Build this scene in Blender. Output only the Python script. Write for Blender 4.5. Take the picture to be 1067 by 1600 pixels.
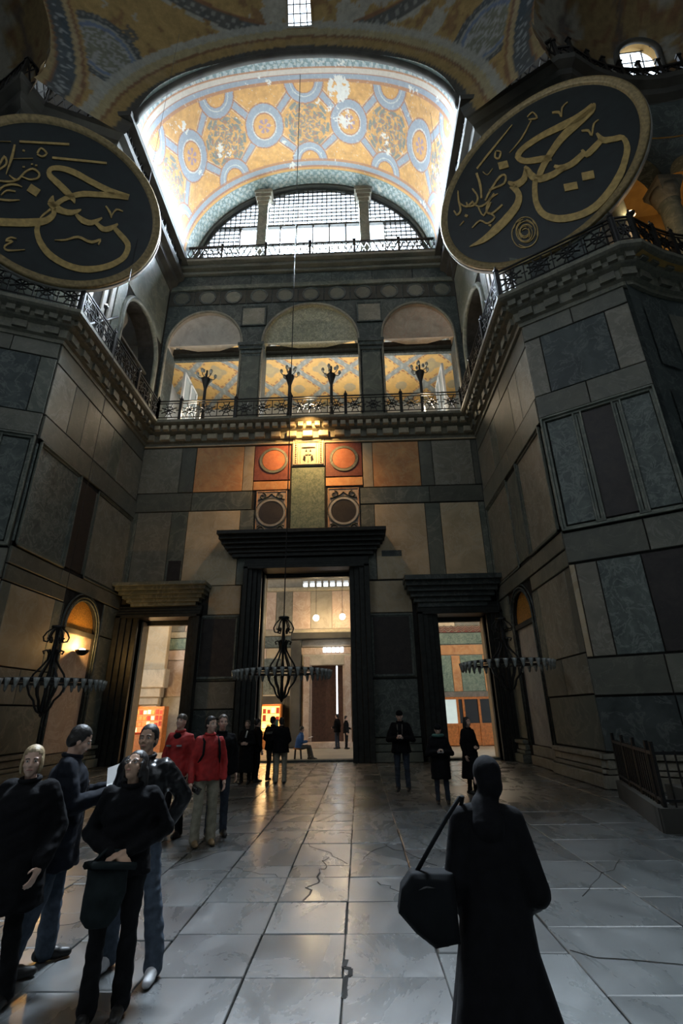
import bpy, bmesh, math, random
import numpy as np
from mathutils import Vector, Matrix
random.seed(7); np.random.seed(7)
scene = bpy.context.scene
for o in list(bpy.data.objects): bpy.data.objects.remove(o)
C = scene.collection
PI = math.pi

# ------------------------------------------------------------------ camera
cam_data = bpy.data.cameras.new('camera'); cam = bpy.data.objects.new('camera', cam_data); C.objects.link(cam)
_p, _y, _r = 0.39088, 0.02793, -0.0161
_f = Vector((-math.sin(_y)*math.cos(_p), math.cos(_y)*math.cos(_p), math.sin(_p)))
_rt = Vector((math.cos(_y), math.sin(_y), 0)); _up = _rt.cross(_f)
_a = _rt*math.cos(_r)+_up*math.sin(_r); _b = _up*math.cos(_r)-_rt*math.sin(_r)
cam.matrix_world = Matrix(((_a.x,_b.x,-_f.x,0),(_a.y,_b.y,-_f.y,0),(_a.z,_b.z,-_f.z,1.75),(0,0,0,1)))
cam_data.sensor_fit = 'VERTICAL'; cam_data.sensor_height = 36.0
cam_data.lens = 760.7*36.0/1600.0
cam_data.clip_start = .05; cam_data.clip_end = 500
scene.camera = cam

# ------------------------------------------------------------------ view, world, daylight
scene.view_settings.view_transform = 'Standard'; scene.view_settings.look = 'None'
scene.view_settings.gamma = 1.0; scene.view_settings.use_curve_mapping = False
scene.view_settings.exposure = 0.0
scene.cycles.use_denoising = True
scene.cycles.max_bounces = 8; scene.cycles.diffuse_bounces = 4; scene.cycles.glossy_bounces = 3
scene.cycles.transparent_max_bounces = 8; scene.cycles.sample_clamp_indirect = 6.0
scene.cycles.caustics_reflective = False; scene.cycles.caustics_refractive = False
world = bpy.data.worlds.new('overcast sky'); scene.world = world; world.use_nodes = True
wb = world.node_tree.nodes['Background']; wb.inputs[0].default_value = (.80,.90,1.0,1); wb.inputs[1].default_value = 6.0

def area(name, loc, rot, sx, sy, power, col, spread=PI):
    l = bpy.data.lights.new(name,'AREA'); l.shape='RECTANGLE'; l.size=sx; l.size_y=sy; l.energy=power; l.color=col; l.spread=spread
    o = bpy.data.objects.new(name,l); C.objects.link(o); o.location=loc; o.rotation_euler=rot; return o
def point(name, loc, power, col, r=.08):
    l = bpy.data.lights.new(name,'POINT'); l.energy=power; l.color=col; l.shadow_soft_size=r
    o = bpy.data.objects.new(name,l); C.objects.link(o); o.location=loc; return o
def spot(name, loc, target, power, col, angle=70, blend=.6, r=.08):
    l = bpy.data.lights.new(name,'SPOT'); l.energy=power; l.color=col; l.shadow_soft_size=r; l.spot_size=math.radians(angle); l.spot_blend=blend
    o = bpy.data.objects.new(name,l); C.objects.link(o); o.location=loc
    o.rotation_euler = (Vector(target)-Vector(loc)).to_track_quat('-Z','Y').to_euler(); return o
DAY=(.80,.90,1.0); WARM=(1.0,.56,.20)
# overcast daylight entering the big west lunette window, the nave side windows and the gallery windows
for z_,w_ in ((26.7,10.6),(27.9,10.6),(29.1,9.8),(30.3,8.2),(31.5,5.6)):   # sky light falls steeply through the lunette
    area('daylight_west_window',(-2.15,21.55,z_),(math.radians(-42),0,0),w_,.9,1200*w_,(.80,.90,1.0),math.radians(105))
area('daylight_west_horizon',(-2.15,21.6,29.3),(math.radians(-80),0,0),12.5,5,4200,(.84,.91,1.0))
area('daylight_nave_windows_south',(-19.5,-12,30),(0,math.radians(-65),0),14,20,2000,DAY)
area('daylight_nave_windows_north',(15.5,-12,30),(0,math.radians(65),0),14,20,2000,DAY)
area('daylight_gallery_windows',(-2.15,31.6,18.6),(math.radians(-80),0,0),15,3,4500,(1,.95,.86))
# lamps of the place
spot('lamp_gallery_spot',(-2.0,19.1,14.75),(-2.15,20.6,13.0),1250,WARM,125,.9)
for x_ in (-7.9,-2.1,3.7): point('lamp_arch_uplight',(x_,20.3,15.6),240,(1,.80,.55),.15)
point('lamp_narthex_one',(-2.35,28.2,6.75),420,(1,.72,.42),.14)
point('lamp_narthex_two',(-.83,28.2,6.80),260,(1,.72,.42),.14)

# ------------------------------------------------------------------ materials
MATS={}
def newmat(name):
    m=bpy.data.materials.new(name); m.use_nodes=True; nt=m.node_tree; nt.nodes.clear()
    out=nt.nodes.new('ShaderNodeOutputMaterial'); bs=nt.nodes.new('ShaderNodeBsdfPrincipled'); nt.links.new(bs.outputs[0],out.inputs[0])
    return m,nt,bs
def N(nt,t,**kw):
    n=nt.nodes.new(t)
    for k,v in kw.items():
        if k in n.inputs: n.inputs[k].default_value=v
        else: setattr(n,k,v)
    return n
def ramp(nt,stops):
    r=nt.nodes.new('ShaderNodeValToRGB'); e=r.color_ramp.elements
    while len(e)<len(stops): e.new(.5)
    for i,(p,c) in enumerate(stops): e[i].position=p; e[i].color=(*c,1)
    return r
def plain(name,col,rough=.6,metal=0,noise=.25,scale=4,bump=0,emit=None,estr=0,spec=.5):
    if name in MATS: return MATS[name]
    m,nt,bs=newmat(name); tc=N(nt,'ShaderNodeTexCoord'); nz=N(nt,'ShaderNodeTexNoise',Scale=scale,Detail=5.0)
    nt.links.new(tc.outputs['Object'],nz.inputs['Vector'])
    d=[max(0,c*(1-noise)) for c in col]; l=[min(1,c*(1+noise)) for c in col]
    r=ramp(nt,[(.3,d),(.7,l)]); nt.links.new(nz.outputs['Fac'],r.inputs[0]); nt.links.new(r.outputs[0],bs.inputs['Base Color'])
    bs.inputs['Roughness'].default_value=rough; bs.inputs['Metallic'].default_value=metal; bs.inputs['Specular IOR Level'].default_value=spec
    if bump:
        b=N(nt,'ShaderNodeBump',Strength=bump,Distance=.02); nt.links.new(nz.outputs['Fac'],b.inputs['Height']); nt.links.new(b.outputs[0],bs.inputs['Normal'])
    if emit: bs.inputs['Emission Color'].default_value=(*emit,1); bs.inputs['Emission Strength'].default_value=estr
    MATS[name]=m; return m
def marble(name,c1,c2,vein,scale=1.2,dist=3.5,vw=.06,rough=.5,stretch=(1,1,1),vscale=1.0,rot=(0,0,0),spec=.4):
    """cloudy stone with fine veins"""
    if name in MATS: return MATS[name]
    m,nt,bs=newmat(name); tc=N(nt,'ShaderNodeTexCoord'); mp=N(nt,'ShaderNodeMapping'); mp.inputs['Scale'].default_value=stretch; mp.inputs['Rotation'].default_value=rot
    oi=N(nt,'ShaderNodeObjectInfo'); ad=N(nt,'ShaderNodeVectorMath',operation='ADD'); ml=N(nt,'ShaderNodeVectorMath',operation='SCALE'); ml.inputs['Scale'].default_value=37.0
    cx=N(nt,'ShaderNodeCombineXYZ'); nt.links.new(oi.outputs['Random'],cx.inputs[0]); nt.links.new(oi.outputs['Random'],cx.inputs[2]); nt.links.new(cx.outputs[0],ml.inputs[0])
    nt.links.new(tc.outputs['Object'],mp.inputs[0]); nt.links.new(mp.outputs[0],ad.inputs[0]); nt.links.new(ml.outputs[0],ad.inputs[1])
    n1=N(nt,'ShaderNodeTexNoise',Scale=scale,Detail=8.0,Roughness=.62,Distortion=.6); nt.links.new(ad.outputs[0],n1.inputs['Vector'])
    r1=ramp(nt,[(.32,c1),(.66,c2)]); nt.links.new(n1.outputs['Fac'],r1.inputs[0])
    n2=N(nt,'ShaderNodeTexNoise',Scale=scale*.9*vscale,Detail=7.0,Roughness=.62,Distortion=min(dist,1.1)); nt.links.new(ad.outputs[0],n2.inputs['Vector'])
    s=N(nt,'ShaderNodeMath',operation='SUBTRACT'); s.inputs[1].default_value=.5; nt.links.new(n2.outputs['Fac'],s.inputs[0])
    a=N(nt,'ShaderNodeMath',operation='ABSOLUTE'); nt.links.new(s.outputs[0],a.inputs[0])
    r2=ramp(nt,[(0,(.55,.55,.55)),(vw*.6,(0,0,0))]); nt.links.new(a.outputs[0],r2.inputs[0])
    mx=N(nt,'ShaderNodeMix',data_type='RGBA'); nt.links.new(r2.outputs[0],mx.inputs[0]); nt.links.new(r1.outputs[0],mx.inputs[6]); mx.inputs[7].default_value=(*vein,1)
    # piece to piece variation
    hv=N(nt,'ShaderNodeHueSaturation'); mr=N(nt,'ShaderNodeMapRange'); mr.inputs[3].default_value=.80; mr.inputs[4].default_value=1.18
    nt.links.new(oi.outputs['Random'],mr.inputs[0]); nt.links.new(mr.outputs[0],hv.inputs['Value']); nt.links.new(mx.outputs[2],hv.inputs['Color'])
    nt.links.new(hv.outputs[0],bs.inputs['Base Color'])
    rr=N(nt,'ShaderNodeMapRange'); rr.inputs[3].default_value=max(.05,rough-.1); rr.inputs[4].default_value=rough+.15
    nt.links.new(n1.outputs['Fac'],rr.inputs[0]); nt.links.new(rr.outputs[0],bs.inputs['Roughness']); bs.inputs['Specular IOR Level'].default_value=spec
    b=N(nt,'ShaderNodeBump',Strength=.12,Distance=.02); nt.links.new(n1.outputs['Fac'],b.inputs['Height']); nt.links.new(b.outputs[0],bs.inputs['Normal'])
    if name=='proconnesian_floor':
        bs.inputs['Coat Weight'].default_value=1.0; cr=N(nt,'ShaderNodeMapRange'); cr.inputs[1].default_value=.35; cr.inputs[2].default_value=.65; cr.inputs[3].default_value=.21; cr.inputs[4].default_value=.36; nt.links.new(n2.outputs['Fac'],cr.inputs[0]); nt.links.new(cr.outputs[0],bs.inputs['Coat Roughness']); mr.inputs[3].default_value=.6; mr.inputs[4].default_value=1.4; bs.inputs['Coat Roughness'].default_value=.27; bs.inputs['Coat IOR'].default_value=2.3
    MATS[name]=m; return m
def painted(name,rough=.8,nscale=5,var=.25):
    """surface painted through its colour attribute 'paint'"""
    if name in MATS: return MATS[name]
    m,nt,bs=newmat(name); at=N(nt,'ShaderNodeAttribute',attribute_name='paint'); tc=N(nt,'ShaderNodeTexCoord')
    nz=N(nt,'ShaderNodeTexNoise',Scale=nscale,Detail=8.0,Roughness=.7); nt.links.new(tc.outputs['Object'],nz.inputs['Vector'])
    hv=N(nt,'ShaderNodeHueSaturation'); mr=N(nt,'ShaderNodeMapRange'); mr.inputs[1].default_value=.3; mr.inputs[2].default_value=.7; mr.inputs[3].default_value=1-var; mr.inputs[4].default_value=1+var
    nt.links.new(nz.outputs['Fac'],mr.inputs[0]); nt.links.new(mr.outputs[0],hv.inputs['Value']); nt.links.new(at.outputs['Color'],hv.inputs['Color'])
    nt.links.new(hv.outputs[0],bs.inputs['Base Color']); bs.inputs['Roughness'].default_value=rough
    b=N(nt,'ShaderNodeBump',Strength=.2,Distance=.03); nt.links.new(nz.outputs['Fac'],b.inputs['Height']); nt.links.new(b.outputs[0],bs.inputs['Normal'])
    MATS[name]=m; return m
M_grey   = marble('grey_green_marble',(.085,.10,.085),(.17,.18,.145),(.27,.27,.22),1.0)
M_olive  = marble('olive_band_marble',(.10,.105,.085),(.165,.16,.125),(.22,.21,.18),1.3,vw=.03)
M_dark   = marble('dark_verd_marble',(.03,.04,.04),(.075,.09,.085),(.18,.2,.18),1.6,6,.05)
M_blue   = marble('blue_grey_breccia',(.05,.064,.058),(.12,.14,.125),(.24,.26,.235),2.6,5,.07)
M_black  = marble('black_porphyry',(.018,.015,.014),(.04,.032,.028),(.06,.045,.04),3,2,.02)
M_tan    = marble('tan_marble',(.40,.31,.19),(.58,.46,.30),(.55,.48,.36),1.1,4,.05)
M_tang   = marble('tan_grey_marble',(.15,.14,.11),(.245,.225,.175),(.33,.31,.26),1.4,4,.05)
M_orange = marble('orange_marble',(.56,.24,.09),(.78,.40,.16),(.7,.45,.22),1.6,4,.05)
M_red    = marble('red_porphyry',(.15,.04,.03),(.27,.08,.05),(.35,.14,.1),3,2,.03)
M_redd   = marble('pale_red_disc',(.45,.14,.07),(.6,.22,.1),(.6,.3,.2),4,2,.03)
M_green  = marble('verde_antico',(.08,.13,.10),(.22,.28,.20),(.42,.46,.34),4.5,3,.05)
M_white  = marble('white_streaked_marble',(.30,.29,.26),(.46,.44,.40),(.20,.20,.20),1.2,2.0,.05,stretch=(1,1.6,1.0),rot=(.7,0,0))
M_pink   = marble('pink_marble',(.42,.30,.22),(.58,.44,.34),(.66,.56,.46),1.4)
M_pale   = marble('pale_panel_marble',(.34,.30,.23),(.52,.46,.36),(.3,.26,.2),1.0,3,.04)
M_floor  = marble('proconnesian_floor',(.035,.040,.040),(.098,.107,.106),(.075,.083,.084),1.5,1,.012,rough=.36,stretch=(1,.5,1),spec=1.0)
M_joint  = plain('dirty_joint',(.04,.038,.035),.95,spec=.03)
M_carved = marble('carved_cornice_stone',(.10,.10,.08),(.19,.18,.13),(.25,.23,.18),5,1,.03,rough=.6)
M_carvew = marble('carved_pale_stone',(.32,.28,.20),(.48,.42,.30),(.3,.25,.18),5,1,.03,rough=.6)
M_bronze = plain('dark_bronze',(.028,.030,.028),.42,.55,.35,6,.2)
M_iron   = plain('black_iron',(.018,.018,.018),.45,.6,.3,20,.1)
M_plaster= plain('pale_plaster',(.50,.52,.53),.9,0,.12,3)
M_ochre  = plain('ochre_plaster',(.50,.30,.09),.85,0,.2,2)
M_gold   = plain('dull_gold_leaf',(.42,.29,.10),.5,.25,.25,7,.15)
M_goldf  = plain('gold_frame',(.26,.19,.085),.5,.3,.35,9,.3)
M_board  = plain('black_green_board',(.006,.011,.011),.48,0,.35,2.5,.1)
M_darkstone = plain('dark_stone',(.05,.048,.04),.85,0,.4,1.2)  # plain dark stone colour with random mottling
M_wood   = plain('orange_wood',(.52,.17,.035),.45,0,.25,9)
M_paint  = painted('fresco_paint')
M_white_frame = plain('white_window_frame',(.62,.64,.66),.6,0,.08,4)
M_lamp   = plain('lamp_glow',(1,.8,.5),.5,0,0,1,0,(1,.74,.40),60)
M_lampw  = plain('lamp_glow_white',(1,1,1),.5,0,0,1,0,(1,.95,.9),45)
def glass(name,tint=(.9,.95,1),fac=.10,rough=.05):
    if name in MATS: return MATS[name]
    m=bpy.data.materials.new(name); m.use_nodes=True; nt=m.node_tree; nt.nodes.clear(); out=nt.nodes.new('ShaderNodeOutputMaterial')
    tr=N(nt,'ShaderNodeBsdfTransparent'); tr.inputs[0].default_value=(*tint,1); gl=N(nt,'ShaderNodeBsdfGlossy'); gl.inputs['Roughness'].default_value=rough
    fr=N(nt,'ShaderNodeFresnel'); fr.inputs[0].default_value=1.45; ad=N(nt,'ShaderNodeMath',operation='ADD'); ad.inputs[1].default_value=fac; ad.use_clamp=True
    nt.links.new(fr.outputs[0],ad.inputs[0]); mx=N(nt,'ShaderNodeMixShader'); nt.links.new(ad.outputs[0],mx.inputs[0]); nt.links.new(tr.outputs[0],mx.inputs[1]); nt.links.new(gl.outputs[0],mx.inputs[2]); nt.links.new(mx.outputs[0],out.inputs[0])
    MATS[name]=m; return m
M_glass=glass('window_glass'); M_cup=plain('lamp_cup_glass',(.26,.28,.27),.10,0,.3,20,spec=.9)

# ------------------------------------------------------------------ mesh helpers
class MB:
    def __init__(s): s.v=[]; s.f=[]
    def add(s,v,f):
        b=len(s.v); s.v+= [tuple(p) for p in v]; s.f+=[tuple(b+i for i in q) for q in f]; return s
    def box(s,x0,x1,y0,y1,z0,z1,M=None):
        P=[Vector((x,y,z)) for z in (z0,z1) for y in (y0,y1) for x in (x0,x1)]
        if M is not None: P=[M@p for p in P]
        return s.add(P,[(0,2,3,1),(4,5,7,6),(0,1,5,4),(2,6,7,3),(0,4,6,2),(1,3,7,5)])
    def bar(s,a,b,w,h=None,up=Vector((0,0,1))):
        a=Vector(a);b=Vector(b);h=h or w; d=(b-a).normalized(); x=d.cross(up)
        if x.length<1e-4: x=d.cross(Vector((1,0,0)))
        x.normalize(); y=x.cross(d)
        P=[q+x*i*w/2+y*j*h/2 for q in (a,b) for j in (-1,1) for i in (-1,1)]
        return s.add(P,[(0,2,3,1),(4,5,7,6),(0,1,5,4),(2,6,7,3),(0,4,6,2),(1,3,7,5)])
    def tube(s,pts,r,n=6,closed=False):
        pts=[Vector(p) for p in pts]; k=len(pts); R=r if isinstance(r,(list,tuple)) else [r]*k
        b=len(s.v); prev=None
        for i,p in enumerate(pts):
            if closed: t=(pts[(i+1)%k]-pts[i-1])
            else: t=pts[min(i+1,k-1)]-pts[max(i-1,0)]
            t.normalize()
            if prev is None:
                x=t.cross(Vector((0,0,1)));
                if x.length<.05: x=t.cross(Vector((1,0,0)))
            else: x=prev-t*prev.dot(t)
            x.normalize(); prev=x; y=t.cross(x)
            for j in range(n):
                a=2*PI*j/n; s.v.append(tuple(p+x*math.cos(a)*R[i]+y*math.sin(a)*R[i]))
        for i in range(k if closed else k-1):
            for j in range(n):
                a=b+i*n+j; c=b+i*n+(j+1)%n; i2=(i+1)%k; s.f.append((a,c,b+i2*n+(j+1)%n,b+i2*n+j))
        if not closed: s.f.append(tuple(b+j for j in range(n-1,-1,-1))); s.f.append(tuple(b+(k-1)*n+j for j in range(n)))
        return s
    def lathe(s,prof,n=16,M=None,a0=0,a1=2*PI):
        full=abs(a1-a0-2*PI)<1e-6; m=n if full else n+1; b=len(s.v)
        for r,z in prof:
            for j in range(m):
                a=a0+(a1-a0)*j/n; p=Vector((r*math.cos(a),r*math.sin(a),z)); s.v.append(tuple(M@p if M is not None else p))
        for i in range(len(prof)-1):
            for j in range(n):
                j2=(j+1)%m; s.f.append((b+i*m+j,b+i*m+j2,b+(i+1)*m+j2,b+(i+1)*m+j))
        if full:
            if prof[0][0]>1e-4: s.f.append(tuple(b+j for j in range(m-1,-1,-1)))
            if prof[-1][0]>1e-4: s.f.append(tuple(b+(len(prof)-1)*m+j for j in range(m)))
        return s
    def ell(s,c,r,M=None,n=12,k=8):
        c=Vector(c); b=len(s.v)
        def T(p):
            p=Vector((p[0]*r[0],p[1]*r[1],p[2]*r[2]))
            if M is not None: p=M@p
            return tuple(c+p)
        s.v.append(T((0,0,-1)))
        for i in range(1,k):
            e=-PI/2+PI*i/k
            for j in range(n): a=2*PI*j/n; s.v.append(T((math.cos(e)*math.cos(a),math.cos(e)*math.sin(a),math.sin(e))))
        s.v.append(T((0,0,1))); t=len(s.v)-1
        for j in range(n): s.f.append((b,b+1+(j+1)%n,b+1+j)); s.f.append((t,t-n+j,t-n+(j+1)%n))
        for i in range(k-2):
            for j in range(n): a=b+1+i*n; s.f.append((a+j,a+(j+1)%n,a+n+(j+1)%n,a+n+j))
        return s
    def cap(s,p0,p1,r0,r1,n=10):
        p0=Vector(p0);p1=Vector(p1); L=(p1-p0).length
        if L<1e-5: return s.ell(p0,(r0,)*3)
        q=(p1-p0).to_track_quat('Z','Y').to_matrix().to_4x4(); Mx=Matrix.Translation(p0)@q; pr=[]
        for i in range(5): a=-PI/2+PI/2*i/4; pr.append((max(r0*math.cos(a),1e-5),r0*math.sin(a)))
        for i in range(5): a=PI/2*i/4; pr.append((max(r1*math.cos(a),1e-5),L+r1*math.sin(a)))
        return s.lathe(pr,n,Mx)
    def rings(s,R,n=16):
        """closed loft through ellipses (cx,cy,cz,rx,ry)"""
        b=len(s.v)
        for cx,cy,cz,rx,ry in R:
            for j in range(n): a=2*PI*j/n; s.v.append((cx+rx*math.cos(a),cy+ry*math.sin(a),cz))
        for i in range(len(R)-1):
            for j in range(n): s.f.append((b+i*n+j,b+i*n+(j+1)%n,b+(i+1)*n+(j+1)%n,b+(i+1)*n+j))
        s.f.append(tuple(b+j for j in range(n-1,-1,-1))); s.f.append(tuple(b+(len(R)-1)*n+j for j in range(n)))
        return s
    def mesh(s,name,mat,smooth=False):
        me=bpy.data.meshes.new(name); me.from_pydata(s.v,[],s.f)
        if mat: me.materials.append(mat)
        if smooth: me.polygons.foreach_set('use_smooth',[True]*len(me.polygons))
        me.validate(); me.update(); return me
def link(name,me,parent=None,loc=None,rot=None):
    o=bpy.data.objects.new(name,me); C.objects.link(o)
    if parent is not None: o.parent=parent
    if loc is not None: o.location=loc
    if rot is not None: o.rotation_euler=rot
    return o
def build(mb,name,mat,parent=None,smooth=False,loc=None,rot=None,fix=False):
    me=mb.mesh(name,mat,smooth)
    if fix:
        bm=bmesh.new(); bm.from_mesh(me); bmesh.ops.recalc_face_normals(bm,faces=bm.faces); bm.to_mesh(me); bm.free()
    return link(name,me,parent,loc,rot)
def tag(o,label=None,cat=None,group=None,kind=None):
    if label: o['label']=label
    if cat: o['category']=cat
    if group: o['group']=group
    if kind: o['kind']=kind
    return o
def empty(name,loc=(0,0,0),rz=0):
    o=bpy.data.objects.new(name,None); C.objects.link(o); o.location=loc; o.rotation_euler=(0,0,rz); o.empty_display_size=.2; return o
def struct(o,label=None): return tag(o,label,kind='structure')
def copy_tree(o,parent=None):
    c=o.copy(); C.objects.link(c)
    if parent is not None: c.parent=parent
    for ch in o.children: copy_tree(ch,c)
    return c
def children_copy(root):   # copies root with its parts
    return copy_tree(root)

class Fr:
    """a wall face: u runs along it, z up, d out of the wall into the room"""
    def __init__(s,o,u,n): s.o=Vector((o[0],o[1],0)); s.u=Vector((u[0],u[1],0)).normalized(); s.n=Vector((n[0],n[1],0)).normalized()
    def P(s,u,z,d=0): return s.o+s.u*u+Vector((0,0,z))+s.n*d
    def box(s,mb,u0,u1,z0,z1,d0,d1,bev=0):
        a=[s.P(u,z,d0) for z in (z0,z1) for u in (u0,u1)]
        b=[s.P(u,z,d1) for z in (z0+bev,z1-bev) for u in (u0+bev,u1-bev)]
        if bev:
            m=[s.P(u,z,d1-bev) for z in (z0,z1) for u in (u0,u1)]
            mb.add(a+m+b,[(0,2,3,1),(0,1,5,4),(1,3,7,5),(3,2,6,7),(2,0,4,6),(4,5,9,8),(5,7,11,9),(7,6,10,11),(6,4,8,10),(8,9,11,10)])
        else: mb.add(a+b,[(0,2,3,1),(4,5,7,6),(0,1,5,4),(2,6,7,3),(0,4,6,2),(1,3,7,5)])
        return mb
    def slab(s,name,mat,parent,u0,u1,z0,z1,d0=0,d1=.05,bev=.012,gap=.012):
        c=s.P((u0+u1)/2,(z0+z1)/2,d0); mb=s.box(MB(),u0+gap,u1-gap,z0+gap,z1-gap,d0,d1,bev)
        mb.v=[tuple(Vector(p)-c) for p in mb.v]
        return build(mb,name,mat,parent,loc=c,fix=True)
    def frame(s,name,mat,parent,u0,u1,z0,z1,w=.12,d=.12,label=None):
        """moulded picture frame in two steps"""
        mb=MB()
        for (ww,dd) in ((w,d*.6),(w*.45,d)):
            for a in ((u0,u1,z0,z0+ww),(u0,u1,z1-ww,z1),(u0,u0+ww,z0,z1),(u1-ww,u1,z0,z1)): s.box(mb,*a,0,dd,.01)
        o=build(mb,name,mat,parent,fix=True)
        if label: o['label']=label
        return o
    def row(s,parent,z0,z1,us,mats,names=None,d=.05):
        for i,m in enumerate(mats):
            if m is None: continue
            if isinstance(m,tuple): m,dd=m
            else: dd=d
            s.slab('marble_panel' if not names else names[i],m,parent,us[i],us[i+1],z0,z1,0,dd)
    def wall(s,name,mat,outline,holes,thick,parent=None,fix=True):
        """flat wall with holes, outline/holes in (u,z)"""
        bm=bmesh.new(); es=[]
        for loop in [outline]+holes:
            vs=[bm.verts.new(s.P(u,z,0)) for u,z in loop]
            es+=[bm.edges.new((vs[i],vs[(i+1)%len(vs)])) for i in range(len(vs))]
        bmesh.ops.triangle_fill(bm,edges=es,use_beauty=True,use_dissolve=False,normal=s.n)
        g=bmesh.ops.extrude_face_region(bm,geom=list(bm.faces))
        bmesh.ops.translate(bm,vec=-s.n*thick,verts=[e for e in g['geom'] if isinstance(e,bmesh.types.BMVert)])
        bmesh.ops.recalc_face_normals(bm,faces=bm.faces)
        me=bpy.data.meshes.new(name); bm.to_mesh(me); bm.free(); me.materials.append(mat); return link(name,me,parent)
def rect(u0,u1,z0,z1): return [(u0,z0),(u1,z0),(u1,z1),(u0,z1)]
def archp(u0,u1,z0,zs,rise=None,n=18):
    c=(u0+u1)/2; r=(u1-u0)/2; rise=rise or r
    return [(u0,z0),(u1,z0)]+[(c+r*math.cos(a),zs+rise*math.sin(a)) for a in [PI*i/n for i in range(n+1)]]
def frames(o,u,n): return Fr(o,u,n)
CX=-2.1
E1R=Vector((5.95,13.35,0)); E2R=Vector((8.6,11.7,0)); E1L=Vector((-10.2,13.35,0)); E2L=Vector((-12.85,12.25,0))
FW=Fr((0,20.6),(1,0),(0,-1)); FR=Fr((6.0,0),(0,1),(-1,0)); FL=Fr((-10.2,0),(0,1),(1,0))
def _n(a,b,toward):
    d=(b-a).normalized(); n=Vector((-d.y,d.x,0)); return n if n.dot(toward)>0 else -n
FPR=Fr(E1R,E2R-E1R,_n(E1R,E2R,Vector((-1,-1,0)))); FPL=Fr(E1L,E2L-E1L,_n(E1L,E2L,Vector((1,-1,0))))
LPR=(E2R-E1R).length; LPL=(E2L-E1L).length
# ================================================================== FLOOR
floor=struct(build(MB().box(-24,20,-32,40,-.3,-.03),'floor',M_joint),'grey marble paving of the nave with worn cracked slabs')
def slab_mesh(w,h,seed):
    r=random.Random(seed); mb=MB(); g=.005; b=.006
    x0,x1,y0,y1=-w/2+g,w/2-g,-h/2+g,h/2-g
    j=[r.uniform(-.008,.008) for _ in range(8)]
    base=[(x0+j[0],y0+j[1]),(x1+j[2],y0+j[3]),(x1+j[4],y1+j[5]),(x0+j[6],y1+j[7])]
    top=[(x*(1-b/w*2),y*(1-b/h*2)) for x,y in base]
    mb.v=[(x,y,-.06) for x,y in base]+[(x,y,-.006) for x,y in base]+[(x,y,0) for x,y in top]
    mb.f=[(0,1,5,4),(1,2,6,5),(2,3,7,6),(3,0,4,7),(4,5,9,8),(5,6,10,9),(6,7,11,10),(7,4,8,11),(8,9,10,11)]
    return mb
def floor_slab(x0,x1,y0,y1,seed,mat=None):
    mb=slab_mesh(x1-x0,y1-y0,seed); r=random.Random(seed*7+1)
    o=build(mb,'floor_slab',mat or M_floor,floor,loc=((x0+x1)/2,(y0+y1)/2,r.uniform(-.004,.003)),rot=(r.uniform(-.0025,.0025),r.uniform(-.0025,.0025),0))
    return o
rs=random.Random(11); nsl=0
# central strips, joints read from the floor
cols=[(-6.6,-5.2),(-5.2,-4.1),(-4.1,-3.3),(-3.3,-2.4),(-2.4,-1.62),(-1.62,-.88),(-.88,-.165),(-.165,.56),(.56,1.58),(1.58,2.75),(2.75,3.9),(3.9,5.1)]
for ci,(a,b) in enumerate(cols):
    if 5<=ci<=7: ys=[3.1,3.8,4.48,5.23,6.0,6.78,7.25,8.35,9.2,9.9,10.6,11.7,12.9,14.1,15.4,16.7,18.2,19.6,21.2]
    else:
        ys=[2.2+rs.random()*.5]
        while ys[-1]<20.3: ys.append(ys[-1]+rs.uniform(.75,1.35)*(1 if ys[-1]<9 else 1.35))
        ys[-1]=21.2
    for k in range(len(ys)-1):
        floor_slab(a,b,ys[k],ys[k+1],1000+nsl); nsl+=1
# outer, dimmer parts of the floor
for (x0,x1,y0,y1) in ((-10.2,-6.6,2.2,21.2),(5.1,6.9,2.2,21.2)):
    y=y0
    while y<y1-.2:
        y2=min(y+rs.uniform(1.3,1.9),y1); x=x0
        while x<x1-.2:
            x2=min(x+rs.uniform(1.2,1.9),x1)
            if x1-x2<.6: x2=x1
            floor_slab(x,x2,y,y2,1000+nsl); nsl+=1; x=x2
        y=y2
fx=build(MB().box(-24,-10.2,-32,20,-.06,-.002).box(6.9,20,-32,20,-.06,-.002).box(-10.2,6.9,-32,2.2,-.06,-.002),'floor_field',M_floor,floor)
fn=build(MB().box(-20,14,21.25,40,-.06,-.004),'narthex_paving',M_pale,floor); fn['label']='paler paving beyond the doors'
# cracks and broken edges: thin sunk dark lines
def crack(pts,w=.012):
    mb=MB()
    P=[Vector((x,y,.0015)) for x,y in pts]
    for i in range(len(P)-1): mb.bar(P[i],P[i+1],w,.002)
    return mb
ck=MB()
rc=random.Random(5)
def jag(a,b,n=7,j=.06):
    return [(a[0]+(b[0]-a[0])*i/n+rc.uniform(-j,j)*(0<i<n),a[1]+(b[1]-a[1])*i/n+rc.uniform(-j,j)*(0<i<n)) for i in range(n+1)]
for a,b,w in (((-.62,6.02),(-.52,6.95),.02),((-.52,6.95),(-.45,7.6),.008),((-.2,7.3),(-.8,8.4),.006),((.15,6.6),(.5,6.1),.006),((.0,7.5),(.5,8.6),.006),((.3,8.3),(.9,7.2),.008),((.55,9),(1.3,7.3),.008),
    ((-1.7,7.2),(-1,6.8),.006),((-.8,9.9),(.0,11.5),.008),((.1,10),(.9,12),.008),((-2.8,6.5),(-1.9,8.0),.008),((-3.2,5.0),(-2.5,5.7),.006),((2.2,6.1),(3.2,7.4),.01),((1.6,4.9),(2.9,4.4),.01),((-.16,4.2),(-.15,4.75),.035),((-.3,12),(.6,13.4),.008),((-1.2,11),(-.4,10.8),.006)):
    ck.v+=[] ; c=crack(jag(a,b),w); ck.add(c.v,c.f)
tag(build(ck,'floor_crack',M_joint,floor),'dark cracks across the worn slabs',kind='stuff')

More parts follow.
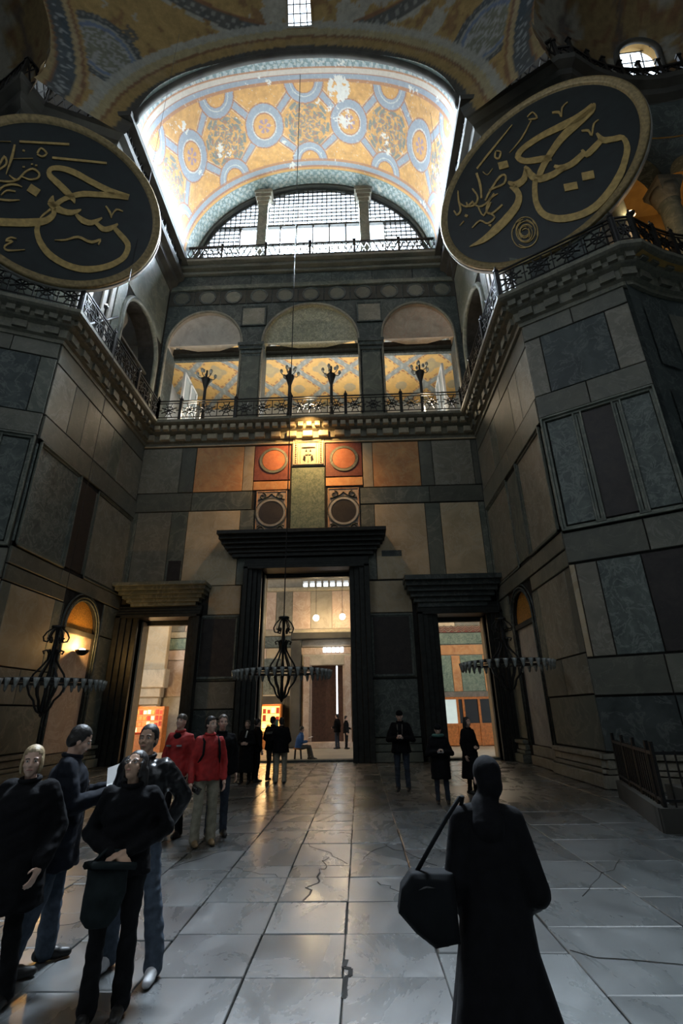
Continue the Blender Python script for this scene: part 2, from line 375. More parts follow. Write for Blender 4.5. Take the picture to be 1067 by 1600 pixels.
# ================================================================== WEST WALL
DOORC=(-4.08,-.28); DOORL=(-9.25,-7.1); DOORR=(3.35,5.35)
ww=struct(FW.wall('wall_west',M_joint,rect(-13,8.5,-.05,14.7),[rect(*DOORC,-.02,7.75),rect(*DOORL,-.02,5.75),rect(*DOORR,-.02,5.65)],.9),'marble clad end wall with three tall doorways')
# row of bands and panels
FW.row(ww,13.86,14.0,[-10.2,6.0],[M_tan],d=.10)
FW.row(ww,11.42,13.82,[-10.2,-8.27,-7.56,-5.24,-4.73],[M_tang,M_olive,M_orange,M_tan])
FW.row(ww,11.44,13.82,[.47,.95,3.17,3.79,5.67,6.0],[M_tan,M_orange,M_olive,M_tang,M_olive])
FW.row(ww,10.47,11.40,[-10.2,-7.56,-4.73],[M_olive,M_grey])
FW.row(ww,10.60,11.42,[.30,3.5,6.0],[M_grey,M_olive])
FW.row(ww,6.93,10.45,[-10.2,-10.0,-8.41,-7.65,-5.23,-4.58],[M_grey,M_tang,M_grey,M_tan,M_grey])
FW.row(ww,7.03,10.56,[.30,.93,3.23,3.91,5.67,6.0],[M_grey,M_tan,M_grey,M_tan,M_grey])
FW.slab('marble_panel',M_black,ww,-8.30,-7.7,6.95,8.1,.05,.07)
FW.slab('marble_panel',M_dark,ww,1.15,2.05,8.05,8.35,.05,.06)
# centre: porphyry squares with discs, relief, verde antico, opus sectile panels
def ring(fr,u,z,r0,r1,d0,d1,n=40):
    mb=MB()
    for i in range(n):
        a=2*PI*i/n
        for r,d in ((r0,d0),(r0,d1),(r1,d1),(r1,d0)): mb.v.append(tuple(fr.P(u+r*math.cos(a),z+r*math.sin(a),d)))
    for i in range(n):
        j=(i+1)%n
        for k in range(4): mb.f.append((i*4+k,j*4+k,j*4+(k+1)%4,i*4+(k+1)%4))
    return mb
def disc(fr,u,z,r,d0,d1,n=40,ry=None):
    mb=MB(); ry=ry or r
    for d in (d0,d1): mb.v+=[tuple(fr.P(u+r*math.cos(2*PI*i/n),z+ry*math.sin(2*PI*i/n),d)) for i in range(n)]
    mb.f=[tuple(range(n,2*n))]+[(i,(i+1)%n,n+(i+1)%n,n+i) for i in range(n)]
    return mb
for (u0,u1,z0,z1,cu,cz) in ((-4.72,-2.97,11.93,13.80,-3.78,12.98),(-1.30,.45,12.03,13.84,-.42,12.98)):
    sq=FW.slab('porphyry_square',M_red,ww,u0,u1,z0,z1,0,.06)
    build(ring(FW,cu,cz,.56,.68,.06,.10),'stone_ring',M_grey,ww,fix=True); build(disc(FW,cu,cz,.54,.06,.09),'stone_disc',M_redd,ww,fix=True)
FW.slab('marble_panel',M_orange,ww,-4.72,-2.97,11.44,11.90); FW.slab('marble_panel',M_orange,ww,-1.30,.45,11.55,12.0)
FW.slab('marble_panel',M_green,ww,-2.92,-1.33,9.05,12.58)
rel=FW.slab('relief_panel',M_pale,ww,-2.92,-1.33,12.62,14.36,0,.08); rel['label']='pale carved relief panel with a canopy and cross'
FW.frame('relief_frame',M_pale,ww,-2.86,-1.39,12.68,14.30,.07,.14)
rm=MB()
for s in (-1,1):
    for i in range(12): FW.box(rm,-2.125+s*.60-.03,-2.125+s*.60+.03,12.80+i*.12,12.86+i*.12,.08,.13)
    for dd in (.50,.38): FW.box(rm,-2.125+s*dd-.012,-2.125+s*dd+.012,12.8,13.9,.08,.12)
for i in range(13): FW.box(rm,-2.69+i*.094-.02,-2.69+i*.094+.03,14.16,14.21,.08,.12)
FW.box(rm,-2.65,-1.60,13.92,13.95,.08,.14); FW.box(rm,-2.45,-1.80,13.62,13.65,.08,.14)
build(rm,'relief_beading',M_carvew,ww)
rm=MB()
for s in (-1,1):
    rm.add([FW.P(-2.125+s*.05,13.38,.085),FW.P(-2.125+s*.15,13.38,.085),FW.P(-2.125+s*.10,13.56,.12)],[(0,1,2)])
    rm.add([FW.P(-2.125+s*.14,12.85,.09),FW.P(-2.125+s*.26,12.95,.09),FW.P(-2.125+s*.20,13.2,.13),FW.P(-2.125+s*.12,13.1,.1)],[(0,1,2,3)])
    rm.add([FW.P(-2.125+s*.03,13.98,.085),FW.P(-2.125+s*.14,13.98,.085),FW.P(-2.125+s*.10,14.14,.12)],[(0,1,2)])
build(rm,'relief_carving',M_joint,ww)
FW.box(q:=MB(),-2.145,-2.105,12.85,13.5,.08,.13); FW.box(q,-2.27,-1.98,13.22,13.26,.08,.13); build(q,'relief_cross',M_carvew,ww)
def scroll(cu,cz,r,turns,s=1,ph=0,w=.035,fr=FW,d=.09):
    pts=[]
    for i in range(22):
        t=i/21; a=ph+s*turns*2*PI*t; rr=r*(1-.75*t); pts.append(fr.P(cu+rr*math.cos(a),cz+rr*math.sin(a),d))
    return MB().tube(pts,w,4)
for (u0,u1,z0,z1) in ((-4.55,-3.07,9.1,11.40),(-1.22,.28,9.1,11.46)):
    c=(u0+u1)/2; FW.slab('inlaid_panel',M_pink,ww,u0,u1,z0,z1,0,.05)
    FW.frame('inlay_border',M_orange,ww,u0+.05,u1-.05,z0+.05,z1-.05,.05,.08)
    build(ring(FW,c,10.27,.58,.68,.05,.10),'stone_ring',M_white,ww,fix=True); build(disc(FW,c,10.27,.56,.05,.08),'stone_disc',M_black,ww,fix=True)
    build(ring(FW,c,10.27,.71,.75,.05,.08),'stone_ring',M_dark,ww,fix=True)
    sc=MB()
    for s in (-1,1):
        for (a,b,r,ph,t) in ((.42,.83,.19,PI/2,1.1),(.42,-.80,.19,-PI/2,1.1),(.38,.5,.0,0,0)):
            if r: x=scroll(c+s*a,10.27+b,r,s*t,1,ph,.03); sc.add(x.v,x.f)
        sc.tube([FW.P(c+s*.62,9.62,.07),FW.P(c+s*.5,9.66,.07),FW.P(c+s*.2,9.42,.07),FW.P(c,9.25,.07)],.03,4)
        sc.tube([FW.P(c+s*.62,10.92,.07),FW.P(c+s*.45,10.95,.07),FW.P(c+s*.15,11.08,.07),FW.P(c,11.22,.07)],.03,4)
    build(sc,'inlay_scroll',M_dark,ww)
# rows beside the doors
FW.row(ww,5.66,6.92,[-6.35,-4.95],[M_tan]); FW.row(ww,5.60,6.98,[.50,2.35],[M_tan])
FW.row(ww,3.0,5.66,[-6.72,-4.95],[M_grey],d=.04); FW.row(ww,3.0,5.60,[.48,2.35],[M_grey],d=.04)
for u0,u1,z0,z1 in ((-6.62,-5.02,3.08,5.58),(.58,2.26,3.06,5.52)):
    FW.slab('dark_panel',M_black,ww,u0,u1,z0,z1,.04,.05); FW.frame('panel_frame',M_blue,ww,u0,u1,z0,z1,.09,.10)
FW.row(ww,1.95,2.98,[-6.72,-4.95],[M_tang]); FW.row(ww,.85,1.93,[-6.72,-4.95],[M_dark]); FW.row(ww,.85,2.96,[.48,2.35],[M_blue])
for u0,u1 in ((-6.72,-4.95),(.48,2.35)):
    for z0,z1,d in ((0,.35,.30),(.35,.62,.18),(.62,.83,.12)): FW.slab('plinth_course',M_grey,ww,u0,u1,z0,z1,0,d)
# ---- bronze door surrounds
def surround(no,u0,u1,top,jw,cor,label,hm=None):
    g=struct(empty('door_%d'%no,FW.P((u0+u1)/2,0,0)),label)
    inv=Matrix.Translation(-g.location)
    def pt(name,mat,f):
        mb=MB(); f(mb); mb.v=[tuple(inv@Vector(p)) for p in mb.v]; return build(mb,name,mat,g,fix=True)
    for s,(a,b) in enumerate(((u0-jw[0],u0),(u1,u1+jw[1]))):
        def f(mb):
            n=4
            for k in range(n):
                x0=a+(b-a)*k/n; x1=a+(b-a)*(k+1)/n; kk=(k if s==0 else n-1-k)
                FW.box(mb,x0,x1,0,top+.1,-.9,.42-.09*kk,.01)
        pt('jamb',M_bronze,f)
    def f(mb):
        for k in range(4): FW.box(mb,u0-jw[0],u1+jw[1],top+(.13*(3-k)) ,top+.13*(4-k),-.9,.18+.08*k if k<3 else .42,.01)
    pt('lintel',M_bronze,f)
    c0,c1,z0,z1=cor
    def f(mb):
        n=6
        for k in range(n):
            t=k/(n-1); e=.55*(1-t)**1.5
            FW.box(mb,c0+e,c1-e,z0+(z1-z0)*k/n,z0+(z1-z0)*(k+1)/n,-.0,.30+.75*t**1.3,.01)
    pt('hood',hm or M_bronze,f)
    # soffit of the opening and inner reveals
    def f(mb): FW.box(mb,u0,u1,top+.12,top+.2,-.9,-.1)
    pt('soffit',M_ochre,f)
    def f(mb): FW.box(mb,u0,u1,top-.16,top+.1,-.9,-.7)
    pt('inner_beam',M_bronze,f)
    def f(mb): FW.box(mb,u0-.05,u1+.05,-.02,.07,-.9,-.35)
    pt('threshold',M_dark,f)
    return g,pt
dg,pt=surround(1,*DOORC,7.55,(.75,.85),(-5.95,1.35,8.12,9.12),'tall central doorway in a dark bronze frame under a projecting hood')
pt('pale_reveal',M_pale,lambda mb:FW.box(mb,-4.08,-4.03,.08,7.5,-.88,-.45)); pt('brass_edge',M_gold,lambda mb:FW.box(mb,-4.08,-4.02,.08,7.4,-1.0,-.88)); pt('door_leaf',M_bronze,lambda mb:FW.box(mb,-.25,.9,.08,7.3,-1.5,-1.4)); pt('door_leaf',M_bronze,lambda mb:FW.box(mb,-5.6,-4.15,.08,7.3,-1.5,-1.4))
dg,pt=surround(2,*DOORL,5.55,(.85,.55),(-10.15,-6.25,6.05,6.92),'left side doorway with an open leaf and bronze frame',M_grey)
pt('pale_reveal',M_pale,lambda mb:FW.box(mb,-9.25,-9.18,.08,5.5,-.84,-.30)); pt('brass_edge',M_gold,lambda mb:FW.box(mb,-9.25,-9.18,.08,5.4,-.92,-.84))
dg,pt=surround(3,*DOORR,5.45,(.85,.62),(2.0,5.97,5.75,6.95),'right side doorway with bronze frame and stepped hood',M_dark)
pt('door_leaf',M_bronze,lambda mb:FW.box(mb,5.40,6.9,.08,5.3,-1.3,-1.2)); pt('pale_reveal',M_tan,lambda mb:FW.box(mb,5.29,5.35,.08,5.4,-.84,-.40)); pt('brass_edge',M_gold,lambda mb:FW.box(mb,5.30,5.35,.08,5.3,-.92,-.84))

# ================================================================== SIDE WALLS OF THE RECESS
NU=(16.85,18.95)
for fr,nm,nsg in ((FR,'wall_right',1),(FL,'wall_left',-1)):
    w=struct(fr.wall(nm,M_joint,rect(13.35,20.9,-.05,25.4),[archp(*NU,0.02,4.72),archp(16.6,20.0,14.75,18.6)],.8),'tall marble clad side wall of the entrance bay')
    # panel rows
    def rw(z0,z1,us,ms,d=.05): fr.row(w,z0,z1,us,ms,d=d)
    rw(13.15,13.95,[13.35,16.5,20.5],[M_olive,M_olive])
    rw(11.05,13.12,[13.35,14.6,15.5,17.6,18.4,20.5],[M_tang,M_tang,M_olive,M_grey,M_tang] if nsg>0 else [M_tang,M_olive,M_tang,M_grey,M_tang])
    rw(10.12,11.0,[13.35,16.6,20.5],[M_olive,M_olive],d=.09)
    rw(6.62,9.95,[13.35,15.9,16.1,17.2,17.4,20.4],[M_blue,M_olive,M_black,M_olive,M_tang] if nsg<0 else [M_tang,M_olive,M_grey,M_olive,M_tang])
    fr.frame('panel_frame',M_grey,w,13.42,15.95,6.5,10.08,.14,.16)
    fr.frame('panel_frame',M_grey,w,17.3,20.4,6.5,10.08,.10,.10)
    rw(5.95,6.48,[13.35,16.0,20.5],[M_olive,M_olive],d=.08)
    rw(5.45,5.93,[13.35,16.5],[M_olive]); 
    rw(3.12,5.42,[13.35,13.75,16.0,16.55],[M_grey,M_tan if nsg<0 else M_tang,M_grey] if nsg<0 else [M_olive,M_tang,M_grey])
    rw(2.1,3.1,[13.35,15.0,16.55],[M_tang,M_olive],d=.07)
    rw(.78,2.08,[13.35,16.55],[M_grey])
    rw(4.7,5.93,[19.25,20.5],[M_grey]); rw(.78,4.68,[19.25,20.5],[M_grey])
    for z0,z1,d in ((0,.3,.30),(.3,.42,.2),(.42,.62,.16),(.62,.76,.24)):
        fr.slab('plinth_course',M_tang,w,13.1,16.5,z0,z1,0,d); fr.slab('plinth_course',M_grey,w,19.3,20.5,z0,z1,0,d)
    # recess: streaked marble, bar and mosaic lunette
    nb=MB(); fr.box(nb,NU[0]-.15,NU[1]+.15,0,6.1,-.62,-.55); build(nb,'recess_back',M_joint,w)
    fr.slab('recess_panel',M_white if nsg>0 else M_pink,w,*NU,.62,4.62,-.55,-.06)
    fr.slab('plinth_course',M_tang,w,*NU,.0,.30,-.3,.12); fr.slab('plinth_course',M_tang,w,*NU,.30,.62,-.3,.03)
    fr.slab('recess_bar',M_darkstone,w,*NU,4.50,4.70,-.5,.02)
    lm=MB(); P=archp(NU[0]+.03,NU[1]-.03,4.7,4.74,None,20); lm.v=[tuple(fr.P(u,z,-.09)) for u,z in P]; lm.f=[tuple(range(len(P)))]
    build(lm,'mosaic_lunette',plain('mosaic_gold',(.55,.27,.05),.5,.2,.5,30,.3),w)
    am=MB()
    for k,(rr,dd) in enumerate(((1.06,.10),(1.16,.16),(1.27,.07))):
        P=[fr.P((NU[0]+NU[1])/2+rr*math.cos(PI*i/24),4.72+rr*math.sin(PI*i/24),dd*.5) for i in range(25)]; am.tube([fr.P((NU[0]+NU[1])/2+rr,.6,dd*.5)]+P+[fr.P((NU[0]+NU[1])/2-rr,.6,dd*.5)],.035,5)
    build(am,'arch_moulding',M_dark,w,True)
    # gallery passage seen through the side arch
    gp=MB(); fr.box(gp,14.5,20.9,14.7,24.5,-3.0,-2.9); build(gp,'passage_plaster',M_plaster,w)
    gp=MB(); fr.box(gp,16.0,20.8,18.2,20.6,-2.9,-2.85); build(gp,'passage_lunette',M_dark,w)
    gp=MB(); fr.box(gp,14.0,21,14.5,14.7,-3,-.8); fr.box(gp,14,21,20.6,20.8,-3,-.8); fr.box(gp,20.9,21,14.7,20.6,-3,-.8); fr.box(gp,13.9,14,14.7,20.6,-3,-.8); build(gp,'passage_shell',M_plaster,w)
    gp=MB(); gp.bar(fr.P(16.5,17.9,-.3),fr.P(20.1,17.9,-.3),.12); build(gp,'tie_beam',M_darkstone,w)
    # pale stone pilaster strips and upper facing
    for a in (13.5,14.0,14.9,15.4): fr.slab('pilaster_strip',M_white,w,a,a+.28,14.8,25.2,0,.07)
    fr.slab('upper_facing',M_grey,w,16.5,20.5,20.3,25.2,0,.05)
    fr.slab('marble_panel',M_grey,w,15.8,16.5,14.8,25.2,0,.04)
    P=[fr.P(18.3+1.85*math.cos(PI*i/20),18.6+1.85*math.sin(PI*i/20),.05) for i in range(21)]
    build(MB().tube([fr.P(20.15,14.8,.05)]+P+[fr.P(16.45,14.8,.05)],.14,6),'arch_moulding',M_grey,w,True)
point('lamp_left_recess',(-9.90,17.9,4.14),85,(1,.55,.16),.06)

# ================================================================== PIER FACES
def pier(fr,L,nm,mir):
    w=struct(fr.wall(nm,M_joint,rect(0,L,-.05,25.4),[],1.2),'dark marble clad pier face')
    fr.row(w,13.3,13.95,[0,L/2,L],[M_olive,M_olive])
    fr.row(w,11.05,13.27,[0,.50,2.45,L],[M_tang,M_dark,M_tang] if mir>0 else [M_grey,M_dark,M_dark])
    fr.row(w,10.22,11.02,[0,1.5,L],[M_olive,M_olive],d=.09)
    fr.frame('panel_frame',M_grey,w,.02,L-.02,6.42,10.18,.13,.17)
    fr.row(w,6.6,10.02,[.18,.95],[M_blue]); fr.row(w,6.6,10.02,[1.15,2.0],[M_black]); fr.row(w,6.6,10.02,[2.2,L-.15],[M_blue])
    for a in (.92,1.98): fr.frame('panel_frame',M_grey,w,a,a+.26,6.5,10.08,.12,.12)
    fr.row(w,5.5,6.38,[0,2.0,L],[M_olive,M_olive],d=.08)
    fr.row(w,2.98,5.46,[0,.16,.70,1.75,L],[M_tan,M_tang,M_blue,M_black])
    fr.row(w,2.05,2.95,[0,1.7,L],[M_olive,M_olive],d=.07)
    fr.row(w,.78,2.02,[0,L*.55,L],[M_dark,M_dark])
    for z0,z1,d in ((0,.3,.30),(.3,.42,.2),(.42,.62,.16),(.62,.76,.24)): fr.slab('plinth_course',M_tang,w,-.15,L,z0,z1,0,d)
    for k in range(5):
        a=.05+k*(L-.1)/5; fr.slab('marble_panel',(M_grey,M_dark)[k%2],w,a,a+(L-.1)/5,14.8,24.4,0,.05)
    return w
pier(FPR,LPR,'wall_right_pier',1); pier(FPL,LPL,'wall_left_pier',-1)

# ================================================================== EXEDRAS (curved side bays)
KR=Vector((12.2,5.6,26)); KL=Vector((2*CX-12.2,5.6,26)); KRad=6.95
def cyl_wall(K,a0,a1,z0,z1,r,n=36,holes=[]):
    mb=MB(); b=0
    zs=[z0,z1]
    for i in range(n):
        x0=a0+(a1-a0)*i/n; x1=a0+(a1-a0)*(i+1)/n
        P=[(K.x+r*math.cos(a),K.y+r*math.sin(a),z) for z in (z0,z1) for a in (x0,x1)]
        mb.add(P,[(0,1,3,2)])
    return mb
R_=math.radians
for K,nm,sg in ((KR,'wall_right_exedra',1),(KL,'wall_left_exedra',-1)):
    A=lambda d: R_(d) if sg>0 else PI-R_(d)
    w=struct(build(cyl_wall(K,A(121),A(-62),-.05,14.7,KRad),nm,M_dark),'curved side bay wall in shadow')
    for i in range(9):
        a0,a1=120-3-i*9,120-10-i*9; m=[M_dark,M_olive,M_black][i%3]
        for z0,z1 in ((.8,5.3),(6.5,10.1),(11,13.2)):
            build(cyl_wall(K,A(a0),A(a1),z0,z1,KRad-.06,3),'marble_panel',m,w)
    # gallery storey: back wall of the passage and painted vault
    build(cyl_wall(K,A(121),A(-62),14.7,25.4,KRad+3.2),'passage_wall',M_ochre,w)
    mb=MB(); 
    for i in range(36):
        x0=A(121-183*i/36); x1=A(121-183*(i+1)/36)
        for z,r0,r1 in ((14.65,KRad-.7,KRad+3.2),(22.2,KRad-.2,KRad+3.2)):
            mb.add([(K.x+r*math.cos(a),K.y+r*math.sin(a),z) for r in (r0,r1) for a in (x0,x1)],[(0,1,3,2)])
    build(mb,'passage_floor_and_vault',M_ochre,w)
    # arcade wall over the columns: arches cut from a curved strip
    colA=[112,92,72,50,28]
    mb=MB(); n=120
    for i in range(n):
        d0=121-100*i/n; d1=121-100*(i+1)/n
        def zb(d):
            for j in range(len(colA)-1):
                if colA[j]>=d>=colA[j+1]:
                    c=(colA[j]+colA[j+1])/2; h=(colA[j]-colA[j+1])/2-1.2; t=(d-c)/h
                    return 19.9+1.3*math.sqrt(max(0,1-t*t)) if abs(t)<1 else 19.9
            return 19.9
        for r in (KRad-.15,KRad+.55):
            P=[(K.x+r*math.cos(A(d)),K.y+r*math.sin(A(d)),z) for d,zz in ((d0,zb(d0)),(d1,zb(d1))) for z in (zz,25.4)]
            mb.add(P,[(0,2,3,1)])
        P=[(K.x+r*math.cos(A(d)),K.y+r*math.sin(A(d)),zb(d)) for d in (d0,d1) for r in (KRad-.15,KRad+.55)]; mb.add(P,[(0,1,3,2)])
    build(mb,'arcade_wall',M_dark,w)
    build(cyl_wall(K,A(21),A(-62),14.7,25.4,KRad),'arcade_wall',M_dark,w)
    for d in colA:
        c=Vector((K.x+(KRad+.2)*math.cos(A(d)),K.y+(KRad+.2)*math.sin(A(d)),0))
        col=build(MB().lathe([(.50,14.7),(.50,14.9),(.42,15.0),(.46,15.1),(.37,15.2),(.36,17),(.33,18.85),(.38,18.9),(.35,18.98)],20,Matrix.Translation(c)),'column_shaft',M_white if False else M_grey,w,True)
        build(MB().lathe([(.34,18.98),(.40,19.2),(.55,19.55),(.66,19.75),(.66,19.95)],4,Matrix.Translation(c)@Matrix.Rotation(A(d)+PI/4,4,'Z')),'column_capital',M_tang,w)
        build(MB().lathe([(.36,18.95),(.42,19.15),(.47,19.4),(.5,19.6)],16,Matrix.Translation(c)),'column_capital',M_tang,w,True)
for nm_,E2_,K_,sg_ in (('wall_right_pier_return',E2R,KR,1),('wall_left_pier_return',E2L,KL,-1)):
    d_=R_(118); q_=Vector((K_.x+sg_*(KRad+.05)*math.cos(d_),K_.y+(KRad+.05)*math.sin(d_),0)); e_=Vector((E2_.x,E2_.y,0)); n_=(e_-Vector((CX,0,0))).normalized()*.03
    struct(build(MB().add([(e_.x,e_.y,-.05),(q_.x,q_.y,-.05),(q_.x,q_.y,27.5),(e_.x,e_.y,27.5)],[(0,1,2,3)]),nm_,M_dark),'narrow return of the pier into the side bay')
point('lamp_right_gallery',(9.95,11.75,17.2),22,(1,.62,.3),.08)
point('exedra_gallery_lamp_south',(13.5,14.1,19.0),45,(1,.70,.36),.2)

# ================================================================== GALLERY ARCADE, LEDGE AND LUNETTE
FA=Fr((0,20.75),(1,0),(0,-1))
ARCH=[(-9.95,-5.85,20.35),(-4.72,.50,20.35),(1.75,5.65,20.45)]
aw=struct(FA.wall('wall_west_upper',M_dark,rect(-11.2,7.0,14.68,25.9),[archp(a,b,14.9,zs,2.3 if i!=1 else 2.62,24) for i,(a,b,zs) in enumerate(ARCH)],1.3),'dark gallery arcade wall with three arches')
for i,(a,b,zs) in enumerate(ARCH):
    rise=2.3 if i!=1 else 2.62; c=(a+b)/2; r=(b-a)/2
    mb=MB(); n=24
    for k in range(n):  # lining of the arch soffit, a painted shell proud of the wall edge
        t0,t1=PI*k/n,PI*(k+1)/n
        P=[FA.P(c+(r-.02)*math.cos(t),zs+(rise-.02)*math.sin(t),d) for t in (t0,t1) for d in (.03,-.95)]; mb.add(P,[(0,1,3,2)])
    build(mb,'arch_soffit',[marble('soffit_rose',(.36,.31,.26),(.56,.50,.43),(.5,.46,.4),1.2),marble('soffit_trellis',(.32,.31,.20),(.56,.52,.36),(.08,.09,.10),6,1,.12),marble('soffit_warm',(.38,.28,.20),(.56,.45,.34),(.5,.3,.2),2)][i],aw)
    P=[FA.P(c+r*math.cos(PI*k/n),zs+rise*math.sin(PI*k/n),.04) for k in range(n+1)]
    build(MB().tube([FA.P(b,14.9,.04)]+P+[FA.P(a,14.9,.04)],.07,6),'arch_moulding',M_tang,aw,True)
    mb=MB(); FA.box(mb,a,b,20.45,20.8,-1.2,-.8); build(mb,'tie_beam',M_bronze,aw)
    mb=MB(); FA.box(mb,a,b,20.3,20.46,-1.35,-1.15); build(mb,'beam_facing',M_blue,aw)
    mb=MB(); P=[FA.P(c+r*math.cos(PI*k/n),max(20.5,zs+rise*math.sin(PI*k/n)),-.22) for k in range(n+1)]; mb.v=[tuple(q) for q in P]+[tuple(FA.P(c,20.62,-1.05))]; mb.f=[(k,k+1,n+1) for k in range(n)]+[(n,0,n+1)]
    build(mb,'tympanum',[marble('soffit_rose',(.36,.31,.26),(.56,.50,.43),(.5,.46,.4),1.2),marble('soffit_trellis',(.32,.31,.20),(.56,.52,.36),(.08,.09,.10),6,1,.12),marble('soffit_warm',(.38,.28,.20),(.56,.45,.34),(.5,.3,.2),2)][i],aw)
# square piers with capitals between the arches
for u in (-5.28,1.13):
    FA.slab('pier_facing',M_grey,aw,u-.5,u+.5,14.9,19.4,0,.10)
    mb=MB()
    for k,(e,z) in enumerate(((.50,19.4),(.56,19.55),(.62,19.8),(.70,20.0))): FA.box(mb,u-e,u+e,z,z+.2,-.1,.08+.07*k,.01)
    build(mb,'pier_capital',M_dark,aw,fix=True)
    FA.slab('spandrel_square',M_tang,aw,u-.62,u+.62,21.6,22.8,0,.06); FA.frame('panel_frame',M_dark,aw,u-.7,u+.7,21.5,22.9,.1,.1)
for i in range(11):
    u=-9.45+i*1.47
    FA.slab('roundel_tile',M_darkstone,aw,u-.72,u+.72,23.15,24.15,0,.05)
    build(ring(FA,u,23.65,.40,.50,.05,.10,28),'roundel_ring',M_dark,aw,fix=True)
    build(disc(FA,u,23.65,.40,.05,.08,28),'roundel',M_olive,aw,fix=True)
FA.row(aw,24.2,24.5,[-10.2,6.0],[M_grey],d=.16)
FA.row(aw,24.55,25.3,[-10.2+i*2.314 for i in range(8)],[M_dark]*7,d=.06)
for z0,z1,d in ((25.3,25.5,.25),(25.5,25.75,.5),(25.75,25.95,.75)): FA.slab('ledge_course',M_olive,aw,-10.2,6.0,z0,z1,0,d)
# gallery interior
gi=struct(build(MB().box(-13,9,22.2,31.6,14.4,14.7),'floor_gallery',M_grey),'gallery floor behind the arcade')
gb=struct(Fr((0,31.3),(1,0),(0,-1)).wall('wall_gallery_back',M_plaster,rect(-13.5,9.5,14.7,27),[archp(c-.9,c+.9,16.2,19.6) for c in (-10.3,-6.2,-2.1,2.0,6.1)],.4),'white plaster back wall of the gallery with windows')
for x,nm in ((-13,'wall_gallery_left'),(9,'wall_gallery_right')): struct(build(MB().box(x-.1,x+.1,22.2,31.6,14.7,27),nm,M_plaster),'gallery end wall')
for s,x in ((-1,-9.3),(1,5.1)):  # white framed glazed screens beside the outer arches
    g=struct(empty('window_%d'%(3+s),(x,23.1,14.7)),'white framed glazed screen in the gallery')
    mb=MB(); 
    for y in (-1.0,0,1.0): mb.box(-.06,.06,y-.09,y+.09,0,4.9)
    for z in (0,2.3,4.8): mb.box(-.06,.06,-1.0,1.0,z,z+.14)
    build(mb,'window_frame',M_white_frame,g); build(MB().box(-.01,.01,-1,1,.1,4.8),'pane',plain('pale_glazing',(.35,.42,.45),.2,0,.1,1),g)
# ================================================================== PAINTED SURFACES
from mathutils import noise as mn
def fbm(P,s,o=4,off=0):
    return np.array([mn.fractal(Vector((p[0]*s+off,p[1]*s+off*.7,p[2]*s)),.9,2.1,o) for p in P.reshape(-1,3)]).reshape(P.shape[:-1])
def surf(name,P,col,mat,parent=None,mask=None,flip=False):
    m,n,_=P.shape; idx=np.arange(m*n).reshape(m,n)
    q=np.stack([idx[:-1,:-1],idx[:-1,1:],idx[1:,1:],idx[1:,:-1]],-1).reshape(-1,4)
    if mask is not None: q=q[mask.reshape(-1)]
    if flip: q=q[:,::-1]
    used=np.unique(q); mp=-np.ones(m*n,int); mp[used]=np.arange(len(used)); q=mp[q]
    me=bpy.data.meshes.new(name); V=P.reshape(-1,3)[used]
    me.vertices.add(len(V)); me.vertices.foreach_set('co',V.astype(np.float32).ravel())
    me.loops.add(len(q)*4); me.loops.foreach_set('vertex_index',q.astype(np.int32).ravel())
    me.polygons.add(len(q)); me.polygons.foreach_set('loop_start',np.arange(0,len(q)*4,4,dtype=np.int32)); me.polygons.foreach_set('loop_total',np.full(len(q),4,dtype=np.int32))
    me.polygons.foreach_set('use_smooth',np.ones(len(q),bool))
    me.update(calc_edges=True); me.validate()
    if col is not None:
        c=me.color_attributes.new('paint','FLOAT_COLOR','POINT'); cc=np.ones((len(V),4),np.float32); cc[:,:3]=np.clip(col.reshape(-1,3)[used],0,1); c.data.foreach_set('color',cc.ravel())
    me.materials.append(mat); return link(name,me,parent)
def mixc(c,mask,col,a=1.0):
    k=(mask.astype(float)*a)[...,None]; return c*(1-k)+np.array(col)*k
OCH=(.58,.315,.10); BLU=(.29,.325,.355); RED=(.36,.17,.10); PAL=(.55,.54,.48); TEAL=(.20,.27,.26); WHT=(.66,.64,.56)
RV=7.12; VZ=26.0
def yfront(th): return 12.95+1.2*np.cos(th)**2*np.sign(np.maximum(np.cos(th),0)) # th from the crown
# --- barrel vault over the entrance bay
nt_,ny=560,190
th=np.linspace(-PI/2,PI/2,nt_); vv=np.linspace(0,1,ny)
TH,VV=np.meshgrid(th,vv,indexing='ij'); yf=yfront(TH); Y=yf+(20.85-yf)*VV
P=np.stack([CX+RV*np.sin(TH),Y,VZ+RV*np.cos(TH)],-1)
a=TH/math.radians(39.6); s=a*4.92; v=14.15+(Y-yf)/(20.85-yf)*6.7
n1=fbm(P,.9); n2=fbm(P,3.2,4,9); n3=fbm(P,9,3,3); n4=fbm(P,1.4,4,31)
c=np.zeros(P.shape)+np.array(OCH); c*= (1+.22*n2[...,None])
sl=(s+2.46)%4.92-2.46     # distance to floral axis
sc=s%4.92-2.46            # distance to roundel axis
fv=17.35; dF=np.hypot(sl,v-fv); dC=np.hypot(sc,v-17.2)
pet=np.cos(8*np.arctan2(v-fv,sl)+np.sin(dF*9)*1.2)
c=mixc(c,(dF<1.28)&((pet*np.cos(dF*10)>.05)|(n3>.25)),(.10,.17,.18),.8)
c=mixc(c,(dF<1.05)&(pet*np.sin(dF*13)>.45),RED,.7)
def seg(ax,av,bx,bv):
    best=None
    for off in (-4.92,0,4.92):
      for sg in (1,-1):
        x=sl*1.0; px=x-off; vx,vy=(bx-ax)*sg,bv-av
        t=np.clip(((px-ax*sg)*vx+(v-av)*vy)/(vx*vx+vy*vy),0,1); d=np.hypot(px-ax*sg-vx*t,v-av-vy*t)
        best=d if best is None else np.minimum(best,d)
    return best
dS=np.minimum(seg(.75,15.75,1.75,16.75),seg(.7,18.75,1.75,17.85))
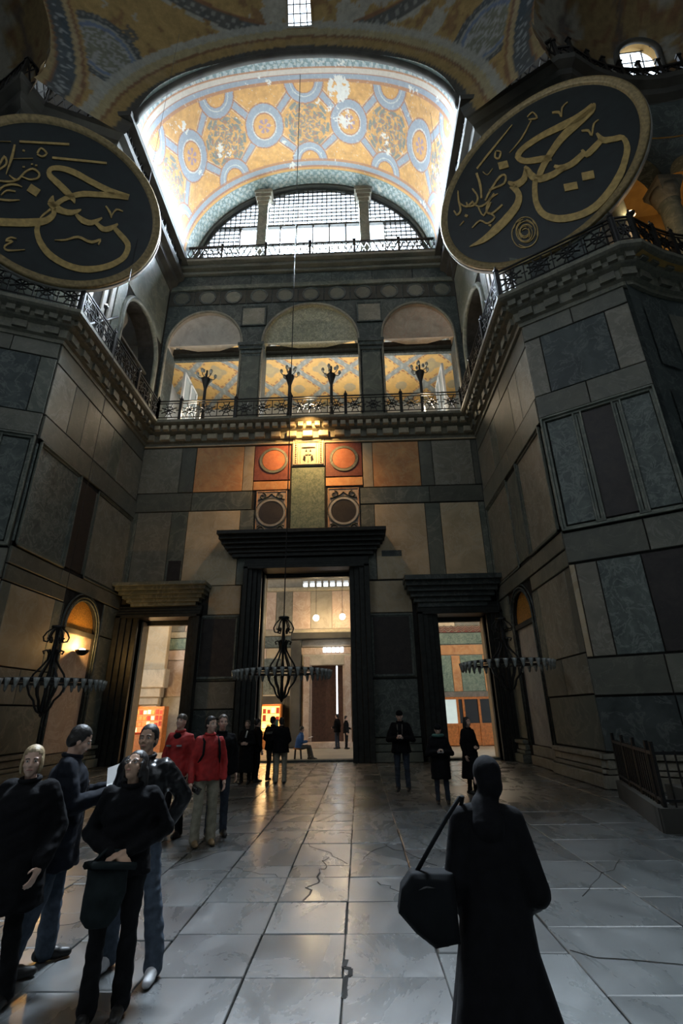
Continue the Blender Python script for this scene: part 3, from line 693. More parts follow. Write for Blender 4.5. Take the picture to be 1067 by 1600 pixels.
for w,col in ((.26,(.66,.46,.26)),(.22,RED),(.155,BLU)): c=mixc(c,dS<w,col)
dH=np.minimum(np.hypot(sl,v-15.25),np.hypot(sl,v-19.35)); ins=(v>15.25)&(v<19.35)
for r0,r1,col in ((.55,1.1,RED),(.60,1.03,BLU),(.72,.76,PAL),(.0,.55,OCH)): c=mixc(c,ins&(dH>=r0)&(dH<r1),col)
for r0,r1,col in ((.0,1.14,RED),(.0,1.08,BLU),(.66,.72,PAL),(.0,.66,RED),(.0,.60,OCH)): c=mixc(c,(dC>=r0)&(dC<r1),col)
c=mixc(c,(dC<.36)&(np.cos(6*np.arctan2(v-17.2,sc))>-.2)&(dC>.10),(.32,.22,.26))
# borders
def band(v0,v1,col,al=1.0):
    global c; c=mixc(c,(v>=v0)&(v<v1),col,al)
band(0,15.32,OCH); band(15.18,15.32,RED,.8); band(15.0,15.2,BLU); band(14.96,15.0,RED); band(14.72,14.96,PAL,.8); band(14.68,14.74,RED,.8)
band(0,14.68,TEAL); c=mixc(c,(v<14.66)&(np.cos(s*16)*np.cos(v*14)>.1),(.38,.44,.44)); c=mixc(c,(v<14.66)&(n3>.22),PAL,.8)
band(19.25,19.38,RED,.8); band(19.38,19.62,BLU); band(19.62,19.72,RED); band(19.72,19.86,OCH)
band(19.86,21,TEAL); c=mixc(c,(v>19.9)&(np.cos(s*14)*np.cos(v*15)>.2),(.42,.48,.48)); c=mixc(c,(v>19.9)&(n3>.25),PAL,.8)
# peeled patches
c=mixc(c,(n1+.35*n3>.78)|((n1+.3*n3>.58)&(n2>.15)&(TH>.15)&(v>16)),WHT,.95); c=mixc(c,n3>.62,WHT,.35)
lobe=(np.hypot(s-1.9,v-15.65)<.62+.2*n2)&(n2<.3); c=mixc(c,lobe,WHT)
ceil=struct(surf('ceiling_vault',P,c,painted('vault_paint',.75,6,.12)),'painted barrel vault with ochre ground, blue rings and flower medallions')
# --- lunette wall around the great window (structure, hidden edge of the vault)
struct(FA.wall('wall_lunette',M_darkstone,rect(-12,7.8,25.9,35),[archp(CX-6.98,CX+6.98,25.92,VZ,6.98,40)],.5),'rim of wall around the great semicircular window')
win=struct(empty('window_1',(CX,21.0,25.95)),'great semicircular window of iron and plaster grille')
RW=6.95
def zt(x): return math.sqrt(max(0,RW*RW-x*x))
mb=MB(); x=-6.6
while x<=6.65:   # fine lattice
    h=zt(x)
    if abs(x)>4.4: mb.box(x-.032,x+.032,-.05,.05,0,h)
    else: mb.box(x-.032,x+.032,-.05,.05,min(3.6,h),h)
    x+=.30
z=.25
while z<6.9:
    w=math.sqrt(max(0,RW*RW-z*z))
    if z<3.6:
        if w>4.4:
            mb.box(-w,-4.4,-.04,.04,z-.022,z+.022); mb.box(4.4,w,-.04,.04,z-.022,z+.022)
    else: mb.box(-w,w,-.04,.04,z-.022,z+.022)
    z+=.32
build(mb,'lattice_grille',M_iron,win)
mb=MB()
for x in (-4.4,-3.35,-1.95,-.95,.05,1.05,2.05,3.35,4.4): mb.box(x-.045,x+.045,-.07,.07,0,min(3.6,zt(x)))
build(mb,'window_bar',M_iron,win)
for z,h in ((3.55,.16),(.0,.14)):
    w=math.sqrt(RW*RW-z*z); build(MB().box(-w,w,-.10,.10,z,z+h),'transom',M_bronze,win)
for x in (-3.05,3.2):
    build(MB().box(x-.30,x+.30,-.35,.30,-.02,zt(x)-1.05),'mullion_pier',M_grey,win)
    mb=MB()
    for k in range(4): mb.box(x-.34-.07*k,x+.34+.07*k,-.42-.06*k,.36,zt(x)-1.05+k*.28,zt(x)-.75+k*.28)
    build(mb,'mullion_capital',M_tang,win)
mb=MB(); pts=[(RW*math.cos(PI*i/40),.12,RW*math.sin(PI*i/40)) for i in range(41)]; mb.v=pts; mb.f=[tuple(range(41))]
build(mb,'pane',M_glass,win)
build(MB().tube([(6.9*math.cos(PI*i/40),0,6.9*math.sin(PI*i/40)) for i in range(41)],.11,6),'window_rim',M_bronze,win,True)

# --- semi-dome
S=Vector((CX,1.2,28)); SR=13.9
def inter_dir(K,r):
    d=(K-S); L=d.length; return d.normalized(), math.acos((SR*SR+L*L-r*r)/(2*SR*L))
CONR=6.9
dR,bR=inter_dir(KR,CONR); dL,bL=inter_dir(KL,CONR)
az=np.radians(np.concatenate([np.arange(-92,-62,3),np.arange(-62,62,.42),np.arange(62,93,3)])); el=np.radians(np.concatenate([np.arange(-15,44,.42),np.linspace(44.2,90,16)]))
AZ,EL=np.meshgrid(az,el,indexing='ij')
D=np.stack([np.cos(EL)*np.sin(AZ),np.cos(EL)*np.cos(AZ),np.sin(EL)],-1)
def on_s(D): return np.array([S.x,S.y,S.z])+D*SR
P=on_s(D)
# opening of the barrel vault: snap to its rim
def west_in(P): return (np.hypot(P[...,0]-CX,np.maximum(P[...,2]-VZ,0)*1.0)<RV)&(P[...,1]>6)&(P[...,2]>VZ-.001) | ((np.abs(P[...,0]-CX)<RV)&(P[...,2]<=VZ)&(P[...,1]>6))
inw=west_in(P)
dr=np.array(dR); dl=np.array(dL)
inR=(D@dr)>math.cos(bR); inL=(D@dl)>math.cos(bL); win_d=(np.abs(AZ)<math.radians(3.1))&(EL>math.radians(27.0))&(EL<math.radians(38))
IN=inw|inR|inL|win_d
def allin(I): return I[:-1,:-1]&I[1:,:-1]&I[:-1,1:]&I[1:,1:]
mask=~(allin(inw)|allin(inR)|allin(inL)|allin(win_d))
# snap west
X=P[...,0]-CX; Z=P[...,2]-VZ; rr=np.hypot(X,Z); k=RV/np.maximum(rr,1e-6); up=inw&(Z>0)
X2=np.where(up,X*k,np.where(inw,np.sign(X)*RV,X)); Z2=np.where(up,Z*k,Z)
xs,zs_=X2,Z2+VZ; ys=S.y+np.sqrt(np.maximum(SR*SR-xs**2-(zs_-S.z)**2,0))
P=np.where(inw[...,None],np.stack([xs+CX,ys,zs_],-1),P)
for I,d,b in ((inR,dr,bR),(inL,dl,bL)):
    par=(D@d)[...,None]*d; per=D-par; per/=np.maximum(np.linalg.norm(per,axis=-1,keepdims=True),1e-6)
    Dn=d*math.cos(b)+per*math.sin(b); P=np.where(I[...,None],on_s(Dn),P)
n1=fbm(P,.35); n2=fbm(P,1.3,5,5); n3=fbm(P,4,3,8)
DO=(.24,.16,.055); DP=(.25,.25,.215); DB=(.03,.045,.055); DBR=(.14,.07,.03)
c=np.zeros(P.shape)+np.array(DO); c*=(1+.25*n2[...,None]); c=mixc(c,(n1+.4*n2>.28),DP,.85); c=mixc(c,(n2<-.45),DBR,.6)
def deg(x): return np.degrees(x)
Ea,Aa=deg(EL),deg(AZ)
for sg in (-1,1):
    am,em=38.3*sg,6.0; dx=(Aa-am)*math.cos(math.radians(em)); dy=Ea-em; r=np.hypot(dx,dy); ang=np.arctan2(dy,dx)
    c=mixc(c,(r>7.0)&(r<9.6)&(np.abs(np.sin(ang*2+.78))<.30)&(n3>-.1),DB,.8)
    c=mixc(c,(r<7.3),DB,.9); c=mixc(c,(r>6.5)&(r<7.1)&(np.cos(ang*40)>.3),DP,.4); c=mixc(c,(r<6.0),DP,.75); c=mixc(c,(r<5.5),(.10,.13,.19)); c=mixc(c,(r<4.7),DP,.8)
    c=mixc(c,(r<4.5)&((np.cos(ang*7+r*3)*np.sin(r*4)>.1)|(n3>.2)),(.10,.10,.06),.8)
e=Ea+1.2*np.sin(np.radians(Aa*3))
c=mixc(c,(e>23.0)&(e<23.9)&(n2>-.2),DP,.9); c=mixc(c,(e>23.9)&(e<26.6),DB,.85); c=mixc(c,(e>24.4)&(e<26.2)&(np.cos(AZ*160)*np.cos(EL*120)>.3),DP,.5); c=mixc(c,(e>26.6)&(e<27.2),DBR)
c=mixc(c,(e>33)&(e<36)&(np.cos(AZ*90)>.2),DB,.6)
rw=np.hypot(P[...,0]-CX,np.maximum(P[...,2]-VZ,0))-RV; wz=(P[...,1]>6)
for r0,r1,col in ((0,.40,(.03,.035,.035)),(.40,.75,DO),(.75,.86,DBR),(.86,1.15,(.26,.22,.12)),(1.15,1.45,DP)): c=mixc(c,wz&(rw>=r0-.001)&(rw<r1),col,.9)
for d,b in ((dr,bR),(dl,bL)):
    ar=np.degrees(np.arccos(np.clip(D@d,-1,1)))-math.degrees(b)
    for r0,r1,col in ((-9,1.0,(.22,.17,.08)),(1.0,1.4,DBR),(1.4,4.3,DB),(4.3,5.3,(.26,.2,.1)),(5.3,5.9,DBR),(5.9,6.4,DO)): c=mixc(c,(ar>=r0)&(ar<r1),col,.92)
    c=mixc(c,(ar>1.9)&(ar<3.8)&(n3>.28),(.22,.24,.24),.8)
sd=struct(surf('ceiling_semidome',P,c,painted('dome_paint',.85,3,.25),mask=mask),'dim painted semi-dome with dark medallions and peeling ochre')
# rope moulding along the vault's front edge
t=np.linspace(-PI/2,PI/2,61); pts=[(CX+RV*math.sin(x),float(S.y+math.sqrt(max(0,SR*SR-(RV*math.sin(x))**2-(VZ+RV*math.cos(x)-S.z)**2))),VZ+RV*math.cos(x)) for x in t]
build(MB().tube(pts,.17,8),'arch_edge_moulding',M_darkstone,sd,True)
# vault extension strip between the rim of the barrel and the semi-dome
stripP=np.array([[[CX+RV*math.sin(x),y,VZ+RV*math.cos(x)] for y in (pts[i][1]-.02,float(yfront(np.array(x)))+.02)] for i,x in enumerate(t)])
surf('vault_edge',stripP,np.zeros(stripP.shape)+np.array(TEAL),M_paint,sd)
# conches over the exedras
for K,nm,sg in ((KR,'ceiling_right_conch',1),(KL,'ceiling_left_conch',-1)):
    ca=np.radians(np.concatenate([np.arange(-60,-4,2.0),np.arange(-4,11.2,.95),np.arange(12,150,2.0)])); ce=np.radians(np.concatenate([np.arange(-10,0,2),np.arange(0,19.5,.95),np.arange(20,91,3.5)]))
    A2,E2=np.meshgrid(ca*sg,ce,indexing='ij'); Dn=np.stack([np.cos(E2)*np.sin(A2),np.cos(E2)*np.cos(A2),np.sin(E2)],-1)
    Pc=np.array(K)+Dn*CONR; ds=np.linalg.norm(Pc-np.array(S),axis=-1)
    inside=ds<SR-.25
    ad=np.degrees(A2)*sg; ed=np.degrees(E2)
    hole=((ad>-4.2)&(ad<11.2)&(ed>.0)&(ed<19.2)&((ed<13)|(((ad-3.5)/7.4)**2+((ed-13)/6.2)**2<1.02)))
    mk=~(allin(inside)|allin(hole))
    m1=fbm(Pc,.5); m2=fbm(Pc,1.7,5,4)
    cc=np.zeros(Pc.shape)+np.array((.19,.13,.055)); cc=mixc(cc,(m1+.5*m2>.12),(.25,.24,.20),.85); cc=mixc(cc,m2<-.3,DBR,.8)
    da=(ad+14)%24-12; cc=mixc(cc,(np.abs(da)<1.6+1.2*np.cos(ed*.35))&(m2>-.35),(.08,.06,.05),.8)
    surf_o=struct(surf(nm,Pc,cc,painted('conch_paint',.85,3,.25),mask=mk),'painted conch over the side bay with peeling plaster')
    # window with deep splayed reveal
    wn=struct(empty('window_%d'%(5 if sg>0 else 6),(0,0,0)),'arched window in the conch with ochre reveal')
    def cp(a_,e_,r): 
        a_,e_=math.radians(a_)*sg,math.radians(e_); return K+Vector((math.cos(e_)*math.sin(a_),math.cos(e_)*math.cos(a_),math.sin(e_)))*r
    prof=[(-4.0,0),(11.0,0)]+[(3.5+7.5*math.cos(PI*i/14),13+6.2*math.sin(PI*i/14)) for i in range(15)]
    mb=MB(); n=len(prof)
    for r in (CONR-.02,CONR+.45): mb.v+=[tuple(cp(*q,r)) for q in prof]
    mb.f=[(i,(i+1)%n,n+(i+1)%n,n+i) for i in range(n)]; build(mb,'window_reveal',M_ochre,wn)
    mb=MB().tube([cp(*q,CONR-.05) for q in prof],.12,6,True); build(mb,'window_rim',M_darkstone,wn,True)
    mb=MB(); 
    for k in range(5): mb.tube([cp(-4+15*k/4,0,CONR+.4),cp(-4+15*k/4,18,CONR+.4)],.03,4)
    for k in range(5): mb.tube([cp(-4,2+4*k,CONR+.4),cp(11,2+4*k,CONR+.4)],.025,4)
    build(mb,'window_bar',M_iron,wn)
    mb=MB(); mb.v=[tuple(cp(*q,CONR+.42)) for q in prof]; mb.f=[tuple(range(n))]; build(mb,'pane',M_glass,wn)
# dome window reveal
wn=struct(empty('window_2',(0,0,0)),'small lit window above the crown of the vault')
def cp(a_,e_,r): a_,e_=math.radians(a_),math.radians(e_); return S+Vector((math.cos(e_)*math.sin(a_),math.cos(e_)*math.cos(a_),math.sin(e_)))*r
prof=[(-3.2,26.8),(3.2,26.8),(3.2,35.5)]+[(3.2*math.cos(PI*i/10),35.5+2.4*math.sin(PI*i/10)) for i in range(1,10)]+[(-3.2,35.5)]
mb=MB(); n=len(prof)
for r in (SR-.02,SR+.5): mb.v+=[tuple(cp(*q,r)) for q in prof]
mb.f=[(i,(i+1)%n,n+(i+1)%n,n+i) for i in range(n)]; build(mb,'window_reveal',M_ochre,wn)
mb=MB(); mb.v=[tuple(cp(*q,SR+.45)) for q in prof]; mb.f=[tuple(range(n))]; build(mb,'pane',M_glass,wn)
mb=MB()
for k in (-1.6,0,1.6): mb.tube([cp(k,26.8,SR+.4),cp(k,37.5,SR+.4)],.03,4)
for k in range(6): mb.tube([cp(-3.2,27.5+k*1.7,SR+.4),cp(3.2,27.5+k*1.7,SR+.4)],.025,4)
build(mb,'window_bar',M_iron,wn)
struct(build(MB().box(4.98,6.9,12.6,20.9,25.75,26.05).box(-11.1,-9.18,12.6,20.9,25.75,26.05),'trim_4',M_darkstone),'ledge under the springing of the vault')
# --- gallery ceiling with trellis of grey bands on ochre
gx=np.linspace(-13,9,280); gy=np.linspace(22.2,31.5,130); GX,GY=np.meshgrid(gx,gy,indexing='ij')
ph=(GX+.05)/3.74; q=(GY-27.6)/3.9
GZ=24.0+.55*np.cos((GX+2.0)*2*PI/7.48)*0-.03*(GY-27)**2
P=np.stack([GX,GY,GZ],-1)
u1=ph+q; u2=ph-q; d1=np.abs(u1-np.round(u1)); d2=np.abs(u2-np.round(u2)); dd=np.minimum(d1,d2)
m2=fbm(P,2.2,4,2)
c=np.zeros(P.shape)+np.array((.66,.40,.13)); c*=(1+.12*m2[...,None])
cxm=ph-.5-np.round(ph-.5); cqm=q-np.round(q); mr_=np.hypot(cxm*3.74,cqm*3.9); an=np.arctan2(cqm,cxm)
c=mixc(c,(mr_<.62+.12*np.cos(4*an)),(.34,.30,.20),.75); c=mixc(c,(mr_<.35),(.5,.38,.18),.6)
cx2=ph-np.round(ph); cq2=q-.5-np.round(q-.5); mr2=np.hypot(cx2*3.74,cq2*3.9); c=mixc(c,(mr2<.55+.14*np.cos(4*an)),(.34,.30,.20),.75)
c=mixc(c,(dd<.125)&(dd>.09)&(np.sin((ph*(d1<d2)+ph*(d1>=d2))*70)>-.3),(.30,.12,.07),.9); c=mixc(c,dd<.075,(.26,.27,.25)); c=mixc(c,(dd<.035)&(np.sin(ph*60)>.2),(.40,.42,.40),.6)
struct(surf('ceiling_gallery',P,c,painted('gallery_paint',.8,5,.08)),'ochre gallery ceiling crossed by grey diagonal bands')
# ================================================================== THE REST OF THE NAVE (behind and above the viewer)
def nave_side(x,sg,nm):
    fr=Fr((x,0),(0,1),(-sg,0))
    w=struct(fr.wall(nm,M_darkstone,rect(-30,1.0,-.05,44),[archp(-3.4-k*2.9,-1.5-k*2.9,27,31.5) for k in range(8)]+[archp(-3.4-k*2.9,-1.5-k*2.9,21,24.5) for k in range(8)],.8),'nave side wall with rows of arched windows')
nave_side(15.9,1,'wall_right_nave'); nave_side(2*CX-15.9,-1,'wall_left_nave')
struct(build(MB().box(-22,18,-30.6,-30,-.05,44),'wall_back',M_darkstone),'end wall behind the viewer')
struct(build(MB().box(-22,18,-30.5,1.4,44,44.5),'ceiling',M_darkstone),'high ceiling of the central nave')
mb=MB(); n=48   # arch wall closing the space above the semi-dome
for i in range(n):
    a0,a1=PI*i/n,PI*(i+1)/n
    r0=SR-.05
    P=[(CX+r0*math.cos(a),1.1,28+r0*math.sin(a)) for a in (a0,a1)]+[(CX+30*math.cos(a),1.1,28+30*math.sin(a)) for a in (a0,a1)]
    mb.add(P,[(0,1,3,2)])
mb.add([(CX+13.85,1.1,28),(CX+30,1.1,28),(CX+30,1.1,24.4),(CX+13.3,1.1,24.4)],[(0,1,2,3)]); mb.add([(CX-13.85,1.1,28),(CX-30,1.1,28),(CX-30,1.1,24.4),(CX-13.3,1.1,24.4)],[(0,1,2,3)])
struct(build(mb,'wall_great_arch',M_darkstone),'great arch wall over the nave')
for sg in (1,-1):  # wall pieces between exedra end and nave wall
    xa=KR.x+KRad*math.cos(R_(-62)); ya=KR.y+KRad*math.sin(R_(-62)); mx=(lambda x:x) if sg>0 else (lambda x:2*CX-x)
    struct(build(MB().add([(mx(xa),ya,-.05),(mx(16.2),1.0,-.05),(mx(16.2),1.0,25.5),(mx(xa),ya,25.5)],[(0,1,2,3)]),'wall_%s_return'%('right' if sg>0 else 'left'),M_darkstone),'short return wall')
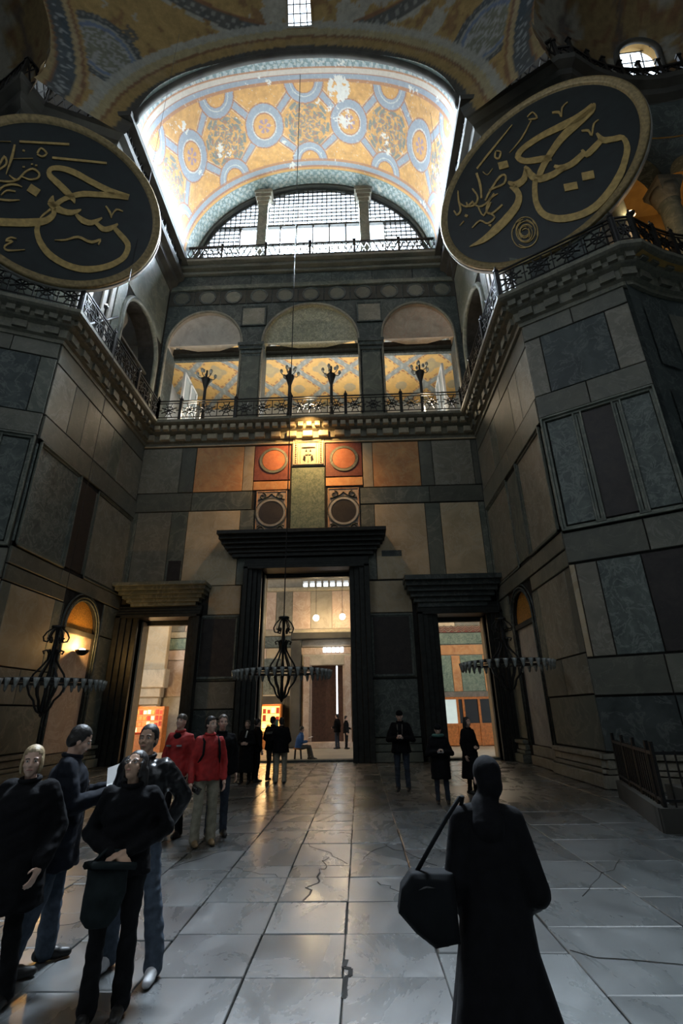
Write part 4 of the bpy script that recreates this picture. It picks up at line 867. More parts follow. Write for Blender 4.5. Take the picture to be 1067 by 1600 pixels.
STROKES_R=[[(2.43,1.19,2.36,1.49),(2.32,1.13,2.24,1.47),(2.14,1.06,2.07,1.44),(1.95,1.02,1.89,1.44),(1.75,1.05,1.71,1.45),(1.53,1.11,1.5,1.5),(1.31,1.17,1.28,1.55),(1.08,1.24,1.04,1.6),(0.82,1.31,0.79,1.65),(0.59,1.36,0.54,1.68),(0.36,1.37,0.31,1.69),(0.14,1.37,0.07,1.69),(-0.03,1.35,-0.11,1.65),(-0.14,1.3,-0.26,1.6),(-0.2,1.23,-0.36,1.5),(-0.21,1.21,-0.42,1.33),(-0.21,1.19,-0.37,1.1),(-0.16,1.09,-0.27,0.89),(-0.08,0.98,-0.14,0.72),(0.05,0.87,0.02,0.58),(0.23,0.75,0.2,0.45),(0.39,0.65,0.36,0.34),(0.53,0.55,0.51,0.25),(0.66,0.46,0.64,0.16),(0.75,0.39,0.73,0.11)],[(2.46,1.38,2.41,1.44),(2.46,1.29,2.37,1.41),(2.43,1.15,2.33,1.36),(2.34,1.01,2.25,1.33),(2.16,0.93,2.08,1.29),(1.92,0.85,1.83,1.25),(1.71,0.78,1.61,1.21),(1.54,0.73,1.43,1.14),(1.39,0.68,1.28,1.07),(1.24,0.62,1.12,0.98),(1.1,0.53,0.97,0.87),(0.95,0.42,0.82,0.73),(0.81,0.3,0.68,0.6),(0.67,0.17,0.54,0.46),(0.54,0.03,0.4,0.3),(0.43,-0.1,0.29,0.16),(0.36,-0.22,0.2,0.03),(0.31,-0.34,0.14,-0.1),(0.27,-0.42,0.1,-0.18)],[(2.26,0.07,2.2,0.07),(2.3,-0.05,2.21,-0.06),(2.35,-0.21,2.22,-0.26),(2.39,-0.29,2.28,-0.47),(2.44,-0.34,2.39,-0.6),(2.53,-0.41,2.51,-0.66),(2.62,-0.48,2.6,-0.72),(2.72,-0.53,2.7,-0.78),(2.82,-0.59,2.78,-0.82),(2.91,-0.73,2.81,-0.85),(2.96,-0.93,2.82,-0.93),(2.97,-1.13,2.82,-1.06),(2.96,-1.32,2.8,-1.2),(2.92,-1.5,2.77,-1.32),(2.85,-1.66,2.72,-1.46),(2.79,-1.81,2.65,-1.6),(2.71,-1.96,2.58,-1.75),(2.63,-2.13,2.49,-1.89),(2.53,-2.29,2.4,-2.02),(2.4,-2.44,2.28,-2.16),(2.26,-2.59,2.14,-2.31),(2.11,-2.72,2.0,-2.43),(1.94,-2.84,1.84,-2.55),(1.76,-2.95,1.67,-2.65),(1.58,-3.03,1.51,-2.71),(1.39,-3.05,1.35,-2.73),(1.2,-3.04,1.18,-2.72),(1.02,-2.99,1.01,-2.68),(0.82,-2.92,0.84,-2.61),(0.61,-2.81,0.65,-2.51),(0.42,-2.68,0.48,-2.39),(0.25,-2.51,0.35,-2.26),(0.09,-2.31,0.22,-2.1),(-0.03,-2.09,0.13,-1.95),(-0.12,-1.85,0.07,-1.79),(-0.17,-1.6,0.03,-1.6),(-0.19,-1.36,-0.0,-1.41),(-0.19,-1.14,-0.01,-1.23),(-0.17,-0.92,0.01,-1.04),(-0.14,-0.72,0.03,-0.86),(-0.1,-0.51,0.06,-0.66),(-0.05,-0.3,0.11,-0.46),(-0.01,-0.17,0.14,-0.33)],[(2.35,-0.42,2.28,-0.19),(2.29,-0.48,2.21,-0.23),(2.19,-0.55,2.11,-0.28),(2.09,-0.62,2.01,-0.32),(1.99,-0.66,1.91,-0.37),(1.87,-0.71,1.81,-0.41),(1.75,-0.69,1.77,-0.43),(1.66,-0.5,1.78,-0.45),(1.65,-0.34,1.75,-0.34),(1.65,-0.24,1.72,-0.25)],[(1.71,-0.58,1.64,-0.32),(1.61,-0.63,1.54,-0.35),(1.45,-0.7,1.38,-0.4),(1.3,-0.73,1.24,-0.42),(1.16,-0.71,1.14,-0.41),(1.03,-0.67,1.03,-0.38),(0.91,-0.59,0.96,-0.33),(0.82,-0.46,0.9,-0.29),(0.76,-0.32,0.83,-0.21),(0.72,-0.23,0.78,-0.15)],[(1.1,-0.64,1.04,-0.37),(0.99,-0.66,0.93,-0.37),(0.82,-0.68,0.76,-0.38),(0.65,-0.69,0.61,-0.37),(0.49,-0.66,0.47,-0.33),(0.33,-0.61,0.33,-0.27),(0.19,-0.54,0.23,-0.21),(0.07,-0.42,0.17,-0.15),(-0.02,-0.27,0.13,-0.09),(-0.1,-0.12,0.1,-0.0),(-0.15,0.07,0.05,0.11),(-0.18,0.26,0.01,0.27),(-0.2,0.4,-0.03,0.41),(-0.2,0.49,-0.07,0.51),(-0.21,0.56,-0.1,0.58),(-0.2,0.61,-0.13,0.63)],[(-0.11,0.45,-0.2,0.55),(-0.12,0.31,-0.25,0.44),(-0.15,0.1,-0.31,0.29),(-0.21,-0.08,-0.37,0.21),(-0.34,-0.16,-0.44,0.19),(-0.48,-0.18,-0.54,0.19),(-0.63,-0.14,-0.6,0.21),(-0.76,0.04,-0.66,0.24),(-0.84,0.23,-0.75,0.34),(-0.88,0.36,-0.83,0.43)],[(-0.67,0.18,-0.85,0.1),(-0.61,0.02,-0.8,-0.05),(-0.54,-0.22,-0.73,-0.26),(-0.49,-0.47,-0.7,-0.41),(-0.5,-0.69,-0.71,-0.51),(-0.54,-0.87,-0.75,-0.63),(-0.62,-1.03,-0.81,-0.73),(-0.73,-1.17,-0.91,-0.82),(-0.88,-1.29,-1.05,-0.92),(-1.04,-1.4,-1.2,-1.0),(-1.2,-1.49,-1.36,-1.09),(-1.39,-1.57,-1.54,-1.16),(-1.57,-1.64,-1.72,-1.23),(-1.76,-1.68,-1.88,-1.31),(-1.95,-1.71,-2.05,-1.38),(-2.14,-1.72,-2.21,-1.43),(-2.36,-1.67,-2.4,-1.46),(-2.58,-1.59,-2.6,-1.48),(-2.73,-1.53,-2.73,-1.5)],[(1.47,-1.19,1.44,-1.54),(1.82,-1.38,1.79,-1.73)],[(0.87,-1.22,0.85,-1.55),(1.27,-1.44,1.25,-1.76)],[(-1.06,1.63,-1.05,1.23),(-0.71,1.44,-0.7,1.06)],[(-1.88,2.09,-1.84,1.99),(-1.68,2.21,-1.64,2.11),(-1.39,2.4,-1.34,2.29),(-1.09,2.57,-1.05,2.46),(-0.78,2.74,-0.75,2.65),(-0.46,2.91,-0.43,2.85),(-0.24,3.03,-0.22,2.98)],[(-0.57,1.75,-0.56,1.72),(-0.44,1.82,-0.42,1.77),(-0.25,1.93,-0.23,1.86),(-0.08,2.05,-0.04,1.98),(0.11,2.23,0.14,2.16),(0.29,2.45,0.32,2.39),(0.42,2.6,0.44,2.54)],[(0.33,2.9,0.35,2.84),(0.39,2.93,0.41,2.87),(0.48,2.97,0.49,2.9),(0.56,2.95,0.55,2.89),(0.62,2.8,0.58,2.79),(0.67,2.6,0.61,2.62),(0.66,2.45,0.61,2.55),(0.56,2.49,0.56,2.58),(0.43,2.6,0.44,2.67),(0.35,2.68,0.36,2.74)],[(-1.0,2.23,-1.05,2.29),(-1.03,2.16,-1.08,2.23),(-1.06,2.06,-1.12,2.13),(-1.07,1.99,-1.14,2.02),(-1.05,1.94,-1.1,1.9),(-1.01,1.88,-1.04,1.79),(-0.99,1.86,-0.96,1.75),(-0.95,1.9,-0.9,1.81),(-0.91,1.99,-0.85,1.92),(-0.89,2.07,-0.83,2.04),(-0.91,2.11,-0.88,2.16),(-0.97,2.18,-0.95,2.24),(-1.02,2.24,-1.0,2.29)],[(1.16,2.3,1.15,2.21),(1.22,2.26,1.21,2.16),(1.31,2.19,1.29,2.08),(1.39,2.1,1.33,2.03),(1.41,1.95,1.35,1.96),(1.41,1.83,1.35,1.84),(1.38,1.83,1.41,1.75),(1.4,1.91,1.44,1.86),(1.43,2.08,1.48,2.02),(1.48,2.21,1.52,2.14),(1.56,2.26,1.58,2.2),(1.65,2.28,1.66,2.22),(1.71,2.28,1.71,2.23)],[(1.84,0.61,1.84,0.52),(1.9,0.58,1.89,0.48),(1.98,0.52,1.96,0.42),(2.06,0.43,2.0,0.37),(2.08,0.28,2.02,0.29),(2.08,0.15,2.03,0.15),(2.06,0.14,2.09,0.06),(2.1,0.23,2.14,0.17),(2.15,0.41,2.2,0.35),(2.21,0.56,2.25,0.49),(2.29,0.6,2.3,0.54),(2.36,0.61,2.37,0.55),(2.4,0.6,2.41,0.56)],[(-1.87,1.81,-1.96,1.84),(-1.86,1.62,-1.94,1.65),(-1.83,1.34,-1.92,1.38),(-1.82,1.07,-1.92,1.12),(-1.84,0.82,-1.92,0.88),(-1.87,0.57,-1.94,0.62),(-1.89,0.4,-1.96,0.45)],[(-2.17,1.2,-2.22,1.2),(-2.12,1.04,-2.18,1.03),(-2.05,0.8,-2.11,0.81),(-2.02,0.59,-2.09,0.63),(-2.04,0.45,-2.11,0.52),(-2.1,0.34,-2.16,0.44),(-2.18,0.28,-2.23,0.39),(-2.28,0.28,-2.3,0.39),(-2.4,0.33,-2.4,0.43),(-2.49,0.41,-2.46,0.47),(-2.54,0.53,-2.48,0.53),(-2.55,0.65,-2.49,0.63),(-2.55,0.73,-2.5,0.7)],[(-2.75,1.55,-2.79,1.59),(-2.76,1.42,-2.81,1.47),(-2.77,1.24,-2.83,1.28),(-2.78,1.05,-2.85,1.09),(-2.77,0.85,-2.85,0.89),(-2.77,0.62,-2.84,0.67),(-2.78,0.45,-2.85,0.52),(-2.84,0.35,-2.89,0.46),(-2.91,0.32,-2.95,0.43),(-3.0,0.34,-2.98,0.44),(-3.06,0.47,-3.0,0.48),(-3.09,0.61,-3.03,0.61),(-3.11,0.7,-3.06,0.7)],[(-2.8,0.94,-2.84,0.92),(-2.73,0.81,-2.77,0.78),(-2.64,0.64,-2.68,0.59),(-2.56,0.54,-2.56,0.44),(-2.47,0.53,-2.44,0.42),(-2.36,0.57,-2.32,0.47),(-2.28,0.6,-2.24,0.51)],[(-1.83,0.25,-1.78,0.17),(-1.77,0.32,-1.72,0.24),(-1.69,0.44,-1.64,0.35),(-1.59,0.56,-1.54,0.46),(-1.44,0.7,-1.39,0.6),(-1.27,0.85,-1.22,0.75),(-1.12,0.95,-1.08,0.83),(-1.01,0.95,-1.0,0.84),(-0.91,0.89,-0.94,0.8),(-0.86,0.77,-0.92,0.77),(-0.86,0.64,-0.92,0.7),(-0.9,0.5,-0.96,0.58),(-0.97,0.4,-1.01,0.5),(-1.07,0.39,-1.09,0.49),(-1.19,0.41,-1.2,0.52),(-1.3,0.45,-1.31,0.55),(-1.41,0.48,-1.41,0.58),(-1.51,0.52,-1.52,0.61),(-1.58,0.56,-1.58,0.64)],[(-2.28,0.54,-2.32,0.52),(-2.22,0.42,-2.27,0.39),(-2.15,0.25,-2.19,0.21),(-2.07,0.14,-2.09,0.06),(-1.98,0.1,-1.97,-0.01),(-1.87,0.08,-1.84,-0.02),(-1.76,0.1,-1.72,-0.0),(-1.64,0.16,-1.6,0.07),(-1.53,0.25,-1.49,0.17),(-1.45,0.32,-1.41,0.25)],[(-2.09,0.15,-2.14,0.16),(-2.06,-0.05,-2.12,-0.04),(-2.02,-0.31,-2.07,-0.31),(-1.98,-0.41,-1.97,-0.51),(-1.89,-0.33,-1.84,-0.42),(-1.74,-0.14,-1.69,-0.22),(-1.64,0.0,-1.59,-0.07)],[(-1.29,0.12,-1.3,0.18),(-1.38,0.13,-1.39,0.2),(-1.5,0.13,-1.52,0.22),(-1.6,0.09,-1.65,0.19),(-1.68,-0.02,-1.74,0.06),(-1.76,-0.19,-1.83,-0.12),(-1.8,-0.33,-1.87,-0.28),(-1.79,-0.42,-1.85,-0.43),(-1.75,-0.5,-1.78,-0.57),(-1.68,-0.55,-1.67,-0.65),(-1.54,-0.54,-1.52,-0.64),(-1.36,-0.48,-1.33,-0.58),(-1.24,-0.44,-1.21,-0.53)],[(-1.76,-0.44,-1.79,-0.48),(-1.69,-0.55,-1.73,-0.6),(-1.6,-0.72,-1.65,-0.75),(-1.56,-0.88,-1.62,-0.82),(-1.64,-0.96,-1.68,-0.87),(-1.77,-1.0,-1.8,-0.9),(-1.9,-0.98,-1.9,-0.89),(-2.0,-0.86,-1.96,-0.81),(-2.08,-0.71,-2.04,-0.66),(-2.15,-0.63,-2.15,-0.55),(-2.25,-0.64,-2.28,-0.55),(-2.38,-0.69,-2.41,-0.62),(-2.48,-0.74,-2.51,-0.67)],[(-2.65,0.16,-2.71,0.08),(-2.55,0.02,-2.61,-0.06)],[(-1.85,-0.99,-1.88,-1.06),(-1.76,-1.1,-1.8,-1.17)],[(-2.75,-0.16,-2.78,-0.1),(-2.95,-0.25,-2.97,-0.21)],[(-1.65,1.69,-1.68,1.68),(-1.62,1.6,-1.65,1.59),(-1.57,1.47,-1.59,1.45),(-1.52,1.4,-1.52,1.36),(-1.45,1.42,-1.43,1.38),(-1.36,1.49,-1.34,1.45),(-1.29,1.53,-1.27,1.5)],[(-0.55,-2.42,-0.58,-2.4),(-0.56,-2.45,-0.59,-2.43),(-0.58,-2.49,-0.6,-2.46),(-0.59,-2.52,-0.61,-2.49),(-0.61,-2.54,-0.63,-2.51),(-0.64,-2.56,-0.65,-2.52),(-0.66,-2.57,-0.67,-2.53),(-0.68,-2.57,-0.69,-2.53),(-0.71,-2.56,-0.71,-2.53),(-0.74,-2.55,-0.73,-2.52),(-0.76,-2.53,-0.75,-2.5),(-0.79,-2.51,-0.78,-2.48),(-0.81,-2.47,-0.79,-2.46),(-0.83,-2.43,-0.81,-2.42),(-0.85,-2.38,-0.83,-2.37),(-0.86,-2.33,-0.84,-2.33),(-0.86,-2.27,-0.84,-2.28),(-0.86,-2.22,-0.84,-2.23),(-0.86,-2.18,-0.83,-2.19)],[(-0.52,-2.65,-0.54,-2.62),(-0.55,-2.67,-0.56,-2.64),(-0.58,-2.7,-0.6,-2.67),(-0.62,-2.72,-0.63,-2.69),(-0.66,-2.73,-0.67,-2.69),(-0.7,-2.72,-0.7,-2.69),(-0.74,-2.7,-0.74,-2.67),(-0.78,-2.68,-0.77,-2.65),(-0.82,-2.64,-0.81,-2.61),(-0.85,-2.59,-0.84,-2.57),(-0.88,-2.54,-0.86,-2.52),(-0.91,-2.48,-0.89,-2.47),(-0.93,-2.41,-0.9,-2.41),(-0.94,-2.33,-0.91,-2.34),(-0.94,-2.25,-0.92,-2.26),(-0.94,-2.17,-0.92,-2.18),(-0.92,-2.09,-0.9,-2.12),(-0.89,-2.03,-0.87,-2.05),(-0.87,-1.98,-0.85,-2.01)],[(-0.56,-2.8,-0.56,-2.77),(-0.6,-2.8,-0.6,-2.77),(-0.66,-2.8,-0.66,-2.76),(-0.72,-2.78,-0.71,-2.75),(-0.77,-2.74,-0.76,-2.71),(-0.82,-2.69,-0.81,-2.67),(-0.87,-2.63,-0.85,-2.61),(-0.91,-2.56,-0.89,-2.54),(-0.94,-2.47,-0.92,-2.46),(-0.97,-2.39,-0.95,-2.38),(-0.99,-2.3,-0.96,-2.3),(-1.0,-2.21,-0.97,-2.21),(-1.0,-2.11,-0.97,-2.13),(-0.98,-2.01,-0.96,-2.03),(-0.96,-1.91,-0.93,-1.94),(-0.92,-1.83,-0.9,-1.86),(-0.87,-1.77,-0.85,-1.81),(-0.8,-1.73,-0.79,-1.77),(-0.76,-1.71,-0.74,-1.74)],[(-0.79,-2.99,-0.79,-2.96),(-0.84,-2.95,-0.84,-2.92),(-0.92,-2.89,-0.91,-2.86),(-0.98,-2.81,-0.97,-2.79),(-1.04,-2.72,-1.02,-2.71),(-1.08,-2.62,-1.06,-2.61),(-1.12,-2.51,-1.09,-2.51),(-1.14,-2.4,-1.12,-2.4),(-1.16,-2.28,-1.13,-2.28),(-1.16,-2.16,-1.13,-2.17),(-1.15,-2.05,-1.12,-2.07),(-1.13,-1.95,-1.1,-1.97),(-1.09,-1.85,-1.07,-1.88),(-1.04,-1.77,-1.02,-1.8),(-0.97,-1.69,-0.95,-1.72),(-0.9,-1.64,-0.89,-1.68),(-0.81,-1.64,-0.8,-1.68),(-0.71,-1.66,-0.71,-1.7),(-0.65,-1.68,-0.65,-1.72)],[(-0.79,-2.44,-0.77,-2.43),(-0.81,-2.42,-0.79,-2.4),(-0.82,-2.38,-0.8,-2.36),(-0.84,-2.33,-0.82,-2.33),(-0.85,-2.29,-0.83,-2.29),(-0.86,-2.25,-0.83,-2.25),(-0.86,-2.2,-0.83,-2.21),(-0.85,-2.16,-0.83,-2.18),(-0.85,-2.12,-0.82,-2.14),(-0.83,-2.09,-0.81,-2.11),(-0.82,-2.06,-0.8,-2.09),(-0.8,-2.03,-0.78,-2.06),(-0.78,-2.01,-0.76,-2.05),(-0.75,-2.0,-0.74,-2.04),(-0.72,-2.0,-0.71,-2.04),(-0.68,-2.01,-0.68,-2.04),(-0.65,-2.03,-0.66,-2.06),(-0.62,-2.07,-0.63,-2.09),(-0.6,-2.09,-0.61,-2.12)],[(-0.86,-2.46,-0.84,-2.46),(-0.87,-2.41,-0.85,-2.41),(-0.88,-2.33,-0.86,-2.33),(-0.89,-2.26,-0.86,-2.27),(-0.89,-2.19,-0.86,-2.21),(-0.87,-2.13,-0.85,-2.15),(-0.86,-2.08,-0.83,-2.1),(-0.83,-2.03,-0.81,-2.06),(-0.8,-1.99,-0.78,-2.02),(-0.77,-1.96,-0.75,-1.99),(-0.73,-1.94,-0.72,-1.98),(-0.69,-1.93,-0.69,-1.97),(-0.65,-1.94,-0.65,-1.97),(-0.61,-1.96,-0.61,-1.99),(-0.56,-1.99,-0.56,-2.03),(-0.51,-2.04,-0.53,-2.07),(-0.47,-2.11,-0.49,-2.13),(-0.44,-2.19,-0.46,-2.2),(-0.42,-2.25,-0.44,-2.26)],[(-0.99,-2.23,-0.97,-2.24),(-0.98,-2.16,-0.96,-2.18),(-0.97,-2.06,-0.95,-2.08),(-0.95,-1.98,-0.93,-2.0),(-0.92,-1.91,-0.9,-1.94),(-0.88,-1.86,-0.86,-1.89),(-0.83,-1.82,-0.82,-1.85),(-0.79,-1.79,-0.77,-1.83),(-0.73,-1.78,-0.72,-1.81),(-0.68,-1.78,-0.67,-1.82),(-0.62,-1.8,-0.62,-1.83),(-0.57,-1.83,-0.57,-1.86),(-0.51,-1.88,-0.52,-1.91),(-0.46,-1.96,-0.48,-1.98),(-0.41,-2.05,-0.43,-2.06),(-0.37,-2.15,-0.39,-2.15),(-0.35,-2.26,-0.37,-2.26),(-0.34,-2.38,-0.36,-2.38),(-0.33,-2.46,-0.35,-2.46)],[(-1.04,-1.83,-1.02,-1.86),(-1.0,-1.77,-0.98,-1.8),(-0.95,-1.69,-0.93,-1.72),(-0.9,-1.62,-0.88,-1.66),(-0.84,-1.59,-0.82,-1.62),(-0.77,-1.57,-0.76,-1.61),(-0.7,-1.57,-0.69,-1.61),(-0.63,-1.59,-0.63,-1.63),(-0.56,-1.64,-0.56,-1.67),(-0.49,-1.7,-0.5,-1.73),(-0.43,-1.77,-0.44,-1.79),(-0.38,-1.86,-0.39,-1.88),(-0.33,-1.96,-0.35,-1.97),(-0.29,-2.09,-0.32,-2.09),(-0.26,-2.23,-0.29,-2.23),(-0.25,-2.36,-0.28,-2.36),(-0.26,-2.5,-0.29,-2.49),(-0.29,-2.64,-0.32,-2.62),(-0.31,-2.73,-0.34,-2.71)],[(-0.77,-2.14,-0.76,-2.17),(-0.75,-2.13,-0.74,-2.16),(-0.73,-2.12,-0.72,-2.16),(-0.7,-2.11,-0.69,-2.15),(-0.67,-2.12,-0.67,-2.16),(-0.65,-2.14,-0.65,-2.17),(-0.62,-2.16,-0.63,-2.19),(-0.6,-2.19,-0.61,-2.21),(-0.58,-2.22,-0.59,-2.24),(-0.56,-2.26,-0.58,-2.27),(-0.54,-2.29,-0.57,-2.3),(-0.53,-2.34,-0.56,-2.34),(-0.53,-2.38,-0.55,-2.38),(-0.53,-2.43,-0.55,-2.42),(-0.53,-2.48,-0.55,-2.47),(-0.54,-2.53,-0.56,-2.5),(-0.56,-2.57,-0.58,-2.54),(-0.58,-2.6,-0.6,-2.57),(-0.6,-2.62,-0.62,-2.59)],[(-0.72,-1.94,-0.72,-1.98),(-0.69,-1.96,-0.69,-1.99),(-0.64,-1.98,-0.64,-2.01),(-0.6,-2.01,-0.6,-2.04),(-0.56,-2.05,-0.57,-2.07),(-0.53,-2.1,-0.54,-2.12),(-0.5,-2.16,-0.52,-2.17),(-0.48,-2.22,-0.5,-2.22),(-0.46,-2.28,-0.48,-2.29),(-0.45,-2.35,-0.47,-2.35),(-0.44,-2.41,-0.47,-2.4),(-0.45,-2.48,-0.47,-2.47),(-0.46,-2.54,-0.48,-2.52),(-0.48,-2.6,-0.5,-2.58),(-0.51,-2.66,-0.53,-2.64),(-0.54,-2.71,-0.56,-2.68),(-0.58,-2.74,-0.6,-2.7),(-0.64,-2.75,-0.65,-2.71),(-0.67,-2.76,-0.68,-2.72)],[(-0.54,-1.79,-0.55,-1.82),(-0.5,-1.84,-0.52,-1.86),(-0.45,-1.91,-0.47,-1.93),(-0.41,-1.99,-0.43,-2.0),(-0.38,-2.07,-0.4,-2.08),(-0.35,-2.16,-0.37,-2.16),(-0.34,-2.25,-0.36,-2.25),(-0.33,-2.34,-0.36,-2.33),(-0.33,-2.43,-0.36,-2.42),(-0.35,-2.51,-0.37,-2.49),(-0.36,-2.59,-0.39,-2.56),(-0.39,-2.66,-0.41,-2.63),(-0.43,-2.71,-0.45,-2.68),(-0.48,-2.76,-0.49,-2.73),(-0.54,-2.8,-0.55,-2.76),(-0.6,-2.81,-0.61,-2.78),(-0.67,-2.79,-0.67,-2.76),(-0.74,-2.75,-0.74,-2.72),(-0.79,-2.72,-0.79,-2.69)],[(-0.35,-1.99,-0.37,-1.99),(-0.33,-2.07,-0.35,-2.08),(-0.29,-2.19,-0.31,-2.19),(-0.26,-2.31,-0.29,-2.31),(-0.25,-2.42,-0.28,-2.41),(-0.26,-2.54,-0.28,-2.52),(-0.27,-2.64,-0.29,-2.62),(-0.29,-2.74,-0.32,-2.71),(-0.33,-2.83,-0.35,-2.8),(-0.37,-2.9,-0.39,-2.87),(-0.42,-2.96,-0.44,-2.93),(-0.48,-3.0,-0.49,-2.97),(-0.54,-3.03,-0.55,-2.99),(-0.62,-3.03,-0.63,-2.99),(-0.71,-3.01,-0.71,-2.97),(-0.79,-2.96,-0.78,-2.93),(-0.87,-2.87,-0.85,-2.85),(-0.94,-2.76,-0.93,-2.74),(-0.99,-2.68,-0.98,-2.66)],[(-0.53,-2.22,-0.56,-2.22),(-0.53,-2.26,-0.56,-2.25),(-0.53,-2.3,-0.56,-2.29),(-0.53,-2.35,-0.56,-2.33),(-0.54,-2.38,-0.57,-2.36),(-0.56,-2.42,-0.58,-2.39),(-0.57,-2.45,-0.59,-2.42),(-0.59,-2.47,-0.61,-2.44),(-0.61,-2.49,-0.63,-2.45),(-0.64,-2.5,-0.65,-2.46),(-0.66,-2.5,-0.67,-2.46),(-0.69,-2.5,-0.69,-2.46),(-0.72,-2.48,-0.71,-2.45),(-0.75,-2.46,-0.74,-2.43),(-0.78,-2.43,-0.76,-2.4),(-0.8,-2.39,-0.78,-2.37),(-0.82,-2.34,-0.8,-2.33),(-0.84,-2.28,-0.81,-2.28),(-0.84,-2.24,-0.82,-2.24)]]
